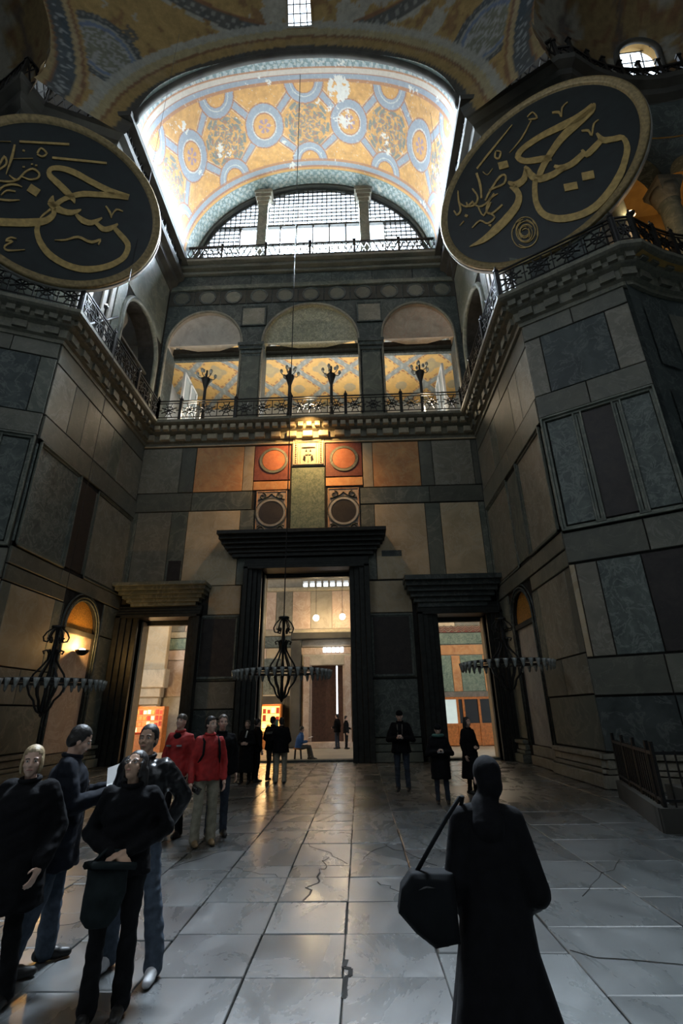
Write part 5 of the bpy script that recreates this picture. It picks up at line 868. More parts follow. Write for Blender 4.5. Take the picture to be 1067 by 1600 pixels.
STROKES_L=[[(-1.74,1.93,-1.73,1.84),(-0.16,2.63,-0.15,2.53)],[(-0.61,1.76,-0.6,1.66),(1.23,2.43,1.24,2.33)],[(-2.5,1.5,-2.5,1.49),(-1.99,1.76,-1.98,1.74)],[(-1.82,1.06,-1.82,1.04),(-1.2,1.39,-1.2,1.36)],[(2.23,1.05,2.25,1.33),(2.04,1.04,2.06,1.32),(1.76,1.03,1.79,1.31),(1.49,1.03,1.53,1.31),(1.25,1.06,1.3,1.34),(1.0,1.1,1.06,1.38),(0.78,1.15,0.84,1.42),(0.56,1.2,0.62,1.47),(0.34,1.25,0.4,1.53),(0.15,1.28,0.19,1.56),(-0.02,1.29,0.0,1.56),(-0.17,1.28,-0.17,1.53),(-0.3,1.25,-0.32,1.49),(-0.4,1.21,-0.44,1.43),(-0.48,1.17,-0.55,1.35),(-0.52,1.13,-0.63,1.25),(-0.53,1.09,-0.68,1.11),(-0.52,1.05,-0.68,0.96),(-0.5,1.01,-0.63,0.82),(-0.44,0.96,-0.54,0.73),(-0.33,0.9,-0.42,0.65),(-0.2,0.83,-0.31,0.57),(-0.08,0.75,-0.19,0.49),(0.06,0.66,-0.06,0.39),(0.17,0.58,0.05,0.31),(0.26,0.5,0.15,0.25),(0.34,0.43,0.23,0.2),(0.41,0.35,0.28,0.16),(0.44,0.24,0.34,0.14),(0.45,0.14,0.38,0.09),(0.44,0.07,0.43,0.06)],[(2.21,1.05,2.21,1.3),(2.1,1.02,2.09,1.28),(1.93,0.97,1.92,1.24),(1.77,0.92,1.75,1.2),(1.6,0.86,1.57,1.13),(1.41,0.79,1.38,1.05),(1.23,0.72,1.2,0.97),(1.05,0.65,1.02,0.9),(0.86,0.58,0.83,0.83),(0.71,0.51,0.66,0.76),(0.57,0.43,0.51,0.66),(0.44,0.34,0.37,0.55),(0.33,0.24,0.25,0.44),(0.23,0.15,0.14,0.33),(0.15,0.06,0.05,0.22),(0.07,-0.03,-0.04,0.1),(-0.0,-0.15,-0.12,-0.02),(-0.08,-0.29,-0.19,-0.14),(-0.16,-0.4,-0.23,-0.19),(-0.28,-0.42,-0.21,-0.17),(-0.37,-0.35,-0.21,-0.15),(-0.43,-0.25,-0.21,-0.13),(-0.4,-0.11,-0.24,-0.1),(-0.36,0.01,-0.27,0.01),(-0.32,0.09,-0.29,0.09)],[(-0.31,-0.09,-0.43,-0.33),(-0.26,-0.12,-0.39,-0.38),(-0.2,-0.17,-0.32,-0.45),(-0.13,-0.2,-0.24,-0.51),(-0.06,-0.24,-0.14,-0.55),(0.02,-0.27,-0.03,-0.57),(0.11,-0.29,0.08,-0.57),(0.19,-0.29,0.19,-0.56),(0.29,-0.28,0.31,-0.53),(0.38,-0.25,0.43,-0.48),(0.48,-0.2,0.55,-0.36),(0.6,-0.12,0.65,-0.23),(0.69,-0.07,0.71,-0.13)],[(0.58,-0.32,0.53,-0.42),(0.65,-0.35,0.58,-0.49),(0.76,-0.39,0.67,-0.59),(0.85,-0.41,0.78,-0.67),(0.93,-0.43,0.9,-0.69),(1.03,-0.43,1.04,-0.68),(1.11,-0.4,1.17,-0.62),(1.21,-0.33,1.3,-0.47),(1.34,-0.21,1.4,-0.29),(1.43,-0.12,1.47,-0.17)],[(1.33,-0.39,1.25,-0.54),(1.4,-0.43,1.32,-0.6),(1.49,-0.48,1.42,-0.69),(1.57,-0.5,1.53,-0.74),(1.62,-0.49,1.66,-0.72),(1.69,-0.44,1.77,-0.65),(1.76,-0.38,1.86,-0.57),(1.85,-0.31,1.94,-0.44),(1.94,-0.22,2.01,-0.3),(2.01,-0.15,2.05,-0.2)],[(1.97,-0.31,1.89,-0.46),(2.05,-0.37,1.95,-0.54),(2.16,-0.45,2.05,-0.64),(2.27,-0.53,2.15,-0.74),(2.38,-0.61,2.26,-0.83),(2.49,-0.71,2.36,-0.92),(2.59,-0.83,2.42,-1.0),(2.63,-0.98,2.44,-1.07),(2.64,-1.14,2.44,-1.16),(2.62,-1.28,2.43,-1.26),(2.6,-1.42,2.41,-1.37),(2.55,-1.58,2.37,-1.49),(2.47,-1.74,2.32,-1.6),(2.35,-1.91,2.22,-1.73),(2.21,-2.08,2.09,-1.88),(2.06,-2.23,1.95,-2.01),(1.89,-2.36,1.8,-2.14),(1.71,-2.49,1.63,-2.25),(1.53,-2.6,1.47,-2.34),(1.35,-2.68,1.31,-2.41),(1.17,-2.74,1.14,-2.47),(0.98,-2.77,0.98,-2.5),(0.8,-2.78,0.82,-2.51),(0.6,-2.77,0.64,-2.5),(0.42,-2.73,0.47,-2.47),(0.24,-2.68,0.3,-2.41),(0.05,-2.6,0.14,-2.34),(-0.12,-2.5,-0.01,-2.25),(-0.26,-2.37,-0.13,-2.15),(-0.39,-2.21,-0.25,-2.01),(-0.49,-2.06,-0.34,-1.89),(-0.56,-1.9,-0.41,-1.76),(-0.62,-1.74,-0.46,-1.63),(-0.65,-1.59,-0.49,-1.53),(-0.65,-1.44,-0.5,-1.44),(-0.63,-1.32,-0.49,-1.34),(-0.61,-1.25,-0.48,-1.27)],[(-2.02,-1.66,-1.98,-1.98),(-1.8,-1.58,-1.76,-1.9),(-1.48,-1.46,-1.43,-1.78),(-1.2,-1.35,-1.15,-1.67),(-1.0,-1.26,-0.94,-1.58),(-0.84,-1.18,-0.77,-1.5),(-0.7,-1.11,-0.62,-1.42),(-0.57,-1.05,-0.49,-1.34),(-0.47,-0.99,-0.38,-1.26),(-0.4,-0.93,-0.27,-1.15),(-0.34,-0.85,-0.18,-1.01),(-0.28,-0.75,-0.11,-0.85),(-0.24,-0.67,-0.08,-0.7),(-0.24,-0.61,-0.08,-0.55),(-0.25,-0.53,-0.11,-0.44),(-0.27,-0.47,-0.14,-0.38)],[(-0.57,-1.02,-0.54,-1.05),(-0.55,-0.96,-0.51,-1.0),(-0.52,-0.88,-0.47,-0.92),(-0.48,-0.79,-0.43,-0.83),(-0.42,-0.69,-0.37,-0.74),(-0.36,-0.57,-0.31,-0.62),(-0.32,-0.49,-0.26,-0.55)],[(-1.07,0.27,-1.16,-0.08),(-0.74,0.15,-0.83,-0.2)],[(1.51,0.46,1.47,0.4),(1.57,0.41,1.53,0.34),(1.65,0.32,1.6,0.25),(1.72,0.24,1.66,0.17),(1.75,0.15,1.7,0.1),(1.78,0.06,1.73,0.02),(1.79,-0.0,1.75,-0.03)],[(1.74,0.08,1.77,0.07),(1.76,0.19,1.8,0.17),(1.8,0.34,1.85,0.32),(1.86,0.47,1.9,0.41),(1.96,0.51,1.96,0.43),(2.06,0.5,2.05,0.43),(2.13,0.49,2.12,0.43)],[(0.04,-1.74,0.05,-1.77),(0.13,-1.7,0.13,-1.74),(0.25,-1.64,0.27,-1.7),(0.38,-1.57,0.4,-1.64),(0.5,-1.47,0.53,-1.54),(0.63,-1.35,0.66,-1.43),(0.77,-1.26,0.78,-1.36),(0.9,-1.25,0.88,-1.36),(1.02,-1.28,0.99,-1.39),(1.12,-1.3,1.1,-1.42),(1.19,-1.29,1.18,-1.42),(1.25,-1.28,1.26,-1.41),(1.3,-1.26,1.34,-1.37),(1.38,-1.2,1.43,-1.29),(1.47,-1.11,1.51,-1.19),(1.55,-1.07,1.53,-1.15),(1.57,-1.17,1.52,-1.17),(1.54,-1.29,1.49,-1.28),(1.52,-1.38,1.48,-1.36)],[(-1.13,1.67,-1.08,1.66),(-1.12,1.76,-1.06,1.74),(-1.09,1.88,-1.04,1.86),(-1.03,1.98,-1.02,1.91),(-0.94,1.97,-0.96,1.9),(-0.85,1.92,-0.88,1.84),(-0.78,1.84,-0.84,1.79),(-0.8,1.72,-0.85,1.76),(-0.85,1.62,-0.89,1.68),(-0.92,1.56,-0.93,1.64),(-0.99,1.55,-0.98,1.63),(-1.06,1.57,-1.04,1.65),(-1.11,1.59,-1.09,1.66)],[(-1.82,1.68,-1.88,1.67),(-1.81,1.53,-1.88,1.52),(-1.8,1.31,-1.88,1.3),(-1.8,1.07,-1.89,1.07),(-1.83,0.8,-1.89,0.8),(-1.86,0.51,-1.9,0.51),(-1.88,0.3,-1.9,0.3)],[(-1.78,0.34,-1.8,0.29),(-1.71,0.3,-1.73,0.24),(-1.61,0.26,-1.62,0.18),(-1.54,0.26,-1.51,0.18),(-1.49,0.35,-1.44,0.31),(-1.43,0.52,-1.38,0.49),(-1.37,0.68,-1.33,0.64),(-1.3,0.8,-1.26,0.75),(-1.22,0.9,-1.19,0.84),(-1.14,0.97,-1.13,0.88),(-1.04,0.97,-1.06,0.88),(-0.95,0.93,-0.98,0.85),(-0.88,0.87,-0.93,0.81),(-0.85,0.78,-0.91,0.76),(-0.86,0.67,-0.92,0.69),(-0.9,0.57,-0.94,0.62),(-0.97,0.5,-1.0,0.56),(-1.06,0.43,-1.08,0.5),(-1.15,0.39,-1.16,0.46),(-1.25,0.39,-1.24,0.45),(-1.35,0.4,-1.34,0.46),(-1.41,0.41,-1.41,0.46)],[(-2.21,-0.08,-2.21,-0.14),(-2.09,-0.04,-2.08,-0.11),(-1.91,0.02,-1.9,-0.06),(-1.75,0.09,-1.74,0.0),(-1.63,0.16,-1.61,0.09),(-1.53,0.25,-1.51,0.19),(-1.45,0.31,-1.44,0.27)],[(-1.33,-0.01,-1.32,0.03),(-1.39,-0.01,-1.38,0.04),(-1.47,-0.01,-1.47,0.06),(-1.56,-0.04,-1.57,0.05),(-1.65,-0.08,-1.67,-0.0),(-1.75,-0.16,-1.78,-0.08),(-1.83,-0.23,-1.87,-0.17),(-1.89,-0.32,-1.94,-0.28),(-1.94,-0.43,-1.99,-0.4),(-1.98,-0.51,-2.02,-0.47)],[(-1.99,-0.79,-1.98,-0.87),(-1.89,-0.77,-1.88,-0.85),(-1.75,-0.73,-1.74,-0.81),(-1.62,-0.68,-1.6,-0.77),(-1.5,-0.64,-1.48,-0.7),(-1.38,-0.58,-1.37,-0.63),(-1.3,-0.55,-1.29,-0.58)],[(-1.9,-0.62,-1.87,-0.64),(-1.87,-0.54,-1.84,-0.56),(-1.83,-0.42,-1.79,-0.45),(-1.76,-0.32,-1.74,-0.38),(-1.67,-0.27,-1.66,-0.34),(-1.56,-0.25,-1.56,-0.32),(-1.49,-0.24,-1.49,-0.3)],[(-1.13,-2.2,-1.13,-2.15),(-1.18,-2.21,-1.18,-2.15),(-1.25,-2.22,-1.25,-2.15),(-1.3,-2.24,-1.32,-2.18),(-1.34,-2.29,-1.38,-2.24),(-1.38,-2.36,-1.43,-2.32),(-1.4,-2.35,-1.43,-2.42),(-1.36,-2.34,-1.35,-2.41),(-1.27,-2.29,-1.26,-2.37),(-1.19,-2.33,-1.25,-2.33),(-1.25,-2.43,-1.28,-2.38),(-1.34,-2.55,-1.38,-2.5),(-1.39,-2.63,-1.44,-2.6),(-1.39,-2.67,-1.44,-2.7),(-1.37,-2.7,-1.39,-2.77),(-1.3,-2.71,-1.3,-2.79),(-1.15,-2.66,-1.14,-2.72),(-0.94,-2.57,-0.93,-2.61),(-0.79,-2.5,-0.79,-2.53)],[(-2.19,0.49,-2.15,0.48),(-2.17,0.66,-2.12,0.65),(-2.14,0.9,-2.08,0.88),(-2.09,1.06,-2.05,0.99),(-2.0,1.02,-2.05,0.96),(-1.94,0.88,-2.0,0.84),(-1.93,0.73,-1.99,0.73),(-1.97,0.6,-2.02,0.64),(-2.04,0.48,-2.08,0.53),(-2.09,0.41,-2.13,0.45)],[(-1.57,1.6,-1.58,1.53),(-1.5,1.6,-1.51,1.53)],[(-1.46,0.88,-1.45,0.82),(-1.39,0.92,-1.38,0.86)],[(-1.22,1.13,-1.21,1.07),(-1.16,1.16,-1.15,1.1)],[(-1.09,1.14,-1.08,1.08),(-1.02,1.17,-1.01,1.11)]]
# ================================================================== CORNICES AND LEDGES
def arcpts(K,d0,d1,n,sg,r=KRad):
    return [Vector((K.x+r*math.cos(R_(d0+(d1-d0)*i/n)) if sg>0 else K.x-r*math.cos(R_(d0+(d1-d0)*i/n)),K.y+r*math.sin(R_(d0+(d1-d0)*i/n)),0)) for i in range(n+1)]
PATH=list(reversed(arcpts(KL,119,20,14,-1)))+[E2L.copy(),E1L.copy(),Vector((-10.2,20.6,0)),Vector((6.0,20.6,0)),E1R.copy(),E2R.copy()]+arcpts(KR,119,20,14,1)
def offset(path,d):
    out=[]; n=len(path)
    for i,p in enumerate(path):
        def nr(a,b): t=(b-a).normalized(); return Vector((t.y,-t.x,0))   # to the right of travel = into the room
        if i==0: m=nr(path[0],path[1]); k=1
        elif i==n-1: m=nr(path[-2],path[-1]); k=1
        else:
            a=nr(path[i-1],p); b=nr(p,path[i+1]); m=(a+b).normalized(); k=1/max(.45,m.dot(a))
        out.append(p+m*d*k)
    return out
def sweep(name,prof,mat,parent=None,path=PATH):
    mb=MB(); L=[offset(path,d) for d,z in prof]; n=len(path)
    for pts,(d,z) in zip(L,prof): mb.v+=[(p.x,p.y,z) for p in pts]
    for k in range(len(prof)-1):
        for i in range(n-1): mb.f.append((k*n+i,k*n+i+1,(k+1)*n+i+1,(k+1)*n+i))
    return build(mb,name,mat,parent,fix=True)
tr=struct(sweep('trim_1',[(-.1,13.9),(.10,13.92),(.12,14.05),(.22,14.1),(.25,14.42),(.42,14.5),(.48,14.56),(.5,14.72),(.72,14.80),(.80,14.86),(.80,15.0),(-.1,15.0)],M_carved),'carved stone cornice carrying the gallery walkway')
# two rows of carved blocks on the end wall, single pieces; the others joined
bme=FW.box(MB(),-.13,.13,-.12,.12,0,.20,.02); bme.v=[tuple(Vector(p)-Vector((0,20.6,0))) for p in bme.v]; bme=bme.mesh('cornice_block',M_carvew)
bm2=FW.box(MB(),-.24,.24,-.15,.15,0,.16,.03); bm2.v=[tuple(Vector(p)-Vector((0,20.6,0))) for p in bm2.v]; bm2=bm2.mesh('cornice_coffer',M_carvew)
for i in range(39): link('cornice_block',bme,tr,(-9.85+i*.41,20.6-.44,14.66))
for i in range(21): link('cornice_coffer',bm2,tr,(-9.9+i*.775,20.6-.22,14.27))
mb=MB()
def along(path,step,fn):
    for i in range(len(path)-1):
        a,b=path[i],path[i+1]; L=(b-a).length; t=(b-a).normalized(); m=max(1,int(L/step))
        for k in range(m): fn(a+t*(L*(k+.5)/m),t)
def blk(p,t): 
    n=Vector((t.y,-t.x,0)); mb.bar(p-t*.13+Vector((0,0,14.66)),p+t*.13+Vector((0,0,14.66)),.22,.22)
def blk2(p,t): mb.bar(p-t*.22+Vector((0,0,14.27)),p+t*.22+Vector((0,0,14.27)),.14,.28)
sidep=[offset(PATH,.46)[i] for i in range(len(PATH))]
iw=PATH.index(Vector((-10.2,20.6,0))) if Vector((-10.2,20.6,0)) in PATH else 17
for seg_ in (slice(0,iw+1),slice(iw+1,len(PATH))):
    along(offset(PATH,.50)[seg_],.41,blk); along(offset(PATH,.26)[seg_],.775,blk2)
tag(build(mb,'side_cornice_blocks',M_carved,tr),kind='stuff')
# upper cornice around bay and piers (broken by the west ledge)
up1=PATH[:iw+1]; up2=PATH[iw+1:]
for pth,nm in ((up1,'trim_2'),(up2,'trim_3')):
    struct(sweep(nm,[(-.1,24.1),(.10,24.15),(.15,24.4),(.40,24.55),(.45,24.8),(.72,24.95),(.75,25.2),(-1.3,25.2)],M_darkstone,None,pth),'dark upper cornice under the vault')
# extra height of masonry behind the upper cornice
mb=MB()
for a,b in ((E1R,E2R),(E2L,E1L)):
    for z0,z1 in ((25.2,27.6),): mb.add([(a.x,a.y,z0),(b.x,b.y,z0),(b.x,b.y,z1),(a.x,a.y,z1)],[(0,1,2,3)])
struct(build(mb,'wall_pier_tops',M_darkstone),'masonry above the pier cornice')
# ================================================================== RAILINGS
IRON_P={}
def star_panel(L,h=1.05):
    key=(round(L,2),h)
    if key in IRON_P: return IRON_P[key]
    mb=MB()
    for z in (.04,h*.16,h*.84,h-.05): mb.bar((0,0,z),(L,0,z),.05 if z>h*.9 else .035)
    n=max(1,round(L/.85)); w=L/n; zc=h/2; rr=h*.33
    for i in range(n):
        c=(i+.5)*w
        for k in range(4):
            a=PI*k/4+PI/8; q=min(w/2,rr)
            mb.bar((c-q*math.cos(a),0,zc-rr*math.sin(a)),(c+q*math.cos(a),0,zc+rr*math.sin(a)),.035,.05,Vector((0,1,0)))
        q=min(w/2,rr)
        P=[(c+q*.55*math.cos(PI/4*j),0,zc+rr*.55*math.sin(PI/4*j)) for j in range(8)]
        for j in range(8): mb.bar(P[j],P[(j+1)%8],.03,.045,Vector((0,1,0)))
        mb.bar((i*w,0,h*.16),(i*w,0,h*.84),.035)
        for s in (0,1): mb.bar((i*w+s*w,0,zc),(i*w+s*w+(w/2-q*.9)*(1-2*s),0,zc),.03)
    mb.bar((L,0,.0),(L,0,h),.035)
    IRON_P[key]=mb.mesh('railing_panel',M_iron); return IRON_P[key]
def lattice_panel(L,h=1.0):
    key=('l',round(L,2),h)
    if key in IRON_P: return IRON_P[key]
    mb=MB(); mb.bar((0,0,.04),(L,0,.04),.09); mb.bar((0,0,h-.05),(L,0,h-.05),.11)
    n=max(2,round(L/.38)); w=L/n
    for i in range(n):
        mb.bar((i*w,0,.05),(i*w+w,0,h-.08),.05); mb.bar((i*w+w,0,.05),(i*w,0,h-.08),.05); mb.bar((i*w+w/2,0,h*.5),(i*w+w/2,0,h-.08),.03)
    IRON_P[key]=mb.mesh('railing_panel',M_iron); return IRON_P[key]
post_me=MB().box(-.07,.07,-.07,.07,0,1.12); post_me.lathe([(.001,1.45),(.03,1.40),(.035,1.33),(.09,1.25),(.10,1.18),(.05,1.12),(.001,1.1)],8); post_me=post_me.mesh('railing_post',M_iron)
post_s=MB().box(-.06,.06,-.06,.06,0,1.0).box(-.09,.09,-.09,.09,1.0,1.08).mesh('railing_post',M_iron)
def railing(name,label,pts,z,group,h=1.05,kind='star',step=2.7,maxp=99):
    g=tag(empty(name,(pts[0][0],pts[0][1],z)),label,'railing',group)
    for i in range(len(pts)-1):
        a=Vector((pts[i][0],pts[i][1],0)); b=Vector((pts[i+1][0],pts[i+1][1],0)); L=(b-a).length; m=max(1,round(L/step)); t=(b-a)/m
        for k in range(m):
            p=a+t*k-Vector((pts[0][0],pts[0][1],0)); ang=math.atan2(t.y,t.x)
            link('panel',(star_panel if kind=='star' else lattice_panel)(round(L/m,2),h),g,p,(0,0,ang))
            link('post',post_me if kind=='star' else post_s,g,p,(0,0,ang))
    link('post',post_me if kind=='star' else post_s,g,Vector((pts[-1][0]-pts[0][0],pts[-1][1]-pts[0][1],0)),(0,0,ang))
    return g
op=offset(PATH,.68)
WL,WR=op[iw],op[iw+1]; iE1L=iw-1; iE2L=iw-2; iE1R=iw+2; iE2R=iw+3
xs=[WL.x,-8.38,-5.67,-2.95,-.27,2.42,WR.x]
railing('gallery_railing','black iron star railing below the three gallery arches',[(x,WL.y) for x in xs],15.0,None,1.18)
railing('gallery_railing','black iron star railing along the left side of the bay',[(op[iE1L].x,op[iE1L].y),(WL.x,WL.y)],15.0,None,1.18)
railing('gallery_railing','black iron star railing along the right side of the bay',[(WR.x,WR.y),(op[iE1R].x,op[iE1R].y)],15.0,None,1.18)
railing('gallery_railing','iron railing under the left roundel',[(op[iE2L].x,op[iE2L].y),(op[iE1L].x,op[iE1L].y)],15.0,None,1.18)
railing('gallery_railing','iron railing under the right roundel',[(op[iE1R].x,op[iE1R].y),(op[iE2R].x,op[iE2R].y)],15.0,None,1.18)
railing('gallery_railing','curved lamp-lit iron railing beside the right column',[(p.x,p.y) for p in op[iE2R:iE2R+8]],15.0,None,1.18,step=1.4)
railing('ledge_railing','dark lattice balustrade at the foot of the great window',[(-9.75,20.05),(5.5,20.05)],25.95,None,.95,'lattice',2.54)
uo=offset(PATH,.66)
railing('ledge_railing','lattice balustrade edging the left flank of the painted vault',[(uo[iE1L].x,uo[iE1L].y),(-9.5,19.9)],25.2,None,1.3,'lattice',2.2)
railing('ledge_railing','lattice balustrade edging the right flank of the painted vault',[(5.3,19.9),(uo[iE1R].x,uo[iE1R].y)],25.2,None,1.3,'lattice',2.2)
railing('ledge_railing','lattice balustrade above the left roundel',[(uo[iE2L].x,uo[iE2L].y),(uo[iE1L].x,uo[iE1L].y)],25.2,None,1.3,'lattice',1.6)
railing('ledge_railing','lattice balustrade above the right roundel',[(uo[iE1R].x,uo[iE1R].y),(uo[iE2R].x,uo[iE2R].y)],25.2,None,1.3,'lattice',1.6)
railing('ledge_railing','lattice balustrade below the bright arched window',[(p.x,p.y) for p in uo[iE2R:iE2R+8]],25.2,None,.6,'lattice',1.4)
railing('ledge_railing','lattice balustrade in the upper left corner bay',[(p.x,p.y) for p in uo[iE2L-7:iE2L+1]],25.2,None,1.2,'lattice',1.4)

# ================================================================== CALLIGRAPHIC ROUNDELS
def roundel(label,c,n,R,strokes,back,sc=1.0):
    c=[c[0]*sc,c[1]*sc,1.75+(c[2]-1.75)*sc]; R*=sc; strokes=[[tuple(q*sc for q in st) for st in S0] for S0 in strokes]
    c=Vector(c); n=Vector(n).normalized(); e1=Vector((0,0,1)).cross(n).normalized(); e2=n.cross(e1)
    M=Matrix(((e1.x,e2.x,n.x,c.x),(e1.y,e2.y,n.y,c.y),(e1.z,e2.z,n.z,c.z),(0,0,0,1)))
    g=tag(empty('calligraphy_roundel',c),label,'roundel','round calligraphy boards on the piers'); T=Matrix.Translation(-c)@M
    def b(name,mat,mb,sm=False):
        mb.v=[tuple(T@Vector(p)) for p in mb.v]; return build(mb,name,mat,g,sm)
    b('board',M_board,MB().lathe([(.001,-.10),(R-.12,-.10),(R-.12,0),(R-.5,.005),(.001,.006)],96))
    b('gilt_rim',M_goldf,MB().lathe([(R-.30,.0),(R-.28,.05),(R-.20,.09),(R-.10,.07),(R-.05,.11),(R,.06),(R,-.12),(R-.3,-.12)],96),True)
    b('rim_edge',plain('pale_rim_edge',(.42,.40,.36),.6),MB().lathe([(R-.01,-.22),(R+.035,-.20),(R+.035,-.06),(R-.01,-.04)],96))
    for st in strokes:
        mb=MB(); m=len(st)
        for (lx,ly,rx,ry) in st: mb.v+=[(lx,ly,.012),(rx,ry,.012),(rx,ry,.045),(lx,ly,.045)]
        for i in range(m-1):
            for k in range(4): mb.f.append((i*4+k,(i+1)*4+k,(i+1)*4+(k+1)%4,i*4+(k+1)%4))
        mb.f+=[(3,2,1,0),(m*4-4,m*4-3,m*4-2,m*4-1)]
        b('gold_letter',M_gold,mb)
    mb=MB()
    for x,y in back: mb.bar((x,y,-.1),(x*1.0,y*.9,-.9),.08)
    b('wall_strut',M_iron,mb)
    return g
roundel('great black calligraphy roundel with gilt rim, on the pier left of the vault',(-11.04,12.54,20.3),(.43,-.88,-.20),3.62,STROKES_L,[(-1,1.5),(1,1.5)],.93)
roundel('great black calligraphy roundel with small round monogram, on the pier right of the vault',(7.0,12.28,20.18),(-.586,-.807,-.07),3.75,STROKES_R,[(-.6,1.2),(.6,1.2)])

# ================================================================== CHANDELIERS
def cup_mesh():
    mb=MB(); mb.lathe([(.012,-.17),(.035,-.12),(.052,-.03),(.075,.06),(.068,.06),(.045,-.03),(.028,-.11),(.001,-.13)],8); return mb.mesh('glass_cup',M_cup,True)
CUP=cup_mesh()
def chandelier(label,loc,rad,ncup,top,rope_top,rot=0,cr=.008):
    g=tag(empty('hanging_chandelier',loc,rot),label,'chandelier','wrought iron oil lamp chandeliers')
    def fl(*f): mb=MB(); [q(mb) for q in f]; return mb
    ringp=[(rad*math.cos(2*PI*i/48),rad*math.sin(2*PI*i/48),0) for i in range(48)]
    build(MB().tube(ringp,.030,6,True),'iron_ring',M_iron,g,True)
    build(MB().tube([(rad*.92*math.cos(2*PI*i/48),rad*.92*math.sin(2*PI*i/48),-.03) for i in range(48)],.015,5,True),'inner_ring',M_iron,g,True)
    sp=MB()
    for k in range(6):
        a=PI*k/3; sp.bar((rad*math.cos(a),rad*math.sin(a),0),(-rad*math.cos(a)*0,0,.0),.03)
    build(sp,'spoke',M_iron,g)
    build(MB().lathe([(.001,top),(.16,top-.02),(.17,top-.07),(.05,top-.12),(.04,top*.75),(.055,top*.6),(.035,.3),(.06,.1),(.04,-.3),(.06,-.62),(.035,-.72),(.05,-.80),(.001,-.86)],12),'stem',M_iron,g,True)
    for k in range(6):
        a=PI*k/3+.2; c_,s_=math.cos(a),math.sin(a)
        def P(r,z): return (r*c_,r*s_,z)
        t=top/1.65
        up=[P(.05,1.60*t),P(.13,1.54*t),P(.24,1.42*t),P(.30,1.28*t),P(.27,1.16*t),P(.18,1.14*t),P(.16,1.22*t),P(.2,1.26*t)]
        build(MB().tube(up,.022,5),'scroll_arm',M_iron,g,True)
        up=[P(.20,.78*t),P(.24,.86*t),P(.16,.90*t),P(.10,.80*t),P(.10,.62*t),P(.2,.42*t),P(.34,.20*t),P(.40,0)]
        build(MB().tube(up,.026,5),'scroll_arm',M_iron,g,True)
        dn=[P(.40,0),P(.42,-.12),P(.34,-.32),P(.22,-.46),P(.18,-.60),P(.12,-.70),P(.04,-.75)]
        build(MB().tube(dn,.028,5),'scroll_arm',M_iron,g,True)
    for i in range(ncup):
        a=2*PI*(i+.5)/ncup
        link('glass_cup',CUP,g,((rad+.06)*math.cos(a),(rad+.06)*math.sin(a),-.05))
    build(MB().tube([(0,0,top-.05),(0,0,rope_top-loc[2])],cr,5),'cable',M_iron,g)
    return g
chandelier('iron ring chandelier with glass cups hanging before the central doorway',(-2.24,15,2.90),1.35,42,1.62,38.5,0,.018)
chandelier('iron ring chandelier hanging before the lit wall recess on the left',(-7.95,12.9,2.60),1.28,40,1.42,34.0,.3)
chandelier('dim iron ring chandelier hanging before the right side doorway',(4.30,14.9,3.02),1.22,36,1.30,31.5,.5)

# ================================================================== GALLERY LAMP STANDARDS
def standard(x,label):
    g=tag(empty('lamp_standard',(x,20.32,15.0)),label,'lamp','globe lamp standards on the gallery')
    build(MB().lathe([(.24,0),(.24,.12),(.13,.2),(.11,.5),(.085,.6),(.075,2.1),(.10,2.2),(.16,2.42),(.22,2.62),(.24,2.7),(.05,2.72)],12),'post',M_iron,g,True)
    hub=MB().lathe([(.05,2.7),(.05,3.25),(.001,3.3)],8); build(hub,'stem',M_iron,g,True)
    for k in range(6):
        a=PI*k/3+.3; c_,s_=math.cos(a),math.sin(a)
        arm=build(MB().tube([(0,0,2.78),(.18*c_,.18*s_,2.72),(.36*c_,.36*s_,2.74),(.44*c_,.44*s_,2.84)],.022,5),'arm',M_iron,g,True)
        build(MB().lathe([(.03,2.84),(.07,2.88),(.085,2.98),(.06,3.05),(.001,3.06)],8,Matrix.Translation((.44*c_,.44*s_,0))),'glass_globe',M_cup,arm,True)
    for k in range(3):
        a=2*PI*k/3; build(MB().lathe([(.02,3.0),(.06,3.05),(.07,3.14),(.05,3.2),(.001,3.21)],8,Matrix.Translation((.2*math.cos(a),.2*math.sin(a),0))),'glass_globe',M_cup,g,True)
    return g
for x,l in ((-7.42,'branched glass lamp standard inside the left gallery arch'),(-3.1,'branched glass lamp standard beside the left square pier'),(-.98,'branched glass lamp standard inside the middle gallery arch'),(3.53,'branched glass lamp standard inside the right gallery arch')): standard(x,l)
def wall_lamp(loc,label,mat,r=.09,d=(0,1,0)):
    g=tag(empty('flood_lamp',loc),label,'lamp'); 
    build(MB().ell((0,0,0),(r,r,r)),'bulb',mat,g,True); build(MB().lathe([(.02,-.35),(.03,-.18),(r*1.2,-.08),(r*1.3,0),(r*1.15,0),(r*.9,-.07),(.001,-.12)],12),'shade',M_iron,g,True); return g
wall_lamp((9.65,11.75,17.25),'bright warm lamp beside the column right of the roundel',M_lamp,.11)
wall_lamp((-9.25,13.9,16.25),'small white lamp at the corner of the left railing',M_lampw,.07)
wall_lamp((-1.95,19.42,15.25),'small warm spotlight fixed outside the gallery railing',M_lamp,.05)
# uplighter in the left recess
g=tag(empty('wall_uplighter',(-9.98,17.9,3.95)),'glowing half-bowl wall lamp in the left arched recess','lamp')
build(MB().lathe([(.001,-.16),(.12,-.13),(.22,-.03),(.25,.03),(.22,.03),(.10,-.08),(.001,-.10)],16),'bowl',M_iron,g,True); build(MB().ell((0,0,.04),(.10,.10,.06)),'bulb',M_lamp,g,True)
# tie rods
for a,b in (((5.15,13.45,14.95),(5.95,16.3,18.2)),((-9.45,13.45,14.95),(-10.15,16.2,18.0))):
    build(MB().tube([a,b],.045,6),'tie_rod',M_iron,bpy.data.objects['wall_right' if a[0]>0 else 'wall_left'])

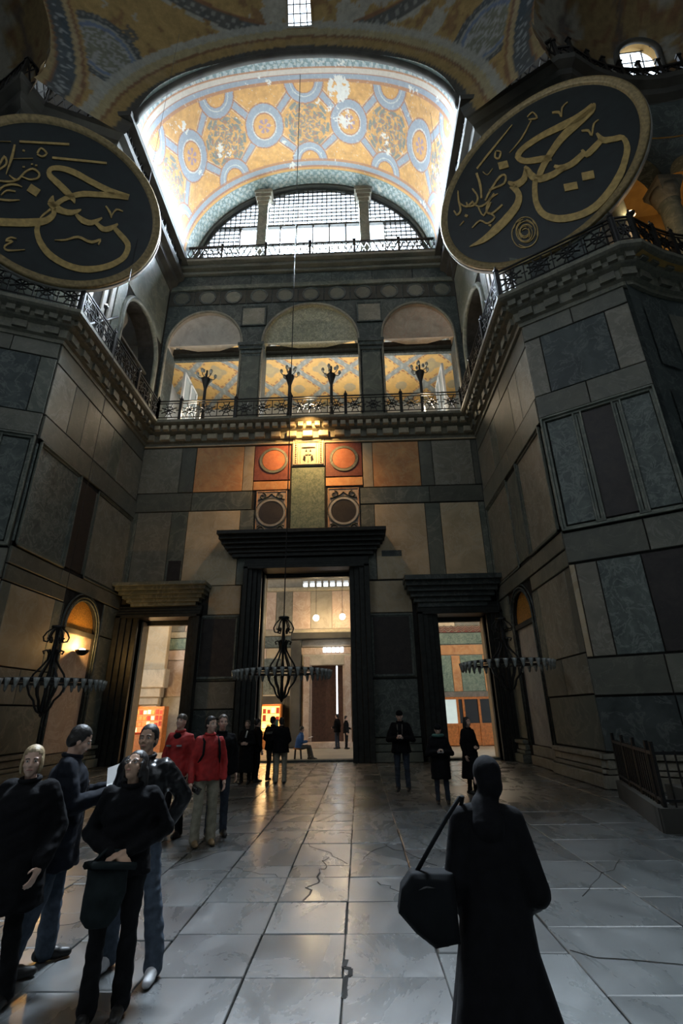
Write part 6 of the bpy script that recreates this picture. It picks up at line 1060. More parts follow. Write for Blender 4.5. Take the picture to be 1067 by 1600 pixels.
# ================================================================== FENCED PLATFORM AT THE RIGHT
g=tag(empty('fenced_platform',(4.53,8.73,0)),'dark iron fence on a stone curb against the right pier','fence')
def pl(f,name,mat):
    mb=MB(); f(mb); mb.v=[tuple(Vector(p)-Vector((4.53,8.73,0))) for p in mb.v]; return build(mb,name,mat,g,fix=True)
A0,B0,C0=Vector((5.45,11.95,0)),Vector((4.55,8.75,0)),Vector((10.5,8.0,0))
pl(lambda mb:mb.bar(A0+Vector((.1,0,.16)),B0+Vector((.1,0,.16)),.26,.34),'curb',M_darkstone); pl(lambda mb:mb.bar(B0+Vector((0,.1,.16)),C0+Vector((0,.1,.16)),.26,.34),'curb',M_darkstone)
for a,b in ((A0,B0),(B0,C0)):
    d=(b-a).normalized(); o=Vector((.1,.05,0))
    pl(lambda mb:(mb.bar(a+o+Vector((0,0,1.08)),b+o+Vector((0,0,1.08)),.05),mb.bar(a+o+Vector((0,0,.42)),b+o+Vector((0,0,.42)),.04)),'rail',M_iron)
    n=int((b-a).length/.16)
    for k in range(n+1):
        p=a+d*((b-a).length*k/n)+o
        pl(lambda mb:mb.bar(p+Vector((0,0,.33)),p+Vector((0,0,1.12 if k%6 else 1.25)),.022 if k%6 else .05),'picket' if k%6 else 'post',M_iron)
pl(lambda mb:mb.bar(B0+Vector((1.2,1.6,.2)),B0+Vector((4.5,1.3,.2)),.9,.4),'step_block',M_darkstone)

# ================================================================== NARTHEX BEYOND THE DOORS
FN=Fr((0,29.6),(1,0),(0,-1))
nx=struct(FN.wall('wall_narthex',M_pale,rect(-20,14,-.05,10.6),[rect(-2.75,-.85,.25,4.3)]+[rect(-3.3+k*.42,-3.0+k*.42,9.0,9.35) for k in range(8)],.6),'far wall of the entrance hall seen through the doorways')
struct(build(MB().box(-20,14,22.4,30.2,10.4,10.6),'ceiling_narthex',M_darkstone),'entrance hall ceiling'); 
for x in (-20,13.9): struct(build(MB().box(x,x+.1,22.4,30.2,0,10.5),'wall_narthex_end',M_tan),'entrance hall end wall')
FN.row(nx,6.4,8.7,[-14,-12.2,-10.4,-8.6,-7.2,-6.0,-4.9,-3.9,-2.8,-1.5,-.2,1.2,2.6,4.2,5.8,7.4,9.5],[M_pink,M_tang,M_pink,M_blue,M_tan,M_pink,M_tang,M_pink,M_pale,M_pink,M_pale,M_pink,M_blue,M_tan,M_tang,M_pink])
FN.row(nx,8.72,8.95,[-14,-3,9.5],[M_carvew,M_carvew],d=.2)
FN.row(nx,5.35,6.0,[-14,-9,-3.6,4.4,9.5],[M_green,M_blue,M_pale,M_green],d=.1)
FN.row(nx,4.75,5.33,[-14,-5.4,-3.6],[M_pink,M_tan]); FN.row(nx,4.75,5.33,[4.0,9.5],[M_orange])
FN.row(nx,2.75,4.73,[-14,-12.6,-11.2,-9.9,-8.4,-6.6,-5.6,-4.5,-3.6],[M_pink,M_tang,M_pink,M_blue,M_pink,M_tan,M_blue,M_pale])
FN.row(nx,2.75,4.73,[.3,2,4.3,4.6,5.4,5.9,7.2,7.6,9.5],[M_pink,M_tang,M_pink,M_green,M_orange,M_green,M_orange,M_tang])
FN.row(nx,2.45,2.74,[3.5,9.5],[M_tang],d=.12)
FN.row(nx,0,2.7,[-14,-13,-10,-8,-5.9,-4.2,-3.6],[M_tan,M_pale,M_tan,M_pale,M_darkstone,M_darkstone])
FN.row(nx,6.02,6.38,[-14,4,9.5],[M_carvew,M_red],d=.12)
# zigzag frieze seen through the right door
mb=MB()
for k in range(12):
    x=4.3+k*.42; 
    for j in range(3): mb.tube([FN.P(x-.2,6.05+j*.12,.15),FN.P(x,6.2+j*.12,.15),FN.P(x+.2,6.05+j*.12,.15)],.02,4)
build(mb,'painted_zigzag',M_carvew,nx)
g=struct(empty('door_4',(-1.8,29.6,0)),'outer door of the entrance hall in a pale marble frame')
def nd(f,name,mat,d=None):
    mb=MB(); f(mb); mb.v=[tuple(Vector(p)-Vector((-1.8,29.6,0))) for p in mb.v]; return build(mb,name,mat,g,fix=True)
for a,b in ((-3.25,-2.7),(-.9,-.35)): nd(lambda mb:(FN.box(mb,a,b,0,4.9,-.2,.25,.03),FN.box(mb,a+.1,b-.1,0,4.8,.2,.34,.02)),'marble_jamb',M_pink)
nd(lambda mb:FN.box(mb,-3.25,-.35,4.3,4.9,-.2,.3,.03),'marble_lintel',M_pale); nd(lambda mb:FN.box(mb,-3.35,-.25,4.9,5.3,-.2,.2,.03),'marble_lintel',M_pink)
nd(lambda mb:FN.box(mb,-3.9,.3,5.75,6.15,-.1,.5,.05),'dark_hood',M_darkstone); 
for a,b in ((-3.9,-3.3),(-.3,.3)): nd(lambda mb:FN.box(mb,a,b,0,5.75,-.1,.42,.05),'dark_jamb',M_darkstone)
M_leather=plain('brown_door',(.09,.045,.03),.6,0,.3,8)
nd(lambda mb:(FN.box(mb,-2.72,-1.30,.28,4.3,-.35,-.28),),'door_leaf',M_leather); nd(lambda mb:FN.box(mb,-1.22,-.88,.28,4.3,-.35,-.28),'door_leaf',M_leather)
nd(lambda mb:FN.box(mb,-3.3,-.3,0,.28,-.5,.7,.02),'door_step',M_pink)
# fanlight over the outer door
for k in range(5): nd(lambda mb:FN.box(mb,-2.02+k*.25,-1.84+k*.25,5.02,5.30,.2,.24),'fanlight_pane',plain('fanlight_glow',(1,1,1),.5,0,0,1,0,(.85,.88,1),4))
# inner piers of the hall, a capital and ledges seen through the left door
mb=MB(); FN.box(mb,-13.2,-10.9,3.2,4.2,.4,1.1,.05); FN.box(mb,-13.0,-11.1,2.7,3.2,.4,.95,.05); FN.box(mb,-12.9,-11.2,2.3,2.7,.4,.8,.05); pc=build(mb,'pilaster_capital',M_pale,nx,fix=True)
mb=MB(); FN.box(mb,-12.7,-11.3,0,2.3,.2,.7,.03); FN.box(mb,-12.85,-11.15,4.2,7.5,.2,.6,.03); build(mb,'pilaster',M_tan,nx,fix=True)
# sconce lamps
for x,z,l in ((-2.35,6.82,'larger warm bulb glowing over the outer door'),(-.83,6.86,'smaller warm bulb glowing at the edge of the central doorway')):
    g2=tag(empty('hanging_bulb',(x,28.2,z)),l,'lamp','warm bulbs in the entrance hall'); build(MB().ell((0,0,0),(.17,.17,.17)),'bulb',M_lamp,g2,True); build(MB().tube([(0,0,.12),(0,0,3.6)],.012,5),'cord',M_iron,g2)
# lit display shelves
def display(name,label,x0,x1,z0,z1,col,estr,rows,cols,seed,yy=29.0):
    g=tag(empty(name,((x0+x1)/2,yy,0)),label,'display shelf'); w=x1-x0; r=random.Random(seed)
    build(MB().box(-w/2-.08,w/2+.08,-.15,.5,0,z0-.1),'cabinet',M_wood,g)
    build(MB().box(-w/2-.08,w/2+.08,.1,.5,z0-.1,z1+.1).box(-w/2-.08,-w/2,-.15,.1,z0-.1,z1+.1).box(w/2,w/2+.08,-.15,.1,z0-.1,z1+.1),'case',M_wood,g)
    build(MB().box(-w/2,w/2,.06,.1,z0,z1),'lit_back',plain('lit_back_%s'%name+str(seed),col,.5,0,0,1,0,col,estr),g)
    for i in range(rows+1): build(MB().box(-w/2,w/2,-.12,.06,z0+(z1-z0)*i/rows-.012,z0+(z1-z0)*i/rows+.012),'shelf',M_wood,g)
    for i in range(rows):
        for j in range(cols):
            if r.random()<.12: continue
            hx=w/cols; h=(z1-z0)/rows*r.uniform(.45,.8); cx=-w/2+hx*(j+.5); z=z0+(z1-z0)*i/rows+.012
            m=r.choice([plain('souvenir_pale',(.9,.8,.55),.5,0,.1,3,0,(1,.8,.45),.9),plain('souvenir_gold',(.8,.45,.12),.4),plain('souvenir_red',(.6,.08,.04),.5)])
            build(MB().box(-hx*.36,hx*.36,-.03,.03,0,h),'souvenir',m,g,loc=(cx,-.02,z))
    return g
display('souvenir_display','glowing yellow souvenir shelves seen behind the two men at the central doorway',-5.62,-4.40,.62,2.15,(1,.55,.12),3.2,4,5,1)
display('souvenir_display','red lit souvenir shelves seen through the left doorway',-11.85,-10.35,.95,2.10,(1,.16,.05),2.2,4,7,2,27.5)
display('souvenir_display','plain yellow lit panel case at the edge of the left doorway',-13.3,-12.35,.7,2.2,(1,.62,.14),2.6,1,2,3,28.6)
point('lamp_shop_left',(-11.2,26.6,2.6),110,(1,.66,.30),.2); point('lamp_shop_centre',(-4.9,27.9,2.6),70,(1,.66,.30),.2)
point('lamp_narthex_right',(6.0,26.4,8.0),330,(1,.80,.58),.3); point('lamp_narthex_left',(-9.8,26.4,8.0),330,(1,.80,.58),.3)
# ticket booth
g=tag(empty('ticket_booth',(6.0,28.9,0)),'orange wooden booth with glass panes seen through the right doorway','booth')
P_=lambda f,n,m:build(f,n,m,g)
for x in (-1.55,-.62,-.30,.55,1.32,1.62): P_(MB().box(x-.06,x+.06,-.06,.06,0,2.45),'post',M_wood)
for z in (.05,1.0,2.33): P_(MB().box(-1.6,1.7,-.05,.05,z,z+.12),'rail',M_wood)
for a,b in ((-1.49,-.68),(-.56,-.36),(-.24,.49),(.61,1.26)): P_(MB().box(a,b,-.02,.02,.15,1.0),'lower_panel',M_wood)
for a,b in ((-.56,-.36),(-.24,.49),(.61,1.26)): P_(MB().box(a,b,-.01,.01,1.12,2.33),'pane',plain('dark_glazing',(.05,.055,.06),.15,0,.1,1))
P_(MB().box(-1.49,-.68,-.01,.01,1.12,2.33),'pane',plain('lit_glazing',(.45,.5,.48),.25,0,.25,1.2,0,(.72,.85,.80),.55))['label']='pane lit from within'
P_(MB().box(-1.6,1.7,.1,.6,0,2.4),'booth_body',M_wood)
# small sign post by the jamb
g=tag(empty('notice_board',(-3.9,24.3,0)),'small green notice on a stand inside the central doorway','sign'); build(MB().box(-.16,.16,-.02,.02,1.05,1.5),'board',plain('green_notice',(.12,.30,.24),.5),g); build(MB().bar((0,.02,0),(0,.02,1.1),.03),'post',M_iron,g); build(MB().lathe([(.15,0),(.15,.03),(.02,.04)],12),'base',M_iron,g)
# ================================================================== PEOPLE
M_skin=plain('skin',(.62,.40,.30),.5,0,.08,12); M_skin2=plain('skin_warm',(.50,.31,.21),.5,0,.08,12)
M_blackcloth=plain('black_cloth',(.0045,.0045,.0055),.9,0,.35,18,.3,spec=.15); M_navy=plain('navy_coat',(.006,.008,.014),.85,0,.3,16,.3,spec=.2)
M_leatherj=plain('black_leather_jacket',(.006,.006,.007),.34,0,.3,14,.5,spec=.4); M_redj=plain('red_jacket',(.38,.016,.014),.7,0,.25,14,.3)
M_jean=plain('blue_denim',(.055,.075,.105),.85,0,.3,22,.2); M_jeand=plain('dark_denim',(.022,.03,.045),.85,0,.3,22,.2); M_khaki=plain('khaki_trousers',(.30,.27,.20),.85,0,.2,16,.2)
M_greytr=plain('grey_trousers',(.11,.10,.085),.85,0,.2,16,.2); M_darktr=plain('dark_trousers',(.008,.008,.009),.85,0,.3,16,.2,spec=.15)
M_shoe=plain('black_shoe',(.012,.011,.01),.45,0,.3,10); M_wshoe=plain('white_trainer',(.62,.62,.64),.5,0,.06,10); M_bshoe=plain('tan_boot',(.26,.17,.08),.6,0,.2,10)
M_hairb=plain('dark_hair',(.012,.010,.009),.5,0,.4,40,.3); M_hairl=plain('blonde_hair',(.34,.25,.14),.5,0,.3,40,.3); M_hairg=plain('grey_brown_hair',(.10,.08,.06),.5,0,.3,40,.3)
M_eye=plain('eye_white',(.7,.68,.65),.2,0,0,1); M_iris=plain('eye_dark',(.02,.015,.012),.15,0,0,1); M_lip=plain('lips',(.38,.15,.12),.5,0,.05,5)
M_paper=plain('paper',(.75,.74,.72),.7,0,.06,6); M_blueshirt=plain('blue_jacket',(.05,.13,.30),.8,0,.2,14,.2); M_bag=plain('dark_bag',(.007,.008,.009),.8,0,.3,9,.3,spec=.12); M_greybag=plain('grey_green_bag',(.014,.019,.020),.85,0,.3,12,.3,spec=.12)
M_green_scarf=plain('green_scarf',(.05,.13,.11),.85,0,.2,20,.3); M_silver=plain('silver',(.5,.5,.5),.25,.9,.1,5); M_brownv=plain('dark_vest',(.03,.022,.018),.8)

def fuse(mb,name,mat,parent,vox,sm=2,fac=.5,fold=0):
    """one continuous skin over the overlapping forms"""
    me=mb.mesh(name+'_tmp',mat); o=bpy.data.objects.new(name+'_tmp',me); C.objects.link(o)
    r=o.modifiers.new('r','REMESH'); r.mode='VOXEL'; r.voxel_size=vox; r.use_smooth_shade=True
    if sm: s=o.modifiers.new('s','SMOOTH'); s.factor=fac; s.iterations=sm
    dg=bpy.context.evaluated_depsgraph_get(); dg.update(); res=bpy.data.meshes.new_from_object(o.evaluated_get(dg)); res.name=name
    bpy.data.objects.remove(o); bpy.data.meshes.remove(me)
    if not res.materials: res.materials.append(mat)
    if fold:
        nn=[v.normal.copy() for v in res.vertices]
        for v,n_ in zip(res.vertices,nn):
            c_=v.co; f_=mn.noise(Vector((c_.x*9,c_.y*9,c_.z*3.2)))+.6*mn.noise(Vector((c_.x*5+c_.z*14,c_.y*16,c_.z*17+c_.x*8))); v.co=c_+n_*f_*fold
    return link(name,res,parent)
def lerp(a,b,t): return Vector(a)*(1-t)+Vector(b)*t
def hand(mb,wrist,dirv,palm_n,size=1.0,curl=.5,side=1,fr=.0085):
    """palm, four fingers of different length and a thumb"""
    w=Vector(wrist); d=Vector(dirv).normalized(); n=Vector(palm_n); n=(n-d*n.dot(d)).normalized(); s=d.cross(n)*side
    pc=w+d*.05*size
    mb.cap(w-d*.01,w+d*.03*size,.026*size,.030*size); 
    for k in (-1,0,1): mb.cap(w+d*.03*size+s*k*.016*size,w+d*.085*size+s*k*.022*size,.016*size,.013*size)
    L=[.068,.078,.072,.056]
    for i in range(4):
        b=w+d*.088*size+s*(.033-.022*i)*size; dd=d.copy(); l=L[i]*size; p=b; r=fr*size*(1.05 if i<3 else .9)
        for k,f in enumerate((.42,.32,.26)):
            ang=curl*(.55+.5*k); dd=(dd*math.cos(ang*.8)+n*math.sin(ang*.8)).normalized(); q=p+dd*l*f
            mb.cap(p,q,r*(1-.07*k),r*(.93-.07*k),7); n2=(n*math.cos(ang*.8)-dd*0).normalized(); p=q
    t0=w+d*.028*size+s*.026*size; t1=t0+(d*.5+s*.75+n*.3).normalized()*.038*size; t2=t1+(d*.85+s*.25+n*.45).normalized()*.032*size
    mb.cap(t0,t1,.013*size,.0105*size,7); mb.cap(t1,t2,.0105*size,.0085*size,7)
class Person:
    def __init__(s,label,loc,face,h,near=True,group=None,skin=None,**J):
        s.g=tag(empty('person',loc,math.radians(face)),label,'person',group); s.k=h/1.75; s.near=near; s.vox=.0085 if near else .016; s.skin=skin or M_skin
        k=s.k
        s.J=dict(pel=(0,0,.95),chest=(0,.0,1.28),neck=(0,-.005,1.47),head=(0,.015,1.615),
            shL=(-.168,-.01,1.395),shR=(.168,-.01,1.395),elL=(-.25,-.02,1.13),elR=(.25,-.02,1.13),wrL=(-.25,.06,.88),wrR=(.25,.06,.88),
            hipL=(-.095,0,.92),hipR=(.095,0,.92),knL=(-.11,.02,.50),knR=(.11,.02,.50),anL=(-.12,-.02,.085),anR=(.12,-.02,.085),
            hyaw=0,hpitch=0,hroll=0,curlL=.5,curlR=.5,hdL=None,hdR=None,pnL=(1,.1,0),pnR=(-1,.1,0),ftL=0,ftR=0)
        s.J.update(J)
        s.S={q:(Vector(v)*k if isinstance(v,tuple) and len(v)==3 and q[:2]!='pn' and q[:2]!='hd' else v) for q,v in s.J.items()}
        hy,hp,hr=[math.radians(s.J[q]) for q in ('hyaw','hpitch','hroll')]
        s.HR=Matrix.Rotation(hy,4,'Z')@Matrix.Rotation(hp,4,'X')@Matrix.Rotation(hr,4,'Y')
        s.HM=Matrix.Translation(s.S['head'])@s.HR@Matrix.Scale(k,4)
    def hp(s,*p): return s.HM@Vector(p)
    def he(s,mb,c,r): return mb.ell(s.hp(*c),tuple(x*s.k for x in r),s.HR.to_3x3(),14,10)
    def body(s,fem=False,face=True):
        S,k=s.S,s.k; mb=MB()
        # head with jaw, cheeks, brow, nose, lips, ears
        s.he(mb,(0,-.012,.035),(.074,.092,.088)); s.he(mb,(0,.018,-.03),(.058,.066,.078)); s.he(mb,(0,.045,-.088),(.030,.030,.024)); s.he(mb,(0,-.055,-.02),(.055,.045,.06))
        for q in (-1,1):
            s.he(mb,(q*.036,.052,-.022),(.026,.026,.026)); s.he(mb,(q*.030,.072,.026),(.026,.014,.009)); s.he(mb,(q*.076,-.008,-.008),(.009,.020,.032)); s.he(mb,(q*.013,.086,-.028),(.010,.011,.009))
        mb.cap(s.hp(0,.078,.018),s.hp(0,.102,-.022),.009*k,.0125*k,8); s.he(mb,(0,.078,-.054),(.021,.012,.007)); s.he(mb,(0,.077,-.064),(.018,.012,.007))
        mb.cap(S['neck']-Vector((0,0,.03)),s.hp(0,-.015,-.06),.055*k*(.88 if fem else 1),.050*k*(.88 if fem else 1))
        # torso
        pel,ch,nk=S['pel'],S['chest'],S['neck']
        R=[(pel.x,pel.y,pel.z-.08*k,.10*k,.08*k),(pel.x,pel.y,pel.z,.165*k,.115*k),(*lerp(pel,ch,.4),.138*k,.098*k),(*ch,.165*k,.11*k),(*lerp(ch,nk,.5),.15*k,.09*k),(*lerp(ch,nk,.85),.085*k,.065*k)]
        mb.rings(R,18)
        for q in 'LR':
            sh,e,w=S['sh'+q],S['el'+q],S['wr'+q]; mb.cap(lerp(nk,sh,.3)-Vector((0,0,.05*k)),sh-Vector((0,0,.01*k)),.046*k,.043*k); mb.cap(sh-Vector((0,0,.01*k)),e,.043*k,.035*k); mb.cap(e,w,.035*k,.025*k)
            hi,kn,an=S['hip'+q],S['kn'+q],S['an'+q]; mb.cap(hi,kn,.070*k,.044*k); mb.cap(kn,lerp(kn,an,.35),.042*k,.043*k); mb.cap(lerp(kn,an,.35),an,.043*k,.030*k)
            f=math.radians(s.J['ft'+q]); fd=Vector((math.sin(f)*-1,math.cos(f),0)); mb.cap(an+Vector((0,0,-.045*k))-fd*.02,an+fd*.13*k+Vector((0,0,-.055*k)),.035*k,.028*k)
            d=s.J['hd'+q]; d=Vector(d) if d is not None else (w-e).normalized()
            hand(mb,w+d.normalized()*.012,d,s.J['pn'+q],k*1.0,s.J['curl'+q],1 if q=='R' else -1,.0092 if s.near else .012)
        b=fuse(mb,'body',s.skin,s.g,.0075 if s.near else .012,2,.45)
        if face:
            for q in (-1,1):
                build(MB().ell(s.hp(q*.030,.071,.008),(.0125*k,.011*k,.0085*k),s.HR.to_3x3(),12,8),'eye',M_eye,s.g,True)
                build(MB().ell(s.hp(q*.030,.0805,.008),(.0055*k,.003*k,.0055*k),s.HR.to_3x3(),10,6),'iris',M_iris,s.g,True)
                build(MB().tube([s.hp(q*.014,.084,.026),s.hp(q*.030,.086,.031),s.hp(q*.046,.078,.026)],.0035*k,5),'eyebrow',M_hairb,s.g,True)
            build(MB().tube([s.hp(-.020,.086,-.058),s.hp(-.008,.091,-.057),s.hp(.008,.091,-.057),s.hp(.020,.086,-.058)],.0048*k,6),'lips',M_lip,s.g,True)
        return s
    def shoes(s,m):
        S,k=s.S,s.k
        for q in 'LR':
            an=S['an'+q]; f=math.radians(s.J['ft'+q]); fd=Vector((-math.sin(f),math.cos(f),0)); z=an.z-.085*k
            mb=MB(); mb.cap(Vector((an.x,an.y,z+.045*k))-fd*.045*k,Vector((an.x,an.y,z+.045*k))+fd*.08*k,.045*k,.046*k); mb.cap(Vector((an.x,an.y,z+.035*k))+fd*.08*k,Vector((an.x,an.y,z+.032*k))+fd*.17*k,.046*k,.034*k); mb.cap(an+Vector((0,0,-.02*k)),an+Vector((0,0,.03*k)),.047*k,.047*k)
            o=fuse(mb,'shoe',m,s.g,.010 if s.near else .018,2)
            for v in o.data.vertices: v.co.z=max(v.co.z,z+.004)
        return s
    def trousers(s,m,w=1.0,flare=.0,name='trousers'):
        S,k=s.S,s.k; mb=MB(); pel=S['pel']
        mb.rings([(pel.x,pel.y,pel.z-.10*k,.13*k,.10*k),(pel.x,pel.y,pel.z-.02*k,.178*k*w,.128*k*w),(pel.x,pel.y,pel.z+.08*k,.160*k,.115*k)],18)
        for q in 'LR':
            hi,kn,an=S['hip'+q],S['kn'+q],S['an'+q]
            mb.cap(hi,kn,.096*k*w,.068*k*w); mb.cap(kn,lerp(kn,an,.85),.068*k*w,(.060+flare)*k*w); mb.cap(lerp(kn,an,.6),an-Vector((0,.0,.015*k)),.062*k*w,(.062+flare)*k*w)
        fuse(mb,name,m,s.g,.011 if s.near else .020,3,.5,.012); return s
    def coat(s,m,hem=.72,w=1.0,hw=1.0,name='jacket',sleeve=1.0,collar=True,front=None):
        S,k=s.S,s.k; mb=MB(); pel,ch,nk=S['pel'],S['chest'],S['neck']; base=pel*1.0; lo=Vector((pel.x,pel.y,hem*k))
        R=[(lo.x,lo.y,lo.z,.205*k*w*hw,.16*k*w*hw),(*lerp(lo,pel,.5),.198*k*w*(1+hw)/2,.155*k*w*(1+hw)/2),(pel.x,pel.y,pel.z+.05*k,.188*k*w,.148*k*w),(*lerp(pel,ch,.55),.182*k*w,.145*k*w),(*ch,.205*k*w,.15*k*w),(*lerp(ch,nk,.5),.19*k*w,.125*k*w),(*lerp(ch,nk,.8),.135*k,.10*k),(nk.x,nk.y,nk.z+.005,.075*k,.072*k)]
        R.sort(key=lambda r:r[2]); mb.rings(R,20)
        for q in 'LR':
            sh,e,wr=S['sh'+q],S['el'+q],S['wr'+q]; mb.cap(lerp(nk,sh,.35)-Vector((0,0,.045*k)),sh,.066*k,.064*k*w); mb.cap(sh,e,.066*k*w*sleeve,.057*k*w*sleeve); mb.cap(e,lerp(e,wr,.93),.060*k*w*sleeve,.046*k*w*sleeve)
            mb.cap(lerp(e,wr,.5),lerp(e,wr,.52),.058*k*w,.056*k*w)
        o=fuse(mb,name,m,s.g,.011 if s.near else .019,3,.5,.016 if s.near else .014)
        if collar:
            mb=MB(); mb.tube([(nk.x+.072*k*math.cos(a),nk.y+.012+.072*k*math.sin(a),nk.z+.012*k-.012*math.sin(a)) for a in [2*PI*i/16 for i in range(16)]],.020*k,6,True); build(mb,'collar',m,s.g,True)
        if front:
            mb=MB(); P=[]
            for t in (0,.35,.7,1.0): p=lerp(Vector((lo.x,lo.y,lo.z)),ch,t); P.append((p.x,p.y+.158*k*w-(.004 if t<1 else .003),p.z))
            mb.tube(P,.006,5); build(mb,'zip',front,s.g)
        return s
    def hair(s,m,kind='short'):
        k=s.k; mb=MB(); s.he(mb,(0,-.022,.048),(.083,.097,.088)); s.he(mb,(0,-.055,-.005),(.074,.062,.075))
        for q in (-1,1): s.he(mb,(q*.068,-.02,.02),(.017,.045,.045))
        if kind in('long','tied'):
            for q in (-1,1): s.he(mb,(q*.066,.005,-.02),(.022,.045,.075))
        if kind=='long':
            nk=s.S['neck']
            for q in (-1,0,1): mb.cap(s.hp(q*.06,-.05,-.02),Vector((nk.x+q*.075*k,nk.y-.09*k+(.05*k if q else 0),nk.z-.13*k)),.045*k,.038*k)
        if kind=='tied': s.he(mb,(0,-.12,.02),(.035,.035,.045))
        o=fuse(mb,'hair',m,s.g,.008 if s.near else .014,1)
        # trim the hairline off the face
        inv=s.HM.inverted(); 
        for v in o.data.vertices:
            p=inv@v.co
            lim=.068-.0 if p.z>.075 else (.058 if p.z>.05 else (.028 if abs(p.x)<.062 else .045))
            if p.y>lim and p.z<.085: p.y=lim-.01; v.co=s.HM@p
        return s
    def cap_hat(s,m,brim=False):
        mb=MB(); s.he(mb,(0,-.012,.062),(.086,.100,.075)); 
        if brim: s.he(mb,(0,.10,.045),(.06,.05,.010))
        fuse(mb,'cap',m,s.g,.010,1); return s
    def glasses(s,m=None):
        mb=MB()
        for q in (-1,1):
            mb.tube([s.hp(q*.031+.022*math.cos(a),.090,.008+.015*math.sin(a)) for a in [2*PI*i/12 for i in range(12)]],.0022*s.k,5,True); mb.tube([s.hp(q*.053,.088,.012),s.hp(q*.078,.0,.008)],.002,4)
        mb.tube([s.hp(-.009,.092,.01),s.hp(.009,.092,.01)],.002,4); build(mb,'spectacles',M_silver,s.g); return s
    def strap(s,pts,m,w=.02,name='strap'):
        build(MB().tube([Vector(p)*s.k for p in pts],w,6),name,m,s.g,True); return s
# --- group at the left
F=lambda:None
p=Person('blonde woman in a bulky black coat looking at the viewer, at the left edge',(-2.50,4.10,0),180,1.56,near=True,head=(0.0,.03,1.615),hyaw=26,hpitch=0,
    wrL=(-.28,.12,.90),wrR=(.36,.10,.80),elR=(.33,-.03,1.10),elL=(-.27,-.06,1.12),knR=(.10,.02,.5),knL=(-.10,.02,.5),curlR=.6)
p.body(True).coat(M_blackcloth,.60,1.22,1.12,'coat',1.15).trousers(M_darktr).shoes(M_shoe).hair(M_hairl,'tied')
build(MB().tube([(-.30+.0,.0,0),(.0,0,0)],.001,3),'x',M_paper,p.g) if False else None
p.strap([(.352,.085,.84),(.362,.105,.765)],M_paper,.043,'white_cuff')
p=Person('dark haired man in a navy coat reading a large map or booklet',(-2.50,4.62,0),-62,1.70,near=True,hyaw=0,hpitch=-22,head=(0,.05,1.60),
    elL=(-.27,.06,1.12),wrL=(-.10,.34,1.20),elR=(.27,.06,1.12),wrR=(.12,.34,1.18),hdL=(.25,.9,.25),hdR=(-.2,.9,.25),pnL=(0,0,1),pnR=(0,0,1),curlL=.7,curlR=.7,knL=(-.11,.05,.5),anL=(-.12,.05,.085),anR=(.13,-.18,.085),knR=(.12,-.06,.5))
p.body().coat(M_navy,.66,1.14,1.04,'coat',1.1,front=M_silver).trousers(M_jean,1.05,.012,'jeans').shoes(M_shoe).hair(M_hairb)
g=tag(empty('booklet',(-2.22,4.76,1.20),math.radians(-62)),'open white map or booklet held by the man in the navy coat','book')
g.rotation_euler=(math.radians(8),math.radians(34),math.radians(-62))
for sg in (-1,1): build(MB().add([(0,0,0),(sg*.17,0,.03),(sg*.17,.26,.10),(0,.26,.07),(0,0,-.006),(sg*.17,0,.024),(sg*.17,.26,.094),(0,.26,.064)],[(0,1,2,3),(7,6,5,4),(0,4,5,1),(1,5,6,2),(2,6,7,3),(3,7,4,0)]),'page',M_paper,g,fix=True)
p=Person('dark haired woman in black looking up, holding a grey bag in front',(-1.66,3.98,0),-168,1.53,near=True,skin=M_skin2,hyaw=-18,hpitch=24,head=(0,.01,1.61),
    elL=(-.30,-.05,1.15),wrL=(-.06,.20,1.04),elR=(.30,-.04,1.15),wrR=(.04,.21,1.02),hdL=(.8,.45,-.1),hdR=(-.8,.45,-.1),pnL=(0,-.3,-1),pnR=(0,-.3,-1),curlL=.9,curlR=.9,anL=(-.10,-.02,.085),anR=(.11,.06,.085),knR=(.10,.07,.5))
p.body(True).coat(M_blackcloth,.86,1.02,1.0,'jacket',1.05).trousers(M_darktr,.94,.014).shoes(M_shoe).hair(M_hairb,'long').glasses()
g=tag(empty('shoulder_bag',(-1.66,3.76,.70),math.radians(-168)),'limp grey-green bag held by the dark haired woman','bag')
mb=MB(); mb.rings([(.02,0,-.17,.07,.04),(.02,0,-.12,.11,.06),(.0,0,.0,.13,.07),(0,0,.09,.125,.055),(0,0,.14,.13,.045)],18); fuse(mb,'pouch',M_greybag,g,.010,2)
build(MB().tube([(-.16,0,.14),(-.05,.05,.16),(.08,.055,.17),(.14,0,.16),(.05,-.045,.155),(-.1,-.04,.145)],.024,6,True),'rolled_top',M_greybag,g,True); build(MB().tube([(-.10,0,.15),(-.05,-.03,.22),(.03,-.04,.23),(.11,0,.16)],.014,6),'handle',M_greybag,g,True)
p=Person('man in a shiny black leather jacket and jeans behind the woman looking up',(-1.84,4.62,0),176,1.69,near=True,skin=M_skin2,hyaw=6,hpitch=6,
    elL=(-.34,-.10,1.15),wrL=(-.22,-.02,.92),elR=(.27,-.06,1.12),wrR=(.2,.04,.9),knL=(-.22,.06,.5),anL=(-.31,.12,.085),ftL=12,pnL=(.5,-.2,0))
p.body().coat(M_leatherj,.84,1.12,.98,'leather_jacket',1.12).trousers(M_jean,1.0,.012,'jeans').shoes(M_wshoe).hair(M_hairb)
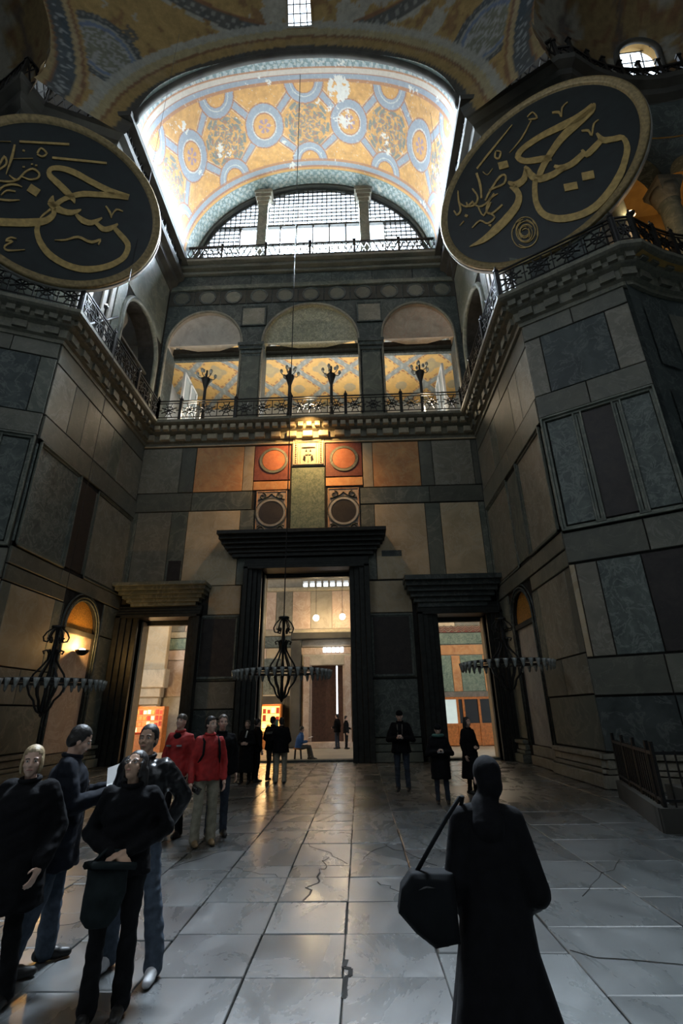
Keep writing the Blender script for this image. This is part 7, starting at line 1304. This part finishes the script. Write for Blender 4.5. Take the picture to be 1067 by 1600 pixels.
# --- middle distance, left
p=Person('man in a red and black zip jacket and knit cap looking up',(-3.0,8.85,0),168,1.78,near=False,hpitch=16,hyaw=4)
p.body().coat(M_redj,.82,1.02,1,'red_jacket',1.0).trousers(M_darktr).shoes(M_shoe).cap_hat(M_hairg)
nk=p.S['neck']; k=p.k
for sg in (-1,1): build(MB().bar((sg*.05,.165,1.27*k),(sg*.14,.155,1.27*k),.025),'reflective_stripe',M_silver,p.g)
fuse(MB().ell((0,.06,1.40*k),(.09,.075,.06)),'black_yoke',M_blackcloth,p.g,.014)
p=Person('man in a bright red jacket and khaki trousers holding a small camera, backpack on',(-2.34,8.30,0),-148,1.74,near=False,hyaw=22,hpitch=2,wrR=(.27,.12,.83),elR=(.25,-.02,1.1),elL=(-.26,.0,1.1),wrL=(-.24,.10,.84),hroll=0)
p.body().coat(M_redj,.84,.98,1,'red_jacket',.98).trousers(M_khaki,1.08,.012).shoes(M_bshoe).hair(M_hairb)
mb=MB(); mb.rings([(0,-.21,.95,.12,.07),(0,-.23,1.05,.15,.10),(0,-.22,1.30,.14,.09),(0,-.20,1.42,.10,.05)],16); fuse(mb,'backpack',M_bag,p.g,.015)
for sg in (-1,1): p.strap([(sg*.11,-.16,1.36),(sg*.12,-.02,1.45),(sg*.115,.12,1.38),(sg*.13,.15,1.2),(sg*.17,.0,1.05)],M_bag,.018)
mb=MB(); mb.tube([p.hp(-.06,.085,.075),p.hp(0,.10,.08),p.hp(.06,.085,.075)],.012,5); build(mb,'raised_sunglasses',M_iris,p.g)
g=tag(empty('camera_in_hand',(-2.42,8.06,.74)),'small dark camera held by the man in red','camera'); build(MB().box(-.07,.07,-.03,.03,-.04,.04),'body',M_iris,g,rot=(0,.5,0)); build(MB().lathe([(.03,0),(.03,.05),(.022,.055),(.022,.02),(.001,.02)],12,Matrix.Rotation(PI/2,4,'X')),'lens',M_iris,g)
p=Person('man in dark clothes standing close behind the man in bright red',(-2.30,8.85,0),-150,1.76,near=False,hyaw=-8)
p.body().coat(M_blackcloth,.84,1.1,1).trousers(M_jeand).shoes(M_shoe).hair(M_hairg)
# --- by the central doorway
p=Person('person in a long black coat with pale scarf, hands clasped, left of the doorway',(-3.18,15.0,0),170,1.60,near=False,wrL=(-.05,.19,1.08),wrR=(.05,.19,1.08),elL=(-.26,.03,1.1),elR=(.26,.03,1.1),hdL=(.9,.3,0),hdR=(-.9,.3,0),curlL=.8,curlR=.8)
p.body(True).coat(M_blackcloth,.30,1.08,1.2,'long_coat').trousers(M_darktr).shoes(M_shoe).hair(M_hairg); p.strap([(-.05,.12,1.44),(-.02,.17,1.25)],M_paper,.02,'scarf')
p=Person('man in a dark jacket facing the pair at the central doorway, left hand side',(-2.96,15.3,0),-60,1.64,near=False)
p.body().coat(M_blackcloth,.80,1.12,1.02).trousers(M_darktr,1.05).shoes(M_shoe).hair(M_hairb)
p=Person('man in a dark patterned jacket and grey trousers seen from behind',(-2.54,15.5,0),-20,1.69,near=False,wrL=(-.12,.14,.98),wrR=(.12,.14,.98),hyaw=-20)
p.body(face=False).coat(M_blackcloth,.82,1.18,1.02).trousers(M_greytr,1.05).shoes(M_shoe).hair(M_hairb); build(MB().add([(-.12,-.19,1.20),(.10,-.19,1.22),(.10,-.19,1.28),(-.12,-.19,1.26)],[(0,1,2,3)]),'pale_print',M_greytr,p.g)
p=Person('man in a black jacket and khaki trousers seen from behind at the central doorway',(-2.20,14.9,0),8,1.66,near=False,wrL=(-.1,.14,.98),wrR=(.1,.14,.98))
p.body(face=False).coat(M_blackcloth,.80,1.16,1.02).trousers(M_khaki,1.12,.01).shoes(M_shoe).hair(M_hairb)
# seated reader in blue
p=Person('person in a blue jacket seated on a stool reading in the doorway',(-2.52,21.95,0),-70,1.70,near=False,pel=(0,0,.50),chest=(0,.06,.83),neck=(0,.10,1.02),head=(0,.14,1.165),hpitch=-18,
    shL=(-.185,.09,.96),shR=(.185,.09,.96),elL=(-.24,.10,.68),elR=(.24,.10,.68),wrL=(-.08,.36,.70),wrR=(.08,.36,.70),hipL=(-.1,.02,.48),hipR=(.1,.02,.48),knL=(-.13,.44,.50),knR=(.13,.44,.50),anL=(-.13,.50,.085),anR=(.13,.58,.085))
p.body().trousers(M_greytr,1.05).shoes(M_shoe).hair(M_hairg)
p.coat(M_blueshirt,.46,1.08,1,'blue_jacket')
g=tag(empty('stool',(-2.54,21.95,0)),'small stool under the person in blue','stool'); build(MB().lathe([(.19,.40),(.19,.44),(.17,.45),(.001,.45)],16),'seat',M_wood,g)
for i in range(4): build(MB().bar((.15*math.cos(PI/4+i*PI/2),.15*math.sin(PI/4+i*PI/2),.40),(.19*math.cos(PI/4+i*PI/2),.19*math.sin(PI/4+i*PI/2),0),.03),'leg',M_iron,g)
g=tag(empty('open_leaflet',(-2.14,22.10,.80),math.radians(-70)),'pale leaflet held by the seated person in blue','book'); build(MB().box(-.12,.12,-.02,.18,-.003,.003),'page',M_paper,g,rot=(.3,0,0))
for (x,y,f,h,l,c) in ((-1.20,28.2,60,1.70,'person in dark clothes standing in front of the outer door',M_jeand),(-.72,28.0,-100,1.60,'person in dark clothes half hidden by the right door frame',M_darktr)):
    p=Person(l,(x,y,0),f,h,near=False,wrL=(-.1,.25,1.05),elL=(-.25,.03,1.1)); p.body(face=False).coat(M_blackcloth,.82,1.1,1).trousers(c).shoes(M_shoe).hair(M_hairb)
# --- right side group
def holder(label,loc,face,h,hem,w,tr,hat,gl):
    p=Person(label,loc,face,h,near=False,wrL=(-.07,.25,1.12),wrR=(.07,.25,1.12),elL=(-.30,.04,1.08),elR=(.30,.04,1.08),hdL=(.5,.7,.3),hdR=(-.5,.7,.3),pnL=(1,0,0),pnR=(-1,0,0),curlL=.6,curlR=.6,hpitch=-20,head=(0,.04,1.60))
    p.body().coat(M_blackcloth,hem,w,1.05).trousers(tr,1.02).shoes(M_shoe); hat(p)
    a=math.radians(face); o=Vector((-math.sin(a)*.33,math.cos(a)*.33,0))*p.k
    g=tag(empty('compact_camera',(loc[0]+o.x,loc[1]+o.y,1.15*p.k),a),gl,'camera'); build(MB().box(-.055,.055,-.012,.012,-.032,.032),'body',M_silver,g); build(MB().box(-.035,.035,-.016,-.0125,-.022,.022),'screen',plain('camera_screen',(1,.95,.75),.4,0,0,1,0,(1,.93,.7),2.2),g)
    build(MB().lathe([(.02,0),(.02,.018),(.001,.018)],10,Matrix.Translation((0,.012,0))@Matrix.Rotation(-PI/2,4,'X')),'lens',M_iris,g)
    return p
p=holder('man in a black beanie and jeans looking down at a lit camera',(1.0,13.3,0),172,1.80,.80,1.14,M_jeand,lambda p:p.cap_hat(M_blackcloth),'small lit camera in the hands of the man in the beanie')
p.strap([(-.06,.13,1.42),(-.05,.17,1.2)],M_greytr,.012,'scarf'); p.strap([(.06,.13,1.42),(.05,.17,1.2)],M_greytr,.012,'scarf')
p=holder('person in a knee length black coat with green scarf looking at a lit camera',(1.66,11.5,0),178,1.50,.52,1.15,M_jeand,lambda p:p.cap_hat(M_blackcloth),'small lit camera in the hands of the person with the green scarf')
mb=MB(); nk=p.S['neck']; mb.tube([(.10*math.cos(a),.01+.10*math.sin(a),nk.z+.01) for a in [2*PI*i/14 for i in range(14)]],.035,6,True); build(mb,'scarf',M_green_scarf,p.g,True)
p=Person('long haired woman in a long black coat beside the right doorway',(2.55,12.75,0),-140,1.62,near=False,hyaw=-8,elL=(-.26,.03,1.1),wrL=(-.10,.18,1.02),hdL=(.8,.3,.1))
p.body(True).coat(M_blackcloth,.34,1.08,1.35,'long_coat').trousers(M_darktr).shoes(M_shoe).hair(M_hairb,'long')
# --- large figure in front: black clad woman walking, seen from behind
p=Person('woman all in black with a headscarf walking away in the foreground, bag on shoulder',(.66,3.05,0),-6,1.53,near=True,hyaw=10,head=(.035,.03,1.605),
    shL=(-.15,-.01,1.39),shR=(.15,-.01,1.39),elL=(-.21,-.06,1.10),wrL=(-.20,.10,.95),elR=(.235,-.05,1.04),wrR=(.20,.14,.95),hdL=(.1,.5,-.8),anR=(.12,-.20,.10),anL=(-.1,.16,.085),knR=(.11,-.04,.5),knL=(-.1,.12,.5))
p.body(True,False).shoes(M_shoe)
S_=p.S; k=p.k; mb=MB()
mb.rings([(.01,-.04,.08*k,.40*k,.34*k),(0,-.03,.40*k,.31*k,.27*k),(-.01,-.01,.75*k,.225*k,.19*k),(0,0,1.02*k,.19*k,.155*k),(0,0,1.26*k,.19*k,.15*k),(0,0,1.38*k,.14*k,.12*k),(0,0,1.44*k,.08*k,.08*k)],22)
for q in 'LR':
    sh,e,w=S_['sh'+q],S_['el'+q],S_['wr'+q]; mb.cap(lerp(S_['neck'],sh,.3)-Vector((0,0,.03)),sh,.075*k,.075*k); mb.cap(sh,e,.075*k,.078*k); mb.cap(e,lerp(e,w,.9),.078*k,.075*k)
rb=fuse(mb,'robe',M_blackcloth,p.g,.012,3)
for v in rb.data.vertices:
    a=math.atan2(v.co.y,v.co.x); t=max(0,1-v.co.z/1.1); v.co.x*=1+.05*t*math.sin(a*9); v.co.y*=1+.05*t*math.sin(a*9)
mb=MB(); p.he(mb,(0,-.015,.035),(.088,.105,.100)); p.he(mb,(0,-.045,-.03),(.080,.080,.085)); mb.cap(p.hp(0,-.02,-.05),Vector((0,-.01,1.44*k)),.064*k,.085*k); mb.cap(Vector((0,-.02,1.45*k)),Vector((0,-.05,1.36*k)),.09*k,.11*k)
fuse(mb,'headscarf',M_blackcloth,p.g,.011,3)
# bag on strap
g=tag(empty('shoulder_bag',(.305,3.0,.85),0),'big slumped black handbag carried by the walking woman in black','bag')
mb=MB(); P=[(-.12,.09),(-.065,.155),(.145,.15),(.15,-.13),(.03,-.15),(-.06,-.09),(-.14,-.01)]
n=len(P)
for d,sc in ((-.075,.80),(-.05,1.0),(.05,1.0),(.075,.80)): mb.v+=[(x*sc,d,z*sc) for x,z in P]
mb.f=[tuple(range(n-1,-1,-1)),tuple(range(3*n,4*n))]+[(r*n+i,r*n+(i+1)%n,(r+1)*n+(i+1)%n,(r+1)*n+i) for r in range(3) for i in range(n)]
fuse(mb,'pouch',M_bag,g,.010,3); build(MB().tube([(-.04,0,.14),(.04,-.03,.26),(.13,-.06,.39),(.21,-.03,.475),(.24,.04,.47),(.20,.10,.30),(.12,.02,.14)],.012,6),'strap',M_bag,g,True); build(MB().tube([(-.10,-.06,.07),(-.0,-.075,.10),(.12,-.06,.09)],.006,5),'zip',M_iron,g)
